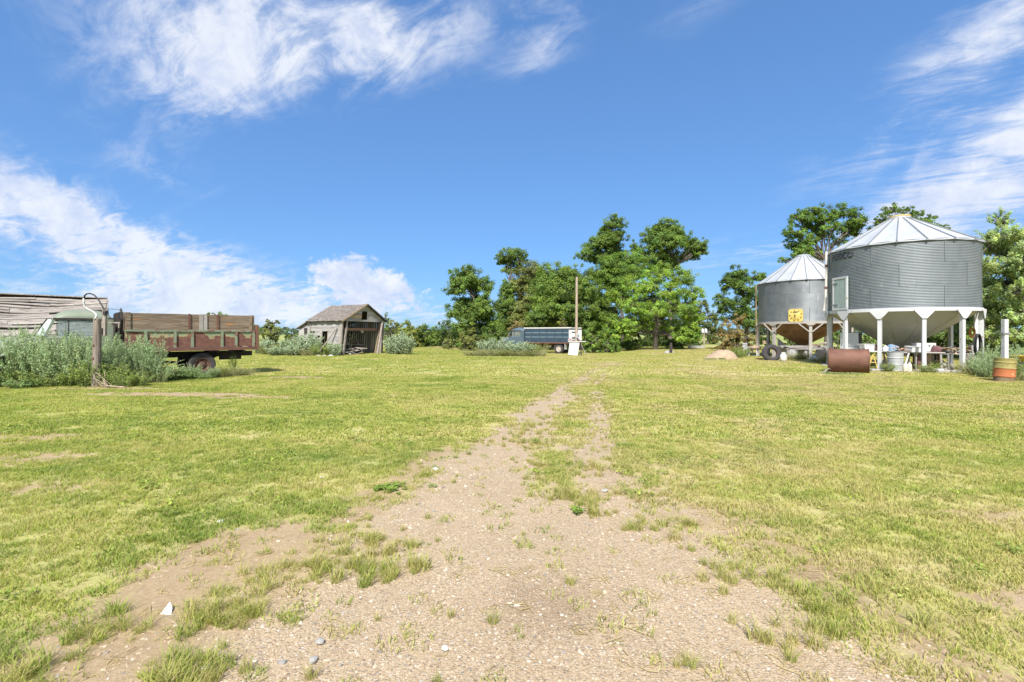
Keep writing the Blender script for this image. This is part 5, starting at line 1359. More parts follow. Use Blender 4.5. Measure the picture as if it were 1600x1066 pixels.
def crate(name, label, cat, px, d, z, size, m, rz=0, tilt=0, lid=None, slats=0):
    t = put(name, label, cat, px, d, rz, gzf(W(px, d), d) + z)
    t.rotation_euler[0] = tilt
    sx, sy, sz = size
    MB().box((0, 0, sz / 2), size).build('body', m, t, bevel=.012)
    if lid: MB().box((0, 0, sz + .012), (sx + .03, sy + .03, .03)).build('lid', lid, t)
    for k in range(slats): MB().box((0, -sy / 2 - .008, sz * (k + .5) / slats), (sx + .01, .018, sz / slats - .02)).build('slat', m, t)
    return t
crate('wooden_box', 'brown box next to the pale tub on the bench', 'box', 1369.5, 22.8, .87, (.24, .3, .27), M['red_wood'], slats=2)
def lump(name, label, cat, px, d, z, size, m, seed, part='body', sub=3, amp=.28):
    r = np.random.default_rng(seed)
    t = put(name, label, cat, px, d, r.uniform(0, 6), gzf(W(px, d), d) + z)
    bm = bmesh.new(); bmesh.ops.create_icosphere(bm, subdivisions=sub, radius=1.0)
    ph = r.uniform(0, 6, (4, 3)); fr = r.uniform(1.5, 4.5, (4, 3))
    for v in bm.verts:
        k = 1 + amp * sum(math.sin(v.co.x * fr[i][0] + ph[i][0]) * math.sin(v.co.y * fr[i][1] + ph[i][1]) * math.cos(v.co.z * fr[i][2] + ph[i][2]) for i in range(4)) * .6
        z_ = max(v.co.z, -.35)
        v.co = Vector((v.co.x * size[0] * k, v.co.y * size[1] * k, (z_ + .35) / 1.35 * size[2] * k))
    me = bpy.data.meshes.new(part); bm.to_mesh(me); bm.free(); me.materials.append(m); me.shade_smooth()
    link(part, me, t)
    return t
lump('blue_bundle', 'crumpled faded blue bundle on the table below the cone', 'bundle', 1393, 22.5, .82, (.24, .2, .36), M['cloth_blue'], 5, 'cloth')
lump('grey_sack', 'small grey sack left of the blue bundle', 'sack', 1383.5, 22.4, .82, (.13, .12, .26), M['plastic_grey'], 6, 'cloth')
# grey ribbed drum
t = put('steel_drum', 'grey ribbed steel drum standing before the plank table', 'drum', 1399, 21.7, 0)
dp = [(.0, .02), (.29, .02), (.305, .0), (.305, .03), (.29, .04), (.29, .27), (.305, .29), (.305, .31), (.29, .33), (.29, .56), (.305, .58), (.305, .60), (.29, .62), (.29, .84), (.305, .86), (.305, .88), (.285, .88), (.28, .86), (.0, .86)]
MB().lathe(dp, 32).build('drum_shell', M['drum_grey'], t, smooth=True)
MB().lathe([(.035, .86), (.035, .885), (0, .885)], 10, c=(.12, -.1, 0)).build('bung', M['rust_rail'], t)
def scrap(label, px, d, z, n, spread_x, spread_y, lmin, lmax, seed, mats, cat='scrap pile', hmax=.16):
    r = random.Random(seed)
    t = put('scrap_pile', label, cat, px, d, 0, gzf(W(px, d), d) + z)
    for k in range(n):
        L_ = r.uniform(lmin, lmax)
        MB().box((r.uniform(-spread_x, spread_x), r.uniform(-spread_y, spread_y), .02 + hmax * (k + .5) / n), (L_, r.uniform(.04, .12), r.uniform(.015, .035)), (r.uniform(-.35, .35), r.uniform(-.35, .35), r.uniform(-1.3, 1.3))).build('scrap_piece', M[r.choice(mats)], t)
    return t
scrap('scrap wood heaped on the grey drum', 1404, 21.75, .87, 10, .2, .2, .2, .6, 11, ['tan_wood', 'red_wood', 'lumber', 'board'])
scrap('tan scrap wood heaped on the right plank table', 1483, 22.3, .77, 16, .45, .22, .2, .6, 12, ['tan_wood', 'tan_wood', 'red_wood', 'lumber'], hmax=.26)
scrap('short offcuts lying at the right end of the plank table', 1510, 22.5, .77, 10, .3, .2, .15, .5, 13, ['tan_wood', 'red_wood', 'lumber'], hmax=.12)
scrap('odds and ends between the white box and the drum', 1414, 22.5, .83, 8, .25, .2, .15, .4, 14, ['tan_wood', 'red_wood', 'lumber'], hmax=.14)
crate('white_carton', 'low white carton on the plank table right of the drum', 'box', 1427, 22.2, .83, (.52, .4, .22), M['enamel'], R(5), R(6), M['plastic_white'])
crate('blue_carton', 'small blue box beside the white carton', 'box', 1438, 22.25, .83, (.12, .2, .2), M['plastic_blue'], 0, 0, M['plastic_blue'])
t = crate('appliance_panel', 'white appliance with a control panel behind the centre leg', 'appliance', 1443, 22.55, .83, (.86, .35, .40), M['white_board'], R(-3))
for q in (-.1, .12, .3): MB().lathe([(.03, 0), (.03, .03), (0, .03)], 10, axis='Y', c=(q, -.20, .28)).build('knob', M['dark_metal'], t)
lump('maroon_bundle', 'maroon cloth bundle right of the white appliance', 'bundle', 1462, 22.3, .80, (.22, .2, .34), M['cloth_red'], 8, 'cloth')
# two cream jugs on a board
for i, (px, dd) in enumerate(((1414.5, 21.0), (1421, 21.1))):
    t = put('plastic_jug', ['cream plastic jug on the ground, left of the pair', 'cream plastic jug on the ground, right of the pair'][i], 'jug', px, dd, R(20 * i), gzf(W(px, dd), dd) + .05, 'pair of jugs')
    MB().lathe([(0, 0), (.085, 0), (.09, .02), (.09, .21), (.07, .28), (.03, .33), (.03, .36)], 16).build('jug_body', M['plastic_cream'], t, smooth=True)
    MB().lathe([(.036, .35), (.036, .385), (0, .385)], 12).build('cap', M['plastic_white'], t)
    MB().tube([(.03, 0, .32), (.11, 0, .30), (.115, 0, .20), (.085, 0, .15)], .014, 6).build('handle', M['plastic_cream'], t)
t = put('plank', 'short grey plank under the two jugs', 'plank', 1417.5, 21.05)
MB().box((0, 0, .025), (.46, .2, .045)).build('plank_wood', M['lumber'], t)
# little cupboard with open shelves
t = put('cupboard', 'small pink and tan cupboard with open shelves under the table', 'cupboard', 1453, 22.7, R(-14))
MB().box((-.17, -.19, .36), (.30, .03, .72)).build('door', M['pink_board'], t)
MB().box((-.33, 0, .36), (.03, .4, .72)).build('side_panel', M['pink_board'], t)
MB().box((.27, 0, .36), (.03, .4, .72)).build('side_panel', M['red_wood'], t)
MB().box((-.03, .19, .36), (.58, .02, .72)).build('back_panel', M['red_wood'], t)
for zz in (.03, .38, .71): MB().box((-.03, 0, zz), (.57, .37, .03)).build('shelf', M['red_wood'], t)
crate('wooden_box', 'dark box standing behind the centre leg below the table', 'box', 1433.5, 22.6, 0, (.22, .3, .66), M['cloth_red'], slats=3)
t = put('leaning_stick', 'pale stick leaning against the plank table right of the drum', 'stick', 1419, 21.6)
MB().bar((-.18, 0, .03), (.28, .3, .80), .05, .03).build('stick_wood', M['white_board'], t)
for i, (px, dx) in enumerate(((1364, .10), (1386, -.16))):
    t = put('folding_trestle', ['thin yellow trestle below the pale bench', 'thin yellow prop left of the grey drum'][i], 'trestle', px, 22.2)
    MB().bar((-dx - .12, 0, .02), (dx * .3, .05, .72), .03, .03).build('leg', M['yellow'], t)
    if i == 0:
        MB().bar((.22, 0, .02), (.04, .05, .72), .03, .03).build('leg', M['yellow'], t); MB().bar((-.15, .0, .35), (.14, 0, .35), .03, .03).build('crossbar', M['yellow'], t)
for i, (px, d, sx) in enumerate(((1466, 21.0, .32), (1374, 21.5, .9), (1473, 20.75, .55), (1491, 20.7, .45))):
    t = put('concrete_block', ['white block lying under the table left of the last front leg', 'long pale concrete sill right of the rusty tank', 'flat concrete slab between the front legs, left one', 'flat concrete slab between the front legs, right one'][i], 'block', px, d, R(4))
    MB().box((0, 0, .05 if i else .07), (sx, .24, .10 if i else .15)).build('block_body', M['concrete'] if i else M['plastic_white'], t, bevel=.015)
t = put('metal_panel', 'grey mauve sheet panel leaning under the right table', 'panel', 1511, 22.2, R(4))
MB().box((0, 0, .44), (.58, .03, .46), (R(12), 0, 0)).build('sheet', M['mauve_panel'], t)
MB().box((0, -.05, .67), (.6, .05, .04)).build('edge', M['mauve_panel'], t)
lump('feed_sack', 'slumped grey sack on the ground under the right table', 'sack', 1478, 22.3, 0, (.3, .25, .34), M['stone_grey'], 21, 'cloth')
lump('feed_sack', 'brown sack on the ground left of the last front leg', 'sack', 1470, 22.8, 0, (.24, .25, .44), M['cardboard'], 22, 'cloth')
t = put('bicycle_wheel', 'small dark hoop leaning on the scrap left of the last front leg', 'wheel', 1491, 22.2, R(10), gzf(W(1491, 22.2), 22.2) + .76)
MB().lathe([(.17, -.012), (.19, 0), (.17, .012), (.155, 0), (.17, -.012)], 24, axis='Y', c=(0, 0, .17)).build('hoop', M['black_rubber'], t)
t = put('rusty_hoop', 'rusty round hoop standing at the right end of the table', 'hoop', 1510.5, 22.6, R(-8), gzf(W(1510.5, 22.6), 22.6) + .77)
MB().lathe([(.12, -.05), (.15, -.05), (.15, .05), (.12, .05), (.12, -.05)], 24, axis='Y', c=(0, 0, .15)).build('hoop', M['red_wood'], t)
t = put('bucket', 'tall white bucket at the right end of the table', 'bucket', 1517.5, 22.7, 0, gzf(W(1517, 22.7), 22.7) + .77)
MB().lathe([(0, 0), (.085, 0), (.10, .36), (.088, .36), (.075, .02), (0, .02)], 20).build('bucket_body', M['plastic_white'], t, smooth=True)
MB().tube([(-.1, 0, .35), (-.06, 0, .44), (.06, 0, .44), (.1, 0, .35)], .006, 5).build('handle', M['rib_tin'], t)
def coil(name, label, px, d, z, rad, m, n, thick, seed, long=1.0):
    r = random.Random(seed)
    t = put(name, label, 'hose', px, d, 0, z)
    pts = []
    for k in range(n * 18):
        a = 2 * math.pi * k / 18; q = rad * (1 + .12 * math.sin(a * .37 + 1))
        pts.append((q * math.sin(a) * .75, -.03 + .06 * math.sin(a * .13), -q * long + q * long * math.cos(a)))
    MB().tube(pts, thick, 6).build('coil', m, t, smooth='all')
    MB().tube([(0, -.05, -.02), (0, .12, .03)], .015, 6).build('hook', M['dark_metal'], t)
    return t
coil('hose_coil', 'orange hose coiled over a hook on the back right leg', 1519, 22.6, Z(512, 22.6), .16, M['hose_orange'], 5, .018, 1, 1.3)
coil('hose_coil', 'long black rubber hose hanging on the right leg', 1527, 21.6, Z(522, 21.6), .17, M['black_rubber'], 6, .022, 2, 2.9)

# post and drum at the right edge
t = put('white_post', 'white square post standing alone at the right behind the orange drum', 'post', 1570, 17.6)
zt = Z(499, 17.6)
MB().box((0, 0, zt / 2), (.145, .145, zt)).build('post_wood', M['white_board'], t, bevel=.01)
MB().box((-.02, -.02, Z(521, 17.6)), (.26, .16, .06)).build('strap', M['rib_tin'], t)
t = put('steel_drum', 'rusty drum, olive above and orange below, at the right edge', 'drum', 1568, 16.75, R(20))
t.rotation_euler = (R(2), R(3), R(20)); t.scale = (.74, .74, .98)
MB().lathe([(.37, .0), (.36, .10), (.375, .19)], 36).build('drum_foot', M['drum_base'], t, smooth=True)
MB().lathe([(.375, .17), (.395, .20), (.385, .24), (.385, .42), (.39, .45), (.405, .48)], 36).build('lower_half', M['drum_orange'], t, smooth=True)
MB().lathe([(.385, .47), (.40, .485), (.385, .51), (.385, .66), (.40, .68), (.40, .70), (.385, .72), (.385, .80), (.40, .83), (.385, .845), (.37, .83), (0, .82)], 36).build('upper_half', M['drum_olive'], t, smooth=True)
tub('plastic_tub', 'yellow plastic tub cut off by the right edge of the photo', 1603, 18.6, .58, .24, .28, .22, M['plastic_yellow'])
crate('storage_crate', 'grey crate under the yellow tub at the right edge', 'crate', 1602, 18.7, 0, (.62, .5, .56), M['plastic_grey'], R(8), slats=3)

# ------------------------------------------------------------------ round the small bin
def tyre_mesh(ro, ri, w):
    h = w / 2
    return [(ri, -h * .8), (ri * 1.12, -h), (ro * .9, -h * 1.02), (ro * .985, -h * .75), (ro, -h * .2), (ro, h * .2), (ro * .985, h * .75), (ro * .9, h * 1.02), (ri * 1.12, h), (ri, h * .8), (ri, -h * .8)]
t = put('tractor_tyre', 'old tractor tyre leaning against the smaller bin leg', 'tyre', 1207, 29.9, R(-12))
t.rotation_euler = (R(-14), 0, R(-14))
MB().lathe(tyre_mesh(.52, .30, .30), 40, axis='Y', c=(0, .12, .50)).build('tyre_body', M['tyre'], t, smooth=True)
for k in range(22):
    a = 2 * math.pi * k / 22
    for s in (-1, 1):
        MB().box((0, 0, 0), (.16, .035, .05)).build('tread_lug', M['tyre'], t, loc=(.52 * math.cos(a), .12 + s * .07, .50 + .52 * math.sin(a))).rotation_euler = (0, -a + math.pi / 2, s * .5)
MB().lathe([(.305, -.12), (.28, -.10), (.28, .10), (.305, .12)], 36, axis='Y', c=(0, .12, .50)).build('rim', M['rim_rust'], t, smooth=True)
t = put('gas_cylinder', 'white propane cylinder right of the tractor tyre', 'gas cylinder', 1224, 29.3)
MB().lathe([(.14, .0), (.14, .05), (.17, .06), (.19, .10), (.19, .33), (.17, .40), (.08, .44), (0, .45)], 24).build('cylinder_body', M['plastic_white'], t, smooth=True)
MB().lathe([(.12, .42), (.12, .54), (.112, .54), (.112, .42)], 20, a0=.6, a1=5.6).build('collar', M['plastic_white'], t)
MB().tube([(0, 0, .44), (0, 0, .52)], .03, 8).build('valve', M['rib_tin'], t)
t = put('lumber_stack', 'stack of grey lumber on supports under the smaller bin', 'lumber', 1254, 32.6, R(3))
for k in range(9):
    MB().box((random.uniform(-.12, .12), -.3 + .3 * (k % 3), .66 + .085 * (k // 3)), (3.0 + random.uniform(-.4, .3), .26, .07), (0, random.uniform(-.012, .012), random.uniform(-.03, .03))).build('plank', M['lumber'], t)
for q in (-1.2, 0, 1.25):
    MB().box((q, 0, .31), (.18, .7, .62)).build('support', M['lumber'], t)
crate('white_freezer', 'low white chest behind the tyre under the smaller bin', 'freezer', 1238, 34.2, 0, (1.9, .7, .62), M['enamel'], R(2), 0, M['plastic_white'])
t = put('sheet_metal', 'white triangular sheet leaning behind the lumber', 'panel', 1224, 35.5)
MB().prism([(-.42, .5), (.55, .5), (-.42, 1.38)], -.02, .02, 'XZ').build('sheet', M['enamel'], t)
crate('cardboard_box', 'tan cardboard box tipped over right of the front leg', 'box', 1283, 30.4, .12, (.56, .5, .52), M['cardboard'], R(24), R(24))
lump('white_bag', 'crumpled white bag at the foot of the front leg', 'bag', 1271.5, 30.4, 0, (.26, .24, .28), M['plastic_white'], 31, 'cloth')
lump('grey_bag', 'grey bag slumped beside the tipped cardboard box', 'bag', 1276, 30.8, 0, (.3, .25, .5), M['stone_grey'], 32, 'cloth')
scrap('brushwood and boards piled right of the front leg', 1284, 32.5, .5, 12, .6, .3, .5, 1.3, 15, ['lumber', 'tan_wood', 'board', 'red_wood'], hmax=.6)
crate('rusty_box', 'dark red box at the foot of the left leg', 'box', 1186.5, 31.0, 0, (.34, .3, .10), M['rust'], R(10))
crate('wooden_box', 'small tan box on the rail behind the tyre', 'box', 1194, 34.8, .95, (.2, .2, .22), M['tan_wood'], slats=2)
# chair
t = put('garden_chair', 'grey garden chair left of the smaller bin', 'chair', 1168.5, 37.0, R(28))
for sx in (-1, 1):
    MB().bar((sx * .25, -.25, 0), (sx * .23, -.22, .44), .05, .05).build('leg', M['plastic_white'], t)
    MB().bar((sx * .25, .27, 0), (sx * .23, .20, .44), .05, .05).build('leg', M['plastic_white'], t)
    MB().tube([(sx * .27, -.24, .44), (sx * .28, -.24, .64), (sx * .28, .22, .66)], .025, 6).build('armrest', M['plastic_grey'], t)
MB().box((0, 0, .44), (.52, .50, .04)).build('seat', M['plastic_grey'], t, bevel=.012)
b = MB(); b.box((0, .26, .90), (.54, .03, .12), (R(-10), 0, 0)); b.build('top_rail', M['plastic_grey'], t)
for q in range(5): MB().box((-.2 + .1 * q, .245, .68), (.06, .02, .42), (R(-10), 0, 0)).build('back_slat', M['plastic_grey'], t)
t = put('round_table', 'pinkish round topped table beside the garden chair', 'table', 1179.5, 36.2)
MB().lathe([(0, .58), (.42, .58), (.44, .62), (.44, .70), (.40, .72), (0, .72)], 28).build('table_top', M['pink_board'], t, smooth=True)
for k in range(3):
    a = k * 2.09 + .4
    MB().tube([(.30 * math.cos(a), .30 * math.sin(a), .6), (.36 * math.cos(a), .36 * math.sin(a), .3), (.40 * math.cos(a), .40 * math.sin(a), 0)], .03, 6).build('leg', M['plastic_white'], t)
# sand heap
t = put('sand_heap', 'low heap of pale sand left of the smaller bin', 'sand heap', 1126, 32.4)
bm = bmesh.new(); bmesh.ops.create_grid(bm, x_segments=40, y_segments=28, size=1.0)
for v in bm.verts:
    x, y = v.co.x, v.co.y
    q = max(0, 1 - (x * 1.0) ** 2 - (y * 1.0) ** 2)
    hh = .62 * min(1, q * 1.35) ** .8 * (.72 + .28 * math.tanh(3 * (x + .35))) * (1 + .25 * (float(fbm(np.array([x * 2 + 5]), np.array([y * 2]), .5, 7)[0]) - .5))
    v.co = Vector((x * 1.12, y * .9, hh - .03))
me = bpy.data.meshes.new('heap'); bm.to_mesh(me); bm.free(); me.materials.append(M['sand']); me.shade_smooth()
link('heap', me, t)

# ------------------------------------------------------------------ trucks
def wheel(parent, x, y, rad, w, mt, mr, hub, dual=False):
    """tyre and dished rim turned about the axle (local Y); outer side is +/-y"""
    s = 1 if y > 0 else -1
    wo = bpy.data.objects.new('wheel', MB().lathe([(0.0, -s * w * .1), (rad * .12, -s * w * .1)], 12, axis='Y').mesh('wheel', mr)); C.objects.link(wo); wo.parent = parent; wo.location = (x, y, rad)
    MB().lathe(tyre_mesh(rad, rad * .56, w), 40, axis='Y').build('tyre', mt, wo, smooth=True)
    MB().lathe([(rad * .57, s * w * .42), (rad * .52, s * w * .44), (rad * .48, s * w * .30), (rad * .30, s * w * .12), (rad * .28, s * w * .30), (rad * .12, s * w * .42), (0, s * w * .45)], 28, axis='Y').build('rim', mr, wo, smooth=True)
    bm_ = MB().lathe([(.02, 0), (.02, s * .03), (0, s * .03)], 6, axis='Y').mesh('lug_nut', hub)
    for k in range(6):
        a = k * math.pi / 3
        link('lug_nut', bm_, wo, (rad * .37 * math.cos(a), s * w * .20, rad * .37 * math.sin(a)))
    if dual:
        MB().lathe(tyre_mesh(rad, rad * .56, w), 40, axis='Y', c=(0, -s * (w + .05), 0)).build('inner_tyre', mt, wo, smooth=True)
    return wo

def cab_old(t, mb_, x0, zf):
    """rounded cab of the 1950s: lower body, pillars, domed roof, glass; x0 = back of cab, local +X forward"""
    hw = .86; L_ = 1.55; belt = 1.58 + zf; top = 2.42 + zf; sill = .72 + zf
    # lower body shell
    b = MB(); n = 12
    prof = [(x0, sill), (x0 + L_ + .22, sill), (x0 + L_ + .20, belt), (x0, belt)]
    secs = [(-hw, .0), (-hw * .985, 1), (hw * .985, 1), (hw, 0)]
    b.prism(prof, -hw, hw, 'XZ')
    b.build('cab_body', mb_, t, bevel=.05)
    # roof: grid dome
    nx_, ny_ = 14, 12; v = []; f = []
    for i in range(nx_ + 1):
        u = i / nx_; x = x0 - .02 + (L_ + .02) * u
        for j in range(ny_ + 1):
            q = 2 * j / ny_ - 1
            ex = 1 - abs(2 * u - 1) ** 3.2; ey = 1 - abs(q) ** 3.0
            zz = top - .30 + .37 * (max(0, ex) ** .55) * (max(0, ey) ** .5)
            v.append((x + (.05 if u > .95 else 0), hw * q * (1.0 - .03 * abs(2 * u - 1) ** 4), zz))
    for i in range(nx_):
        for j in range(ny_):
            a = i * (ny_ + 1) + j; f.append((a, a + 1, a + ny_ + 2, a + ny_ + 1))
    rf = MB().add(v, f).build('roof', mb_, t, smooth='all')
    sd = rf.modifiers.new('thick', 'SOLIDIFY'); sd.thickness = .04
    zr = top - .28
    # pillars
    for s in (-1, 1):
        y = s * (hw - .035)
        MB().bar((x0 + L_ + .20, y, belt - .02), (x0 + L_ - .04, y, zr + .03), .07, .07).build('windshield_pillar', mb_, t)
        MB().box((x0 + .20, y, (belt + zr) / 2), (.42, .06, zr - belt + .04)).build('rear_quarter', mb_, t)
        MB().box((x0 + .95, s * (hw - .02), zr + .01), (1.2, .05, .06)).build('window_header', M['dark_metal'], t)
        d = MB().box((x0 + .93, s * (hw + .012), (sill + belt) / 2 + .02), (.98, .03, belt - sill - .12)).build('door', mb_, t, bevel=.015)
        MB().box((x0 + .55, s * (hw + .045), belt - .12), (.14, .03, .035)).build('handle', M['rib_tin'], d)
        MB().box((x0 + .92, s * (hw - .04), (belt + zr) / 2), (1.02, .008, zr - belt)).build('side_window', M['glass'], t)
        MB().bar((x0 + 1.18, y, belt), (x0 + 1.18, y, zr), .025, .025).build('vent_pillar', M['dark_metal'], t)
    MB().box((x0 + .03, 0, (belt + zr) / 2), (.05, 2 * hw - .9, zr - belt)).build('rear_window', M['glass'], t)
    for s in (-1, 1): MB().box((x0 + .03, s * (hw - .24), (belt + zr) / 2), (.06, .46, zr - belt + .06)).build('back_panel', mb_, t)
    # two flat windshield panes set in a shallow V
    for s in (-1, 1):
        a0 = Vector((x0 + L_ + .21, s * (hw - .07), belt + .02)); a1 = Vector((x0 + L_ - .03, s * (hw - .07), zr)); c0 = Vector((x0 + L_ + .42, 0, belt + .02)); c1 = Vector((x0 + L_ + .12, 0, zr))
        MB().add([a0, c0, c1, a1], [(0, 1, 2, 3)]).build('windshield_pane', M['glass'], t)
    MB().bar((x0 + L_ + .43, 0, belt), (x0 + L_ + .13, 0, zr + .02), .04, .04).build('windshield_divider', M['dark_metal'], t)
    MB().box((x0 + .62, 0, 1.10 + zf), (.5, 1.5, .16)).build('seat', M['cloth_red'], t, bevel=.03)
    MB().box((x0 + .34, 0, 1.38 + zf), (.14, 1.5, .5)).build('seat_back', M['cloth_red'], t, bevel=.03)
    MB().lathe([(.19, -.012), (.205, 0), (.19, .012), (.175, 0), (.19, -.012)], 20, c=(0, 0, 0)).build('steering_wheel', M['black_rubber'], t, loc=(x0 + 1.25, .40, 1.62 + zf)).rotation_euler = (0, R(-50), 0)
    # hood, fenders, grille
    hx = x0 + L_ + .20
    v = []; f = []
    for i in range(9):
        u = i / 8; x = hx + 1.30 * u; wdt = .62 - .16 * u; zt = belt - .02 - .16 * u ** 1.6
        for j in range(9):
            a = math.pi * j / 8
            v.append((x, wdt * math.cos(a), sill + .05 + (zt - sill - .05) * math.sin(a) ** .5))
    for i in range(8):
        for j in range(8):
            a = i * 9 + j; f.append((a, a + 1, a + 10, a + 9))
    f.append(tuple(8 * 9 + j for j in range(9)))
    MB().add(v, f).build('hood', mb_, t, smooth=True)
    for s in (-1, 1):
        v = []; f = []
        for i in range(11):
            a = math.pi * i / 10 * 1.0
            for j, (yy, rr) in enumerate(((.46, .54), (.60, .60), (.86, .60), (.96, .52))):
                v.append((hx + .72 - .62 * math.cos(a) * (rr / .6), s * yy, .50 + zf + rr * math.sin(a)))
        for i in range(10):
            for j in range(3):
                a = i * 4 + j; f.append((a, a + 1, a + 5, a + 4))
        MB().add(v, f).build('fender', mb_, t, smooth='all')
        h_ = MB().lathe([(0, .10), (.09, .08), (.12, .02), (.12, -.12), (.05, -.18)], 20, axis='X').build('headlight', M['rib_tin'], t, smooth=True); h_.location = (hx + 1.28, s * .66, 1.02 + zf)
    for k in range(6): MB().box((hx + 1.32, 0, .78 + zf + .085 * k), (.03, .84 - .05 * k, .035)).build('grille_bar', mb_, t)
    MB().box((hx + 1.48, 0, .62 + zf), (.06, 1.8, .16)).build('bumper', M['white_steel'], t, bevel=.02)
    return hx + .72

# the old truck on the left: near side of its box runs from (-13.6, 17.0) back to (-10.67, 20.0)
t = thing('farm_truck', 'old sage green farm truck with a rusty wooden sided grain box', 'truck', (-14.38, 17.78, gzf(-14.4, 17.8) - .02), R(-135))
fx_ = cab_old(t, M['sage'], .28, .02)
BW, BL, ZB, ZM, ZT = 1.10, 4.20, 1.09, 1.80, 2.42
for s in (-1, 1):
    y = s * (BW - .02)
    edges = [0, .62, 1.50, 2.05, 3.05, 3.55, BL]
    for a, b in zip(edges[:-1], edges[1:]):                     # steel side panels between the ribs
        p = MB().box((0, 0, 0), (b - a - .01, .03, ZM - ZB - .14)).build('side_panel', M['rusted_side'], t, loc=(-(a + b) / 2, y, (ZM + ZB) / 2 + .02))
    for e in edges[1:]:
        MB().box((0, 0, 0), (.085, .07, ZM - ZB - .10)).build('side_rib', M['sage_rib'], t, loc=(-e + .04, y + s * .035, (ZM + ZB) / 2 + .02))
    MB().box((-BL / 2, y + s * .02, ZM - .01), (BL + .04, .085, .06)).build('top_rail', M['sage_rib'], t)
    MB().box((-BL / 2, y + s * .03, ZB), (BL + .10, .12, .13)).build('bottom_rail', M['rust_rail'], t)
    nb = 4
    for k in range(nb):                                       # weathered side boards
        z_ = ZM + .03 + (ZT - ZM - .03) * (k + .5) / nb
        cuts = [0, random.uniform(1.6, 2.4) if k % 2 else BL, BL]
        for a, b in zip(cuts[:-1], cuts[1:]):
            if b - a < .1: continue
            MB().box((0, 0, 0), (b - a - .008, .035, (ZT - ZM - .03) / nb - .012), (random.uniform(-.02, .02), 0, 0)).build('side_board', M['stake'], t, loc=(-(a + b) / 2, y - s * .01, z_))
    for e, wd, mm in ((.10, .10, 'stake'), (1.92, .07, 'rust_rail'), (2.30, .12, 'lumber'), (2.44, .12, 'lumber'), (2.86, .07, 'rust_rail'), (4.05, .10, 'stake')):
        MB().box((-e, y + s * .03, (ZM + ZT) / 2 + .01), (wd, .045, ZT - ZM)).build('stake', M[mm], t)
for x_, nm in ((-.03, 'head_board'), (-BL + .03, 'tail_gate')):
    for k in range(7): MB().box((x_, 0, ZB + .05 + (ZT - ZB - .03) * (k + .5) / 7), (.045, 2 * BW - .12, (ZT - ZB) / 7 - .015)).build(nm, M['stake'], t)
for q in (-.8, -.4, .0, .4, .8): MB().box((.06, q, (ZB + ZT) / 2 + .03), (.07, .09, ZT - ZB + .02)).build('head_stake', M['dark_wood'], t)
for q in (.16, .28): MB().box((q, .95, 1.98), (.05, .06, .78)).build('cab_guard_post', M['dark_wood'], t)
MB().box((.2, .95, 2.2), (.5, .05, .05)).build('cab_guard_rail', M['dark_wood'], t)
MB().box((-BL - .09, BW - .02, (ZB + ZM) / 2 + .10), (.12, .16, ZM - ZB + .28)).build('tail_post', M['rust_rail'], t)
MB().box((-BL - .09, -BW + .02, (ZB + ZM) / 2 + .10), (.12, .16, ZM - ZB + .28)).build('tail_post', M['rust_rail'], t)
MB().box((-BL / 2, 0, ZB + .0), (BL - .05, 2 * BW - .15, .05)).build('box_floor', M['dark_wood'], t)
for s in (-1, 1): MB().box((-.9, s * .42, .86), (6.8, .09, .20)).build('frame_rail', M['dark_metal'], t)
for q in (-.5, -1.3, -2.9, -3.8): MB().box((q, 0, .99), (.09, 1.9, .12)).build('cross_sill', M['dark_metal'], t)
AX = -2.36
MB().tube([(AX, -.85, .47), (AX, .85, .47)], .07, 10).lathe([(0, -.22), (.2, -.15), (.22, 0), (.2, .15), (0, .22)], 16, c=(AX, 0, .47)).build('rear_axle', M['dark_metal'], t, smooth=True)
for s in (-1, 1):
    MB().tube([(AX + .6, s * .5, .80), (AX + .3, s * .5, .62), (AX, s * .5, .56), (AX - .3, s * .5, .62), (AX - .6, s * .5, .80)], .05, 6).build('leaf_spring', M['dark_metal'], t)
    wheel(t, AX, s * .93, .47, .22, M['old_tyre'], M['rim_rust'], M['rust_rail'], True)
    wheel(t, fx_, s * .78, .44, .20, M['old_tyre'], M['rim_rust'], M['rust_rail'])
MB().tube([(.0, 0, .68), (AX, 0, .50)], .05, 8).build('drive_shaft', M['dark_metal'], t)
MB().box((-.7, .62, .72), (.7, .34, .34)).build('fuel_tank', M['dark_metal'], t, bevel=.04)
MB().box((-3.5, .35, .70), (.8, .10, .16)).build('hitch_bar', M['dark_metal'], t)
for s in (-1, 1): MB().box((-3.05, s * .9, .98), (.9, .30, .03)).build('mud_guard', M['dark_metal'], t)

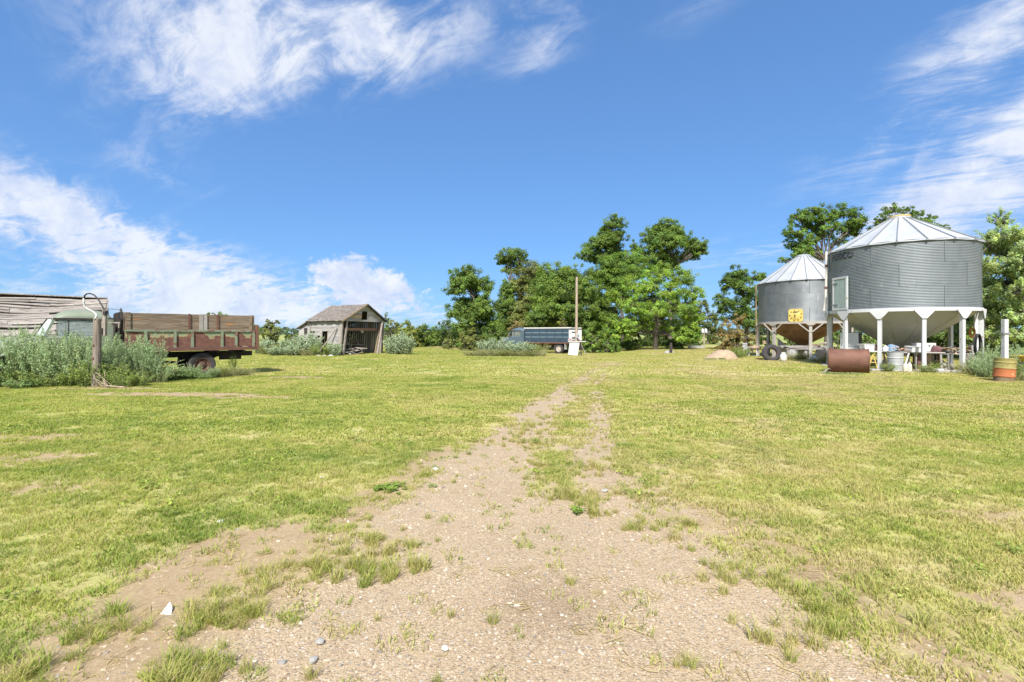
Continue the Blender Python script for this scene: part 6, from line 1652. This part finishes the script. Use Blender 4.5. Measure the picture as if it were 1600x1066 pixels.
# the blue truck before the trees: box from (5.6, 46.0) to (1.29, 48.7) seen on its left side
ux = Vector((-4.31, 2.69)); hl = ux.length; ux.normalize()
ang = math.atan2(ux.y, ux.x)
lft = Vector((-ux.y, ux.x))                                  # truck's left side faces the camera
BWb = 1.15; BLb = hl
org = Vector((1.29, 48.69)) - lft * BWb
t = thing('grain_truck', 'dark blue grain truck with a white top edge parked before the trees', 'truck', (org.x, org.y, gzf(org.x, org.y) - .02), ang)
fx2 = cab_old(t, M['blue_cab'], .30, .10)
ZB2, ZT2 = 1.10, 2.46
for s in (-1, 1):
    y = s * BWb
    rows = [(ZB2, 1.50), (1.50, 1.66), (1.66, 1.98), (1.98, 2.14), (2.14, ZT2)]
    npn = 6
    for a in range(npn):
        for k, (z0_, z1_) in enumerate(((ZB2, 1.62), (1.62, 2.04), (2.04, ZT2))):
            MB().box((0, 0, 0), (BLb / npn - .015, .05, z1_ - z0_ - .01)).build('side_panel', M['blue'], t, loc=(-BLb * (a + .5) / npn, y, (z0_ + z1_) / 2))
    for z_ in (1.62, 2.04): MB().box((-BLb / 2, y + s * .03, z_), (BLb - .1, .03, .045)).build('side_strip', M['blue_rib'], t)
    for a in range(npn + 1): MB().box((-BLb * a / npn + (.04 if a == npn else (-.04 if a == 0 else 0)), y + s * .035, (ZB2 + ZT2) / 2), (.06, .05, ZT2 - ZB2)).build('side_post', M['blue'], t)
    MB().box((-BLb / 2, y, ZT2 + .05), (BLb + .16, .12, .10)).build('top_edge', M['white_trim'], t)
    MB().box((-BLb / 2, y + s * .01, ZB2 - .05), (BLb, .10, .09)).build('bottom_rail', M['rust_rail'], t)
MB().box((-.02, 0, (ZB2 + ZT2) / 2), (.05, 2 * BWb - .08, ZT2 - ZB2)).build('head_board', M['blue'], t)
MB().box((-BLb + .02, 0, (ZB2 + ZT2) / 2), (.05, 2 * BWb - .08, ZT2 - ZB2)).build('tail_gate', M['blue'], t)
for s in (-1, 1):
    MB().lathe([(0, -.03), (.09, -.02), (.10, .02)], 14, axis='X', c=(-BLb - .05, s * .85, ZB2 + .12)).build('tail_light', M['red_paint'], t)
    MB().box((-1.4, s * .42, .88), (7.8, .09, .20)).build('frame_rail', M['rust_rail'], t)
    AX2 = -3.75
    wheel(t, AX2, s * .98, .48, .24, M['tyre'], M['rim_pale'], M['rust_rail'], True)
    wheel(t, fx2, s * .80, .46, .22, M['tyre'], M['rim_pale'], M['rust_rail'])
    MB().box((AX2 - .72, s * .95, .70), (.03, .55, .55)).build('mud_flap', M['white_board'] if s > 0 else M['dark_metal'], t)
for q in (-.6, -1.8, -2.9, -4.6): MB().box((q, 0, .99), (.09, 2.1, .12)).build('cross_sill', M['dark_metal'], t)
MB().tube([(AX2, -.9, .48), (AX2, .9, .48)], .07, 10).build('rear_axle', M['dark_metal'], t)
MB().box((-.8, .66, .74), (.8, .36, .36)).build('fuel_tank', M['dark_metal'], t, bevel=.05)
MB().box((1.95, 1.02, 1.9), (.05, .2, .3)).build('mirror', M['rib_tin'], t)

# ------------------------------------------------------------------ leaning open shed
SL = Vector((-13.35, 37.5)); SU = Vector((math.cos(R(60)), math.sin(R(60)))); SV = Vector((-SU.y, SU.x))
shed = thing('open_shed', 'grey weathered board shed with an open front, leaning to the right', 'shed', (SL.x, SL.y, gzf(SL.x, SL.y)), R(60))
# local x runs along the front, y back along the side; the frame has racked over to +x
SWD, SDP, SE, SA = 4.4, 3.7, 2.78, 4.06
def lean(p):
    x, y, z = p
    return (x + .085 * z, y, z)
def lb(mb_, c, s, rot=None):
    mb_.box(lean(c), s, rot); return mb_
pitch = math.atan2(SA - SE, SWD / 2)
# side wall (toward the camera's left): lapped boards, doorway left open
nrow = 15
for k in range(nrow):
    z_ = .10 + (SE - .10) * (k + .5) / nrow; hh = (SE - .10) / nrow
    if z_ < 1.95 and z_ > .15: segs = [(0.0, 1.52), (2.22, SDP)]
    else: segs = [(0.0, SDP)]
    if k % 3 == 1: segs = [q for a, b in segs for q in ((a, a + (b - a) * random.uniform(.35, .65)), None) if q] + [(None, None)] if False else segs
    for a, b in segs:
        cut = a + (b - a) * random.uniform(.3, .7)
        for a2, b2 in ((a, cut), (cut, b)):
            if random.random() < .03: continue
            bo = MB().box((0, 0, 0), (b2 - a2 - .006, .022, hh + .012), (R(-4), 0, 0)).build('siding_board', M['board'], shed, loc=lean((0, (a2 + b2) / 2, z_)))
            bo.rotation_euler = (random.uniform(-.006, .006), 0, R(90))
# lean-to at the back: same side
LD, LH = 1.45, 2.12
for k in range(12):
    z_ = .10 + 2.5 * (k + .5) / 12
    far = min(1.0, max(.0, (SE - .05 - z_) / (SE - LH))) * LD
    if far < .15: continue
    bo = MB().box((0, 0, 0), (far - .01, .022, .215)).build('siding_board', M['board'], shed, loc=lean((.03, SDP + far / 2, z_))); bo.rotation_euler = (0, 0, R(90))
MB().box(lean((-.03, SDP, SE / 2)), (.03, .12, SE), (0, R(4.8), 0)).build('corner_board', M['board_v'], shed)
MB().box(lean((-.03, .05, SE / 2)), (.04, .11, SE), (0, R(4.8), 0)).build('corner_board', M['board_v'], shed)
lr = MB(); lr.add([lean(p) for p in ((-.2, SDP - .05, SE + .06), (SWD + .2, SDP - .05, SE + .06), (SWD + .2, SDP + LD + .2, LH + .0), (-.2, SDP + LD + .2, LH + .0))] + [lean(p) for p in ((-.2, SDP - .05, SE), (SWD + .2, SDP - .05, SE), (SWD + .2, SDP + LD + .2, LH - .06), (-.2, SDP + LD + .2, LH - .06))],
       [(0, 1, 2, 3), (7, 6, 5, 4), (0, 4, 5, 1), (1, 5, 6, 2), (2, 6, 7, 3), (3, 7, 4, 0)])
lr.build('lean_to_roof', M['roofing'], shed)
# back wall of upright boards with gaps, right wall likewise
nb = 18
for k in range(nb):
    x_ = SWD * (k + .5) / nb
    if k in (4, 11): continue
    MB().box((0, 0, SE / 2), (SWD / nb - random.uniform(.015, .05), .025, SE), (0, R(4.8), 0)).build('wall_board', M['dark_wood'], shed, loc=(x_ + .085 * SE / 2 - .0, SDP, 0))  # interior shade put into the board colour
for k in range(14):
    y_ = SDP * (k + .5) / 14
    MB().box((0, 0, SE / 2), (.025, SDP / 14 - random.uniform(.01, .05), SE), (0, R(4.8), 0)).build('wall_board', M['board_v'], shed, loc=(SWD + .085 * SE / 2, y_, 0))
for k in range(6):
    MB().box((0, 0, SE / 2), (.09, .05, SE), (0, R(4.8), 0)).build('stud', M['lumber'], shed, loc=(SWD * (k + .5) / 6 + .085 * SE / 2, SDP - .06, 0))
# gables: front boards round the loft hole, back closed
for yy, hole in ((0.0, True), (SDP, False)):
    ng = 7
    for k in range(ng):
        z0_, z1_ = SE + (SA - SE) * k / ng, SE + (SA - SE) * (k + 1) / ng
        x0_, x1_ = SWD / 2 * (z0_ - SE) / (SA - SE), SWD / 2 * (z1_ - SE) / (SA - SE)
        def trap(a0, b0, a1, b1):
            pts = [lean((a0, 0, z0_)), lean((b0, 0, z0_)), lean((b1, 0, z1_ + .012)), lean((a1, 0, z1_ + .012))]
            MB().prism([(p[0], p[2]) for p in pts], yy - .03 - .003 * k, yy - .006 - .003 * k, 'XZ').build('gable_board', M['board'], shed)
        if hole and 0 <= k <= 3:
            trap(x0_, 1.92, x1_, 1.92); trap(2.50, SWD - x0_, 2.50, SWD - x1_)
        else: trap(x0_, SWD - x0_, x1_, SWD - x1_)
MB().box(lean((SWD / 2, -.04, SE - .05)), (SWD + .1, .05, .14)).build('header_beam', M['board'], shed)
MB().box(lean((SWD / 2 + .1, .35, SE - .75)), (SWD - .9, .06, .20)).build('cross_beam', M['red_wood'], shed)
# roof: lapped shingle courses on both slopes
nc = 15; oh = .30
for s in (-1, 1):
    sl = math.hypot(SWD / 2 + .25, (SA - SE) * (SWD / 2 + .25) / (SWD / 2))
    for k in range(nc):
        t0, t1 = k / nc, (k + 1.12) / nc
        def rp(tt, y, up):
            x = SWD / 2 + s * (SWD / 2 + .25) * tt; z = SA + .05 - (SA - SE) * (SWD / 2 + .25) / (SWD / 2) * tt
            return lean((x + s * up * math.sin(pitch), y, z + up * math.cos(pitch) - .06 * math.sin(math.pi * (y + oh) / (SDP + 2 * oh)) * (1 - tt)))
        ns = 16; v = []; f = []
        for j in range(ns + 1):
            y = -oh + (SDP + 2 * oh) * j / ns
            jt = random.uniform(-.010, .016)
            v += [rp(t0, y, .012), rp(t1 + jt, y, .045 + random.uniform(0, .018)), rp(t1 + jt, y, .0)]
        for j in range(ns):
            a = j * 3; f += [(a, a + 3, a + 4, a + 1), (a + 1, a + 4, a + 5, a + 2)]
        MB().add(v, f).build('shingle_course', M['roofing'], shed)
    for yy in (-oh, SDP + oh):                                # barge boards
        MB().bar(lean((SWD / 2, yy, SA + .02)), lean((SWD / 2 + s * (SWD / 2 + .27), yy, SA - (SA - SE) * (SWD / 2 + .27) / (SWD / 2) + .02)), .035, .11).build('barge_board', M['dark_wood'] if s > 0 else M['tan_wood'], shed)
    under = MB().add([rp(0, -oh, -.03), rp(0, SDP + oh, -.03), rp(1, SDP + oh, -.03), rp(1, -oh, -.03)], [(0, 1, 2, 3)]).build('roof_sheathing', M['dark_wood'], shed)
# props and door posts
MB().bar((0.02, -.02, 0), lean((.02, -.02, SE - .1)), .11, .11).build('door_post', M['board_v'], shed)
MB().bar((SWD, -.02, 0), lean((SWD, -.02, SE - .1)), .12, .12).build('door_post', M['board_v'], shed)
MB().bar((.10, -.25, 0), (.62, -.12, SE - .1), .12, .10).build('front_prop', M['board_v'], shed)
MB().bar((SWD - .75, -.3, 0), (SWD - .0, -.12, SE - .08), .16, .10).build('front_prop', M['board_v'], shed)
MB().bar((SWD - .45, .3, 0), (SWD + .08, .2, SE - .15), .10, .08).build('front_prop', M['tan_wood'], shed)
MB().bar((-.95, 1.55, 0), lean((-.06, .45, 2.10)), .09, .09).build('side_prop', M['board_v'], shed)
MB().box(lean((-.01, 1.52, 1.0)), (.05, .07, 1.9), (0, R(4.8), 0)).build('doorway_jamb', M['board_v'], shed)
MB().box(lean((-.01, 2.22, 1.0)), (.05, .07, 1.9), (0, R(4.8), 0)).build('doorway_jamb', M['board_v'], shed)
MB().box(lean((-.035, 4.25, 1.9)), (.03, .35, .5)).build('wall_hatch', M['dark_wood'], shed)
MB().box(lean((1.45, -.06, SE + .27)), (.85, .03, .28)).build('patch_board', M['tan_wood'], shed)
def in_shed(x, y): return SL + SU * x + SV * y
def shed_scrap(label, x, y, n, sx, sy, l0, l1, seed, mats, h):
    p = in_shed(x, y); r = random.Random(seed)
    t = thing('scrap_pile', label, 'scrap pile', (p.x, p.y, gzf(p.x, p.y)), R(60))
    for k in range(n):
        MB().box((r.uniform(-sx, sx), r.uniform(-sy, sy), .04 + h * (k + .5) / n), (r.uniform(l0, l1), r.uniform(.08, .2), r.uniform(.02, .05)), (r.uniform(-.3, .3), r.uniform(-.3, .3), r.uniform(-1.5, 1.5))).build('scrap_piece', M[r.choice(mats)], t)
shed_scrap('grey boards heaped in the mouth of the open shed', 1.6, .3, 14, .7, .4, .5, 1.4, 41, ['board', 'lumber', 'board_v'], .5)
shed_scrap('boards lying inside the shed at the left', .7, 1.0, 10, .4, .5, .8, 1.6, 42, ['lumber', 'dark_wood'], .8)
shed_scrap('reddish boards lying at the back right of the shed', 3.2, 2.2, 12, .7, .6, .8, 2.0, 43, ['red_wood', 'red_wood', 'lumber'], .9)
p = in_shed(1.0, .7); t = thing('leaning_board', 'long board leaning inside the shed at the left', 'board', (p.x, p.y, gzf(p.x, p.y)), R(60))
MB().bar((.35, 0, 0), (-.15, .3, 1.6), .14, .03).build('board_wood', M['red_wood'], t)
for i in range(4):
    p = in_shed(2.7 + .35 * i, 2.4); t = thing('leaning_board', ['pale board leaning on the back wall of the shed, leftmost', 'pale board leaning on the back wall of the shed, second from the left', 'pale board leaning on the back wall of the shed, third from the left', 'pale board leaning on the back wall of the shed, rightmost'][i], 'board', (p.x, p.y, gzf(p.x, p.y)), R(60))
    MB().bar((-.3 + .2 * i, -.6, 0), (.1 * i, .9, 1.5 + .2 * i), .12, .03).build('board_wood', M['lumber'], t)
p = in_shed(3.35, 1.2); t = thing('hanging_bucket', 'white bucket hanging high inside the shed', 'bucket', (p.x, p.y, 1.75), 0)
MB().lathe([(0, 0), (.12, 0), (.15, .3), (.135, .3), (.11, .02), (0, .02)], 16).build('bucket_body', M['plastic_white'], t, smooth=True); MB().tube([(-.15, 0, .29), (0, 0, .55), (.15, 0, .29)], .008, 5).build('handle', M['rib_tin'], t)
for i, (px, d, s) in enumerate(((517, 36.2, .22), (507, 36.3, .18), (498, 36.4, .2), (1046, 42.5, .42), (1041, 42.2, .25))):
    lump('fieldstone', ['white stone at the lawn edge before the shed corner', 'flat stone next to the white stone before the shed', 'flat stone below the shed side doorway', 'large stone at the stub post by the maple', 'small stone at the stub post by the maple'][i], 'stone', px, d, -.03, (s, s * .8, s * .6), M['plastic_white'] if i == 0 else M['stone_grey'], 50 + i, 'stone_body', 3, .16)

# ------------------------------------------------------------------ collapsed barn roof at the left edge
barn = thing('old_barn', 'sagging barn with a bare weathered board roof behind the old truck', 'barn', (-22.6, 27.0, gzf(-22.6, 27)), R(37))
def ridge(x): return 3.64 + .012 * x * -1 - .13 * math.sin(min(1, -x / 8) * math.pi)      # local x <= 0
nr_ = 24; run = 4.2; drop = 2.35; Lb = 16.0
for k in range(nr_):
    t0 = k / nr_; tm = (k + .5) / nr_
    x = 0.0
    while x > -Lb:
        ln_ = random.uniform(2.2, 4.6); x2 = max(-Lb, x - ln_)
        if random.random() > (.04 if k < 2 else .15):
            ns = 6; v = []; f = []
            wv = drop / nr_ * 1.0; jz = random.uniform(-.02, .03); jt = random.uniform(-.012, .012)
            for j in range(ns + 1):
                xx = x + (x2 - x) * j / ns * .995
                sag = (.20 * math.sin(xx * .62 + tm * 1.5) - .16) * math.sin(math.pi * tm) + .035 * math.sin(xx * 1.7 + k * .7)
                zt_ = ridge(xx) - drop * t0 + sag + jz; zb_ = ridge(xx) - drop * (t0 + (random.uniform(.86, .97) / nr_)) + sag + jz + jt * j
                yt, yb = -run * t0, -run * (t0 + .93 / nr_)
                v += [(xx, yt, zt_), (xx, yb, zb_), (xx, yb + .01, zb_ - .035), (xx, yt + .01, zt_ - .035)]
            for j in range(ns):
                a = j * 4
                f += [(a, a + 4, a + 5, a + 1), (a + 1, a + 5, a + 6, a + 2), (a + 2, a + 6, a + 7, a + 3), (a + 3, a + 7, a + 4, a)]
            f += [(0, 1, 2, 3), (ns * 4 + 3, ns * 4 + 2, ns * 4 + 1, ns * 4)]
            MB().add(v, f).build('roof_board', M['roof_board'], barn)
        x = x2
MB().bar((.02, 0, ridge(0) + .02), (-Lb / 2, 0, ridge(-Lb / 2) + .02), .16, .05).bar((-Lb / 2, 0, ridge(-Lb / 2) + .02), (-Lb, 0, ridge(-Lb) + .02), .16, .05).build('ridge_cap', M['board_v'], barn)
for k in range(10):
    x = -.06 - (Lb - .1) * k / 9
    MB().bar((x, -.02, ridge(x) - .52), (x, -run, ridge(x) - drop - .52), .06, .14).bar((x, .02, ridge(x) - .52), (x, run, ridge(x) - drop - .52), .06, .14).build('rafter', M['dark_wood'], barn)
for k in range(12): MB().add([(0, run * k / 12, ridge(0) - drop * k / 12), (-Lb, run * k / 12, ridge(-Lb) - drop * k / 12), (-Lb, run * (k + 1) / 12, ridge(-Lb) - drop * (k + 1) / 12 + .01), (0, run * (k + 1) / 12, ridge(0) - drop * (k + 1) / 12 + .01)], [(0, 1, 2, 3)]).build('back_roof_board', M['dark_wood'], barn)
for k in range(6): MB().box((-Lb / 2, -run + .12, .10 + .2 * k), (Lb, .03, .19)).build('wall_board', M['board'], barn)
for k in range(16):
    y = -run + .2 + (2 * run - .4) * (k + .5) / 16; h_ = ridge(0) - drop * abs(y) / run - .12
    MB().box((-.05, y, h_ / 2), (.03, .5, h_)).build('gable_board', M['board_v'], barn)
MB().bar((.06, -.05, ridge(0) - .02), (.06, -run, ridge(0) - drop - .02), .03, .13).build('barge_board', M['board'], barn)

# ------------------------------------------------------------------ meter post at the left
t = thing('meter_post', 'short weathered power post with conduit and a looped cable in the weeds', 'post', (W(150, 15.1), 15.1, gzf(-13, 15.1)), R(8))
t.rotation_euler = (0, R(1.2), R(8))
zt = Z(498, 15.1)
MB().lathe([(.115, -.05), (.118, .3), (.105, zt - .02), (.09, zt)], 14).build('post_wood', M['old_post'], t, smooth=True)
MB().lathe([(0, zt), (.09, zt)], 14).build('post_top', M['old_post'], t)
k_ = 15.1 / F
def mp(px, py, dy=0.0): return ((px - 150) * k_, dy, Z(py, 15.1))
MB().tube([mp(149, 500, -.11), mp(150, 497, -.08), mp(149, 492, -.02), mp(144, 488, .0), mp(136, 484, .0), mp(131, 480, 0), mp(130, 474, 0), mp(130, 467, 0)], .028, 8).build('conduit', M['pipe_grey'], t, smooth='all')
MB().tube([mp(130.5, 468, 0), mp(131, 463, 0), mp(134, 460, 0), mp(139, 459.3, 0), mp(145, 462, 0), mp(151, 468, -.03), mp(157, 476, -.07), mp(162, 484, -.1), mp(163.5, 490, -.12)], .022, 8).build('cable', M['black_rubber'], t, smooth='all')
MB().box(mp(163, 505, -.1), (.10, .10, .78)).build('meter_board', M['board_v'], t)
MB().box(mp(164.5, 489.5, -.14), (.07, .09, .12)).build('cable_clamp', M['black_rubber'], t)
MB().box(mp(161, 518, -.16), (.06, .04, .20)).build('junction_box', M['dark_metal'], t)
MB().bar(mp(158, 504.5, -.08), mp(184, 504, -.05), .035, .035).bar(mp(182, 504, -.05), mp(182, 512, -.05), .03, .03).build('bracket_arm', M['board_v'], t)
for q in (540, 560): MB().box(mp(148.5, q, -.125), (.05, .02, .05)).build('staple', M['rust_rail'], t)
scr = thing('dry_stalks', 'pale dry stalks fallen at the foot of the meter post', 'stalks', (W(158, 14.8), 14.8, gzf(-12.6, 14.8)))
for k in range(9): MB().tube([(random.uniform(-.3, .1), random.uniform(-.1, .3), random.uniform(.1, .5)), (random.uniform(0, .4), random.uniform(-.1, .1), .06), (random.uniform(.4, .75), random.uniform(-.15, .1), .02)], .009, 4).build('stalk', M['stick'], scr)
# second pole far behind the truck, its top just showing with a crossarm wire
t = thing('utility_pole', 'far utility pole whose insulator shows above the truck cab', 'pole', (W(189, 70), 70, 0))
MB().lathe([(.12, 0), (.10, Z(482, 70)), (0, Z(482, 70))], 10).build('pole_shaft', M['dark_wood'], t)
MB().box((0, 0, Z(485.5, 70)), (.5, .1, .1)).build('crossarm', M['dark_wood'], t)
MB().tube([(0, 0, Z(484, 70)), (-3, -1, Z(483, 70)), (-9, -3, Z(480, 70))], .03, 5).build('wire', M['black_rubber'], t)

# ------------------------------------------------------------------ pole and meter panel by the blue truck
PD = 42.5
gx0 = gzf(W(900, PD), PD)
t = thing('utility_pole', 'tall bare wooden pole beside the blue truck', 'pole', (W(900.5, PD), PD, gx0), 0)
zt = Z(433, PD) - gx0
MB().lathe([(.13, -.1), (.12, 1.5), (.10, zt - .03), (.07, zt), (0, zt + .01)], 14).build('pole_shaft', M['pole'], t, smooth=True)
t.rotation_euler = (0, R(.35), 0)
MB().box((.10, -.15, 1.75), (.26, .12, .36)).build('meter_box', M['plastic_grey'], t, bevel=.01)
MB().lathe([(0, -.10), (.08, -.08), (.09, 0)], 14, axis='Y', c=(.10, -.21, 1.80)).build('meter_dial', M['glass'], t)
MB().tube([(.10, -.12, 1.56), (.08, -.12, 1.2), (.02, -.12, .8)], .03, 6).build('conduit', M['dark_metal'], t)
MB().box((-.28, -.13, 2.03), (.30, .08, .12)).build('switch_box', M['dark_metal'], t)
t = thing('meter_backboard', 'white painted panel board behind the pole by the blue truck', 'panel', (W(899, PD + .3), PD + .3, gx0))
kq = (PD + .3) / F
for k in range(2): MB().box((-.30 + .58 * k, 0, 1.80), (.56, .03, .92)).build('panel_sheet', M['white_board'], t)
for q in (-.5, .5): MB().box((q, .05, .95), (.08, .06, 1.9)).build('support_leg', M['lumber'], t)
t = thing('shelf_board', 'narrow white shelf with a leaning white sheet below the meter panel', 'shelf', (W(901, PD - .35), PD - .35, gx0))
MB().box((.02, 0, 1.24), (1.55, .30, .06)).build('shelf_top', M['white_board'], t)
MB().box((-.25, .0, .62), (.86, .03, 1.18), (R(8), R(7), 0)).build('leaning_sheet', M['enamel'], t)
MB().bar((.86, -.1, 0), (.30, .1, 1.2), .09, .05).build('brace_board', M['board_v'], t)
MB().bar((.45, .15, 0), (.36, .12, 1.2), .08, .05).build('brace_board', M['dark_wood'], t)
t = thing('red_reflector_box', 'small red and white light box hanging left on the shelf', 'light box', (W(890.5, PD - .3), PD - .3, gx0 + 1.28))
MB().box((0, 0, .12), (.34, .12, .14)).build('box_body', M['white_board'], t); MB().box((0, -.065, .17), (.26, .02, .07)).build('lens', M['red_paint'], t)
# stub post, birdhouse pole, slab
t = thing('stub_post', 'short brown post standing right of the maple trunk', 'post', (W(1048.5, 42), 42, gzf(W(1048, 42), 42)))
MB().lathe([(.12, -.05), (.11, .85), (.09, .92), (0, .93)], 10).build('post_wood', M['dark_wood'], t, smooth=True)
t = thing('birdhouse_pole', 'thin pole carrying two white birdhouses before the far poplars', 'birdhouse', (W(1100, 60), 60, gzf(W(1100, 60), 60)))
zt = Z(514, 60)
MB().lathe([(.09, 0), (.07, zt - .3)], 10).build('pole_shaft', M['pole'], t)
for s in (-1, 1):
    MB().prism([(s * .20 - .14, zt - .45), (s * .20 + .14, zt - .45), (s * .20 + .14, zt - .1), (s * .20, zt + .06), (s * .20 - .14, zt - .1)], -.15, .15, 'XZ').build('birdhouse_box', M['enamel'], t)
t = thing('concrete_slab', 'long low concrete slab before the far poplars', 'slab', (W(1088, 56), 56, gzf(W(1088, 56), 56)))
MB().box((0, 0, .13), (1.7, .8, .3)).build('slab_body', M['concrete'], t, bevel=.03)

# ------------------------------------------------------------------ litter on the ground
def ground_at(px, py):
    d = F * H / (py - HZ); return W(px, d), d
def grasp(px, py): 
    x, d = ground_at(px, py); return (x, d, gzf(x, d) - .012)
o = MB().add([(-.035, -.02, .006), (.045, -.03, .004), (.02, .02, .03), (-.01, .045, .055), (-.03, .015, .02)], [(0, 1, 2), (0, 2, 4), (4, 2, 3)]).build('paper_scrap', M['paper'], None, loc=grasp(260, 958))
tag(o, 'torn scrap of white paper on the bare soil at the left', 'paper')
o.modifiers.new('thick', 'SOLIDIFY').thickness = .002
v = [(0, -.05, .008), (.022, -.02, .014), (.024, .02, .016), (0, .055, .008), (-.024, .02, .004), (-.022, -.02, .004)]
o = MB().add(v, [(0, 1, 2, 3), (0, 3, 4, 5)]).build('dry_leaf', M['dry_leaf'], None, loc=grasp(67, 1054)); o.rotation_euler = (0, .2, -.5)
o.modifiers.new('thick', 'SOLIDIFY').thickness = .0015
tag(o, 'pale dry leaf on the soil at the bottom left', 'leaf')
for i, (p0, p1, rad) in enumerate((((85, 972), (172, 996), .0045), ((228, 880), (268, 893), .006), ((258, 963), (300, 985), .003), ((1500, 700), (1515, 703), .004))):
    a = grasp(*p0); b = grasp(*p1)
    o = thing('fallen_twig', ['long thin twig lying on the bare soil at the lower left', 'short thick twig lying at the edge of the grass on the left', 'thin twig beside the scrap of white paper', 'tiny twig in the lawn at the right'][i], 'twig', a)
    m_ = [(b[q] - a[q]) for q in range(3)]
    MB().tube([(0, 0, .012), (m_[0] * .35, m_[1] * .35 - .012, .016), (m_[0] * .7, m_[1] * .7 - .014, .012), (m_[0], m_[1], .010)], [rad, rad, rad * .8, rad * .5], 6).build('twig_wood', M['stick'], o, smooth='all')
for i, (px, py, s, mm) in enumerate(((500, 1000, .026, 'stone_grey'), (490, 1029, .024, 'stone_grey'), (695, 1012, .018, 'plastic_white'), (680, 732, .04, 'plastic_white'), (345, 813, .03, 'plastic_white'), (322, 1042, .02, 'plastic_white'), (503, 745, .03, 'plastic_white'), (371, 826, .022, 'concrete'), (945, 765, .035, 'concrete'))):
    lab_ = ['blue grey angular stone on the gravel, upper of two', 'blue grey angular stone on the gravel, lower of two', 'small white stone low in the middle of the gravel', 'white stone at the left edge of the track beside the grass', 'white stone lying in the grass left of the track', 'white stone on the bare soil near the bottom left', 'white stone far out in the left lawn', 'pale stone just right of the white stone in the grass', 'pale flat stone in the middle of the far track'][i]
    x, d = ground_at(px, py)
    r = np.random.default_rng(600 + i); bm = bmesh.new(); bmesh.ops.create_icosphere(bm, subdivisions=2, radius=1.0)
    for vv in bm.verts:
        q = 1 + r.uniform(-.16, .16); vv.co = Vector((vv.co.x * s * q * 1.2, vv.co.y * s * q * .9, vv.co.z * s * .5 * q))
    me = bpy.data.meshes.new('loose_stone'); bm.to_mesh(me); bm.free(); me.materials.append(M[mm])
    o = link('loose_stone', me, None, (x, d, gzf(x, d) - .01 + s * .15), (0, 0, r.uniform(0, 6)))
    tag(o, lab_, 'stone')
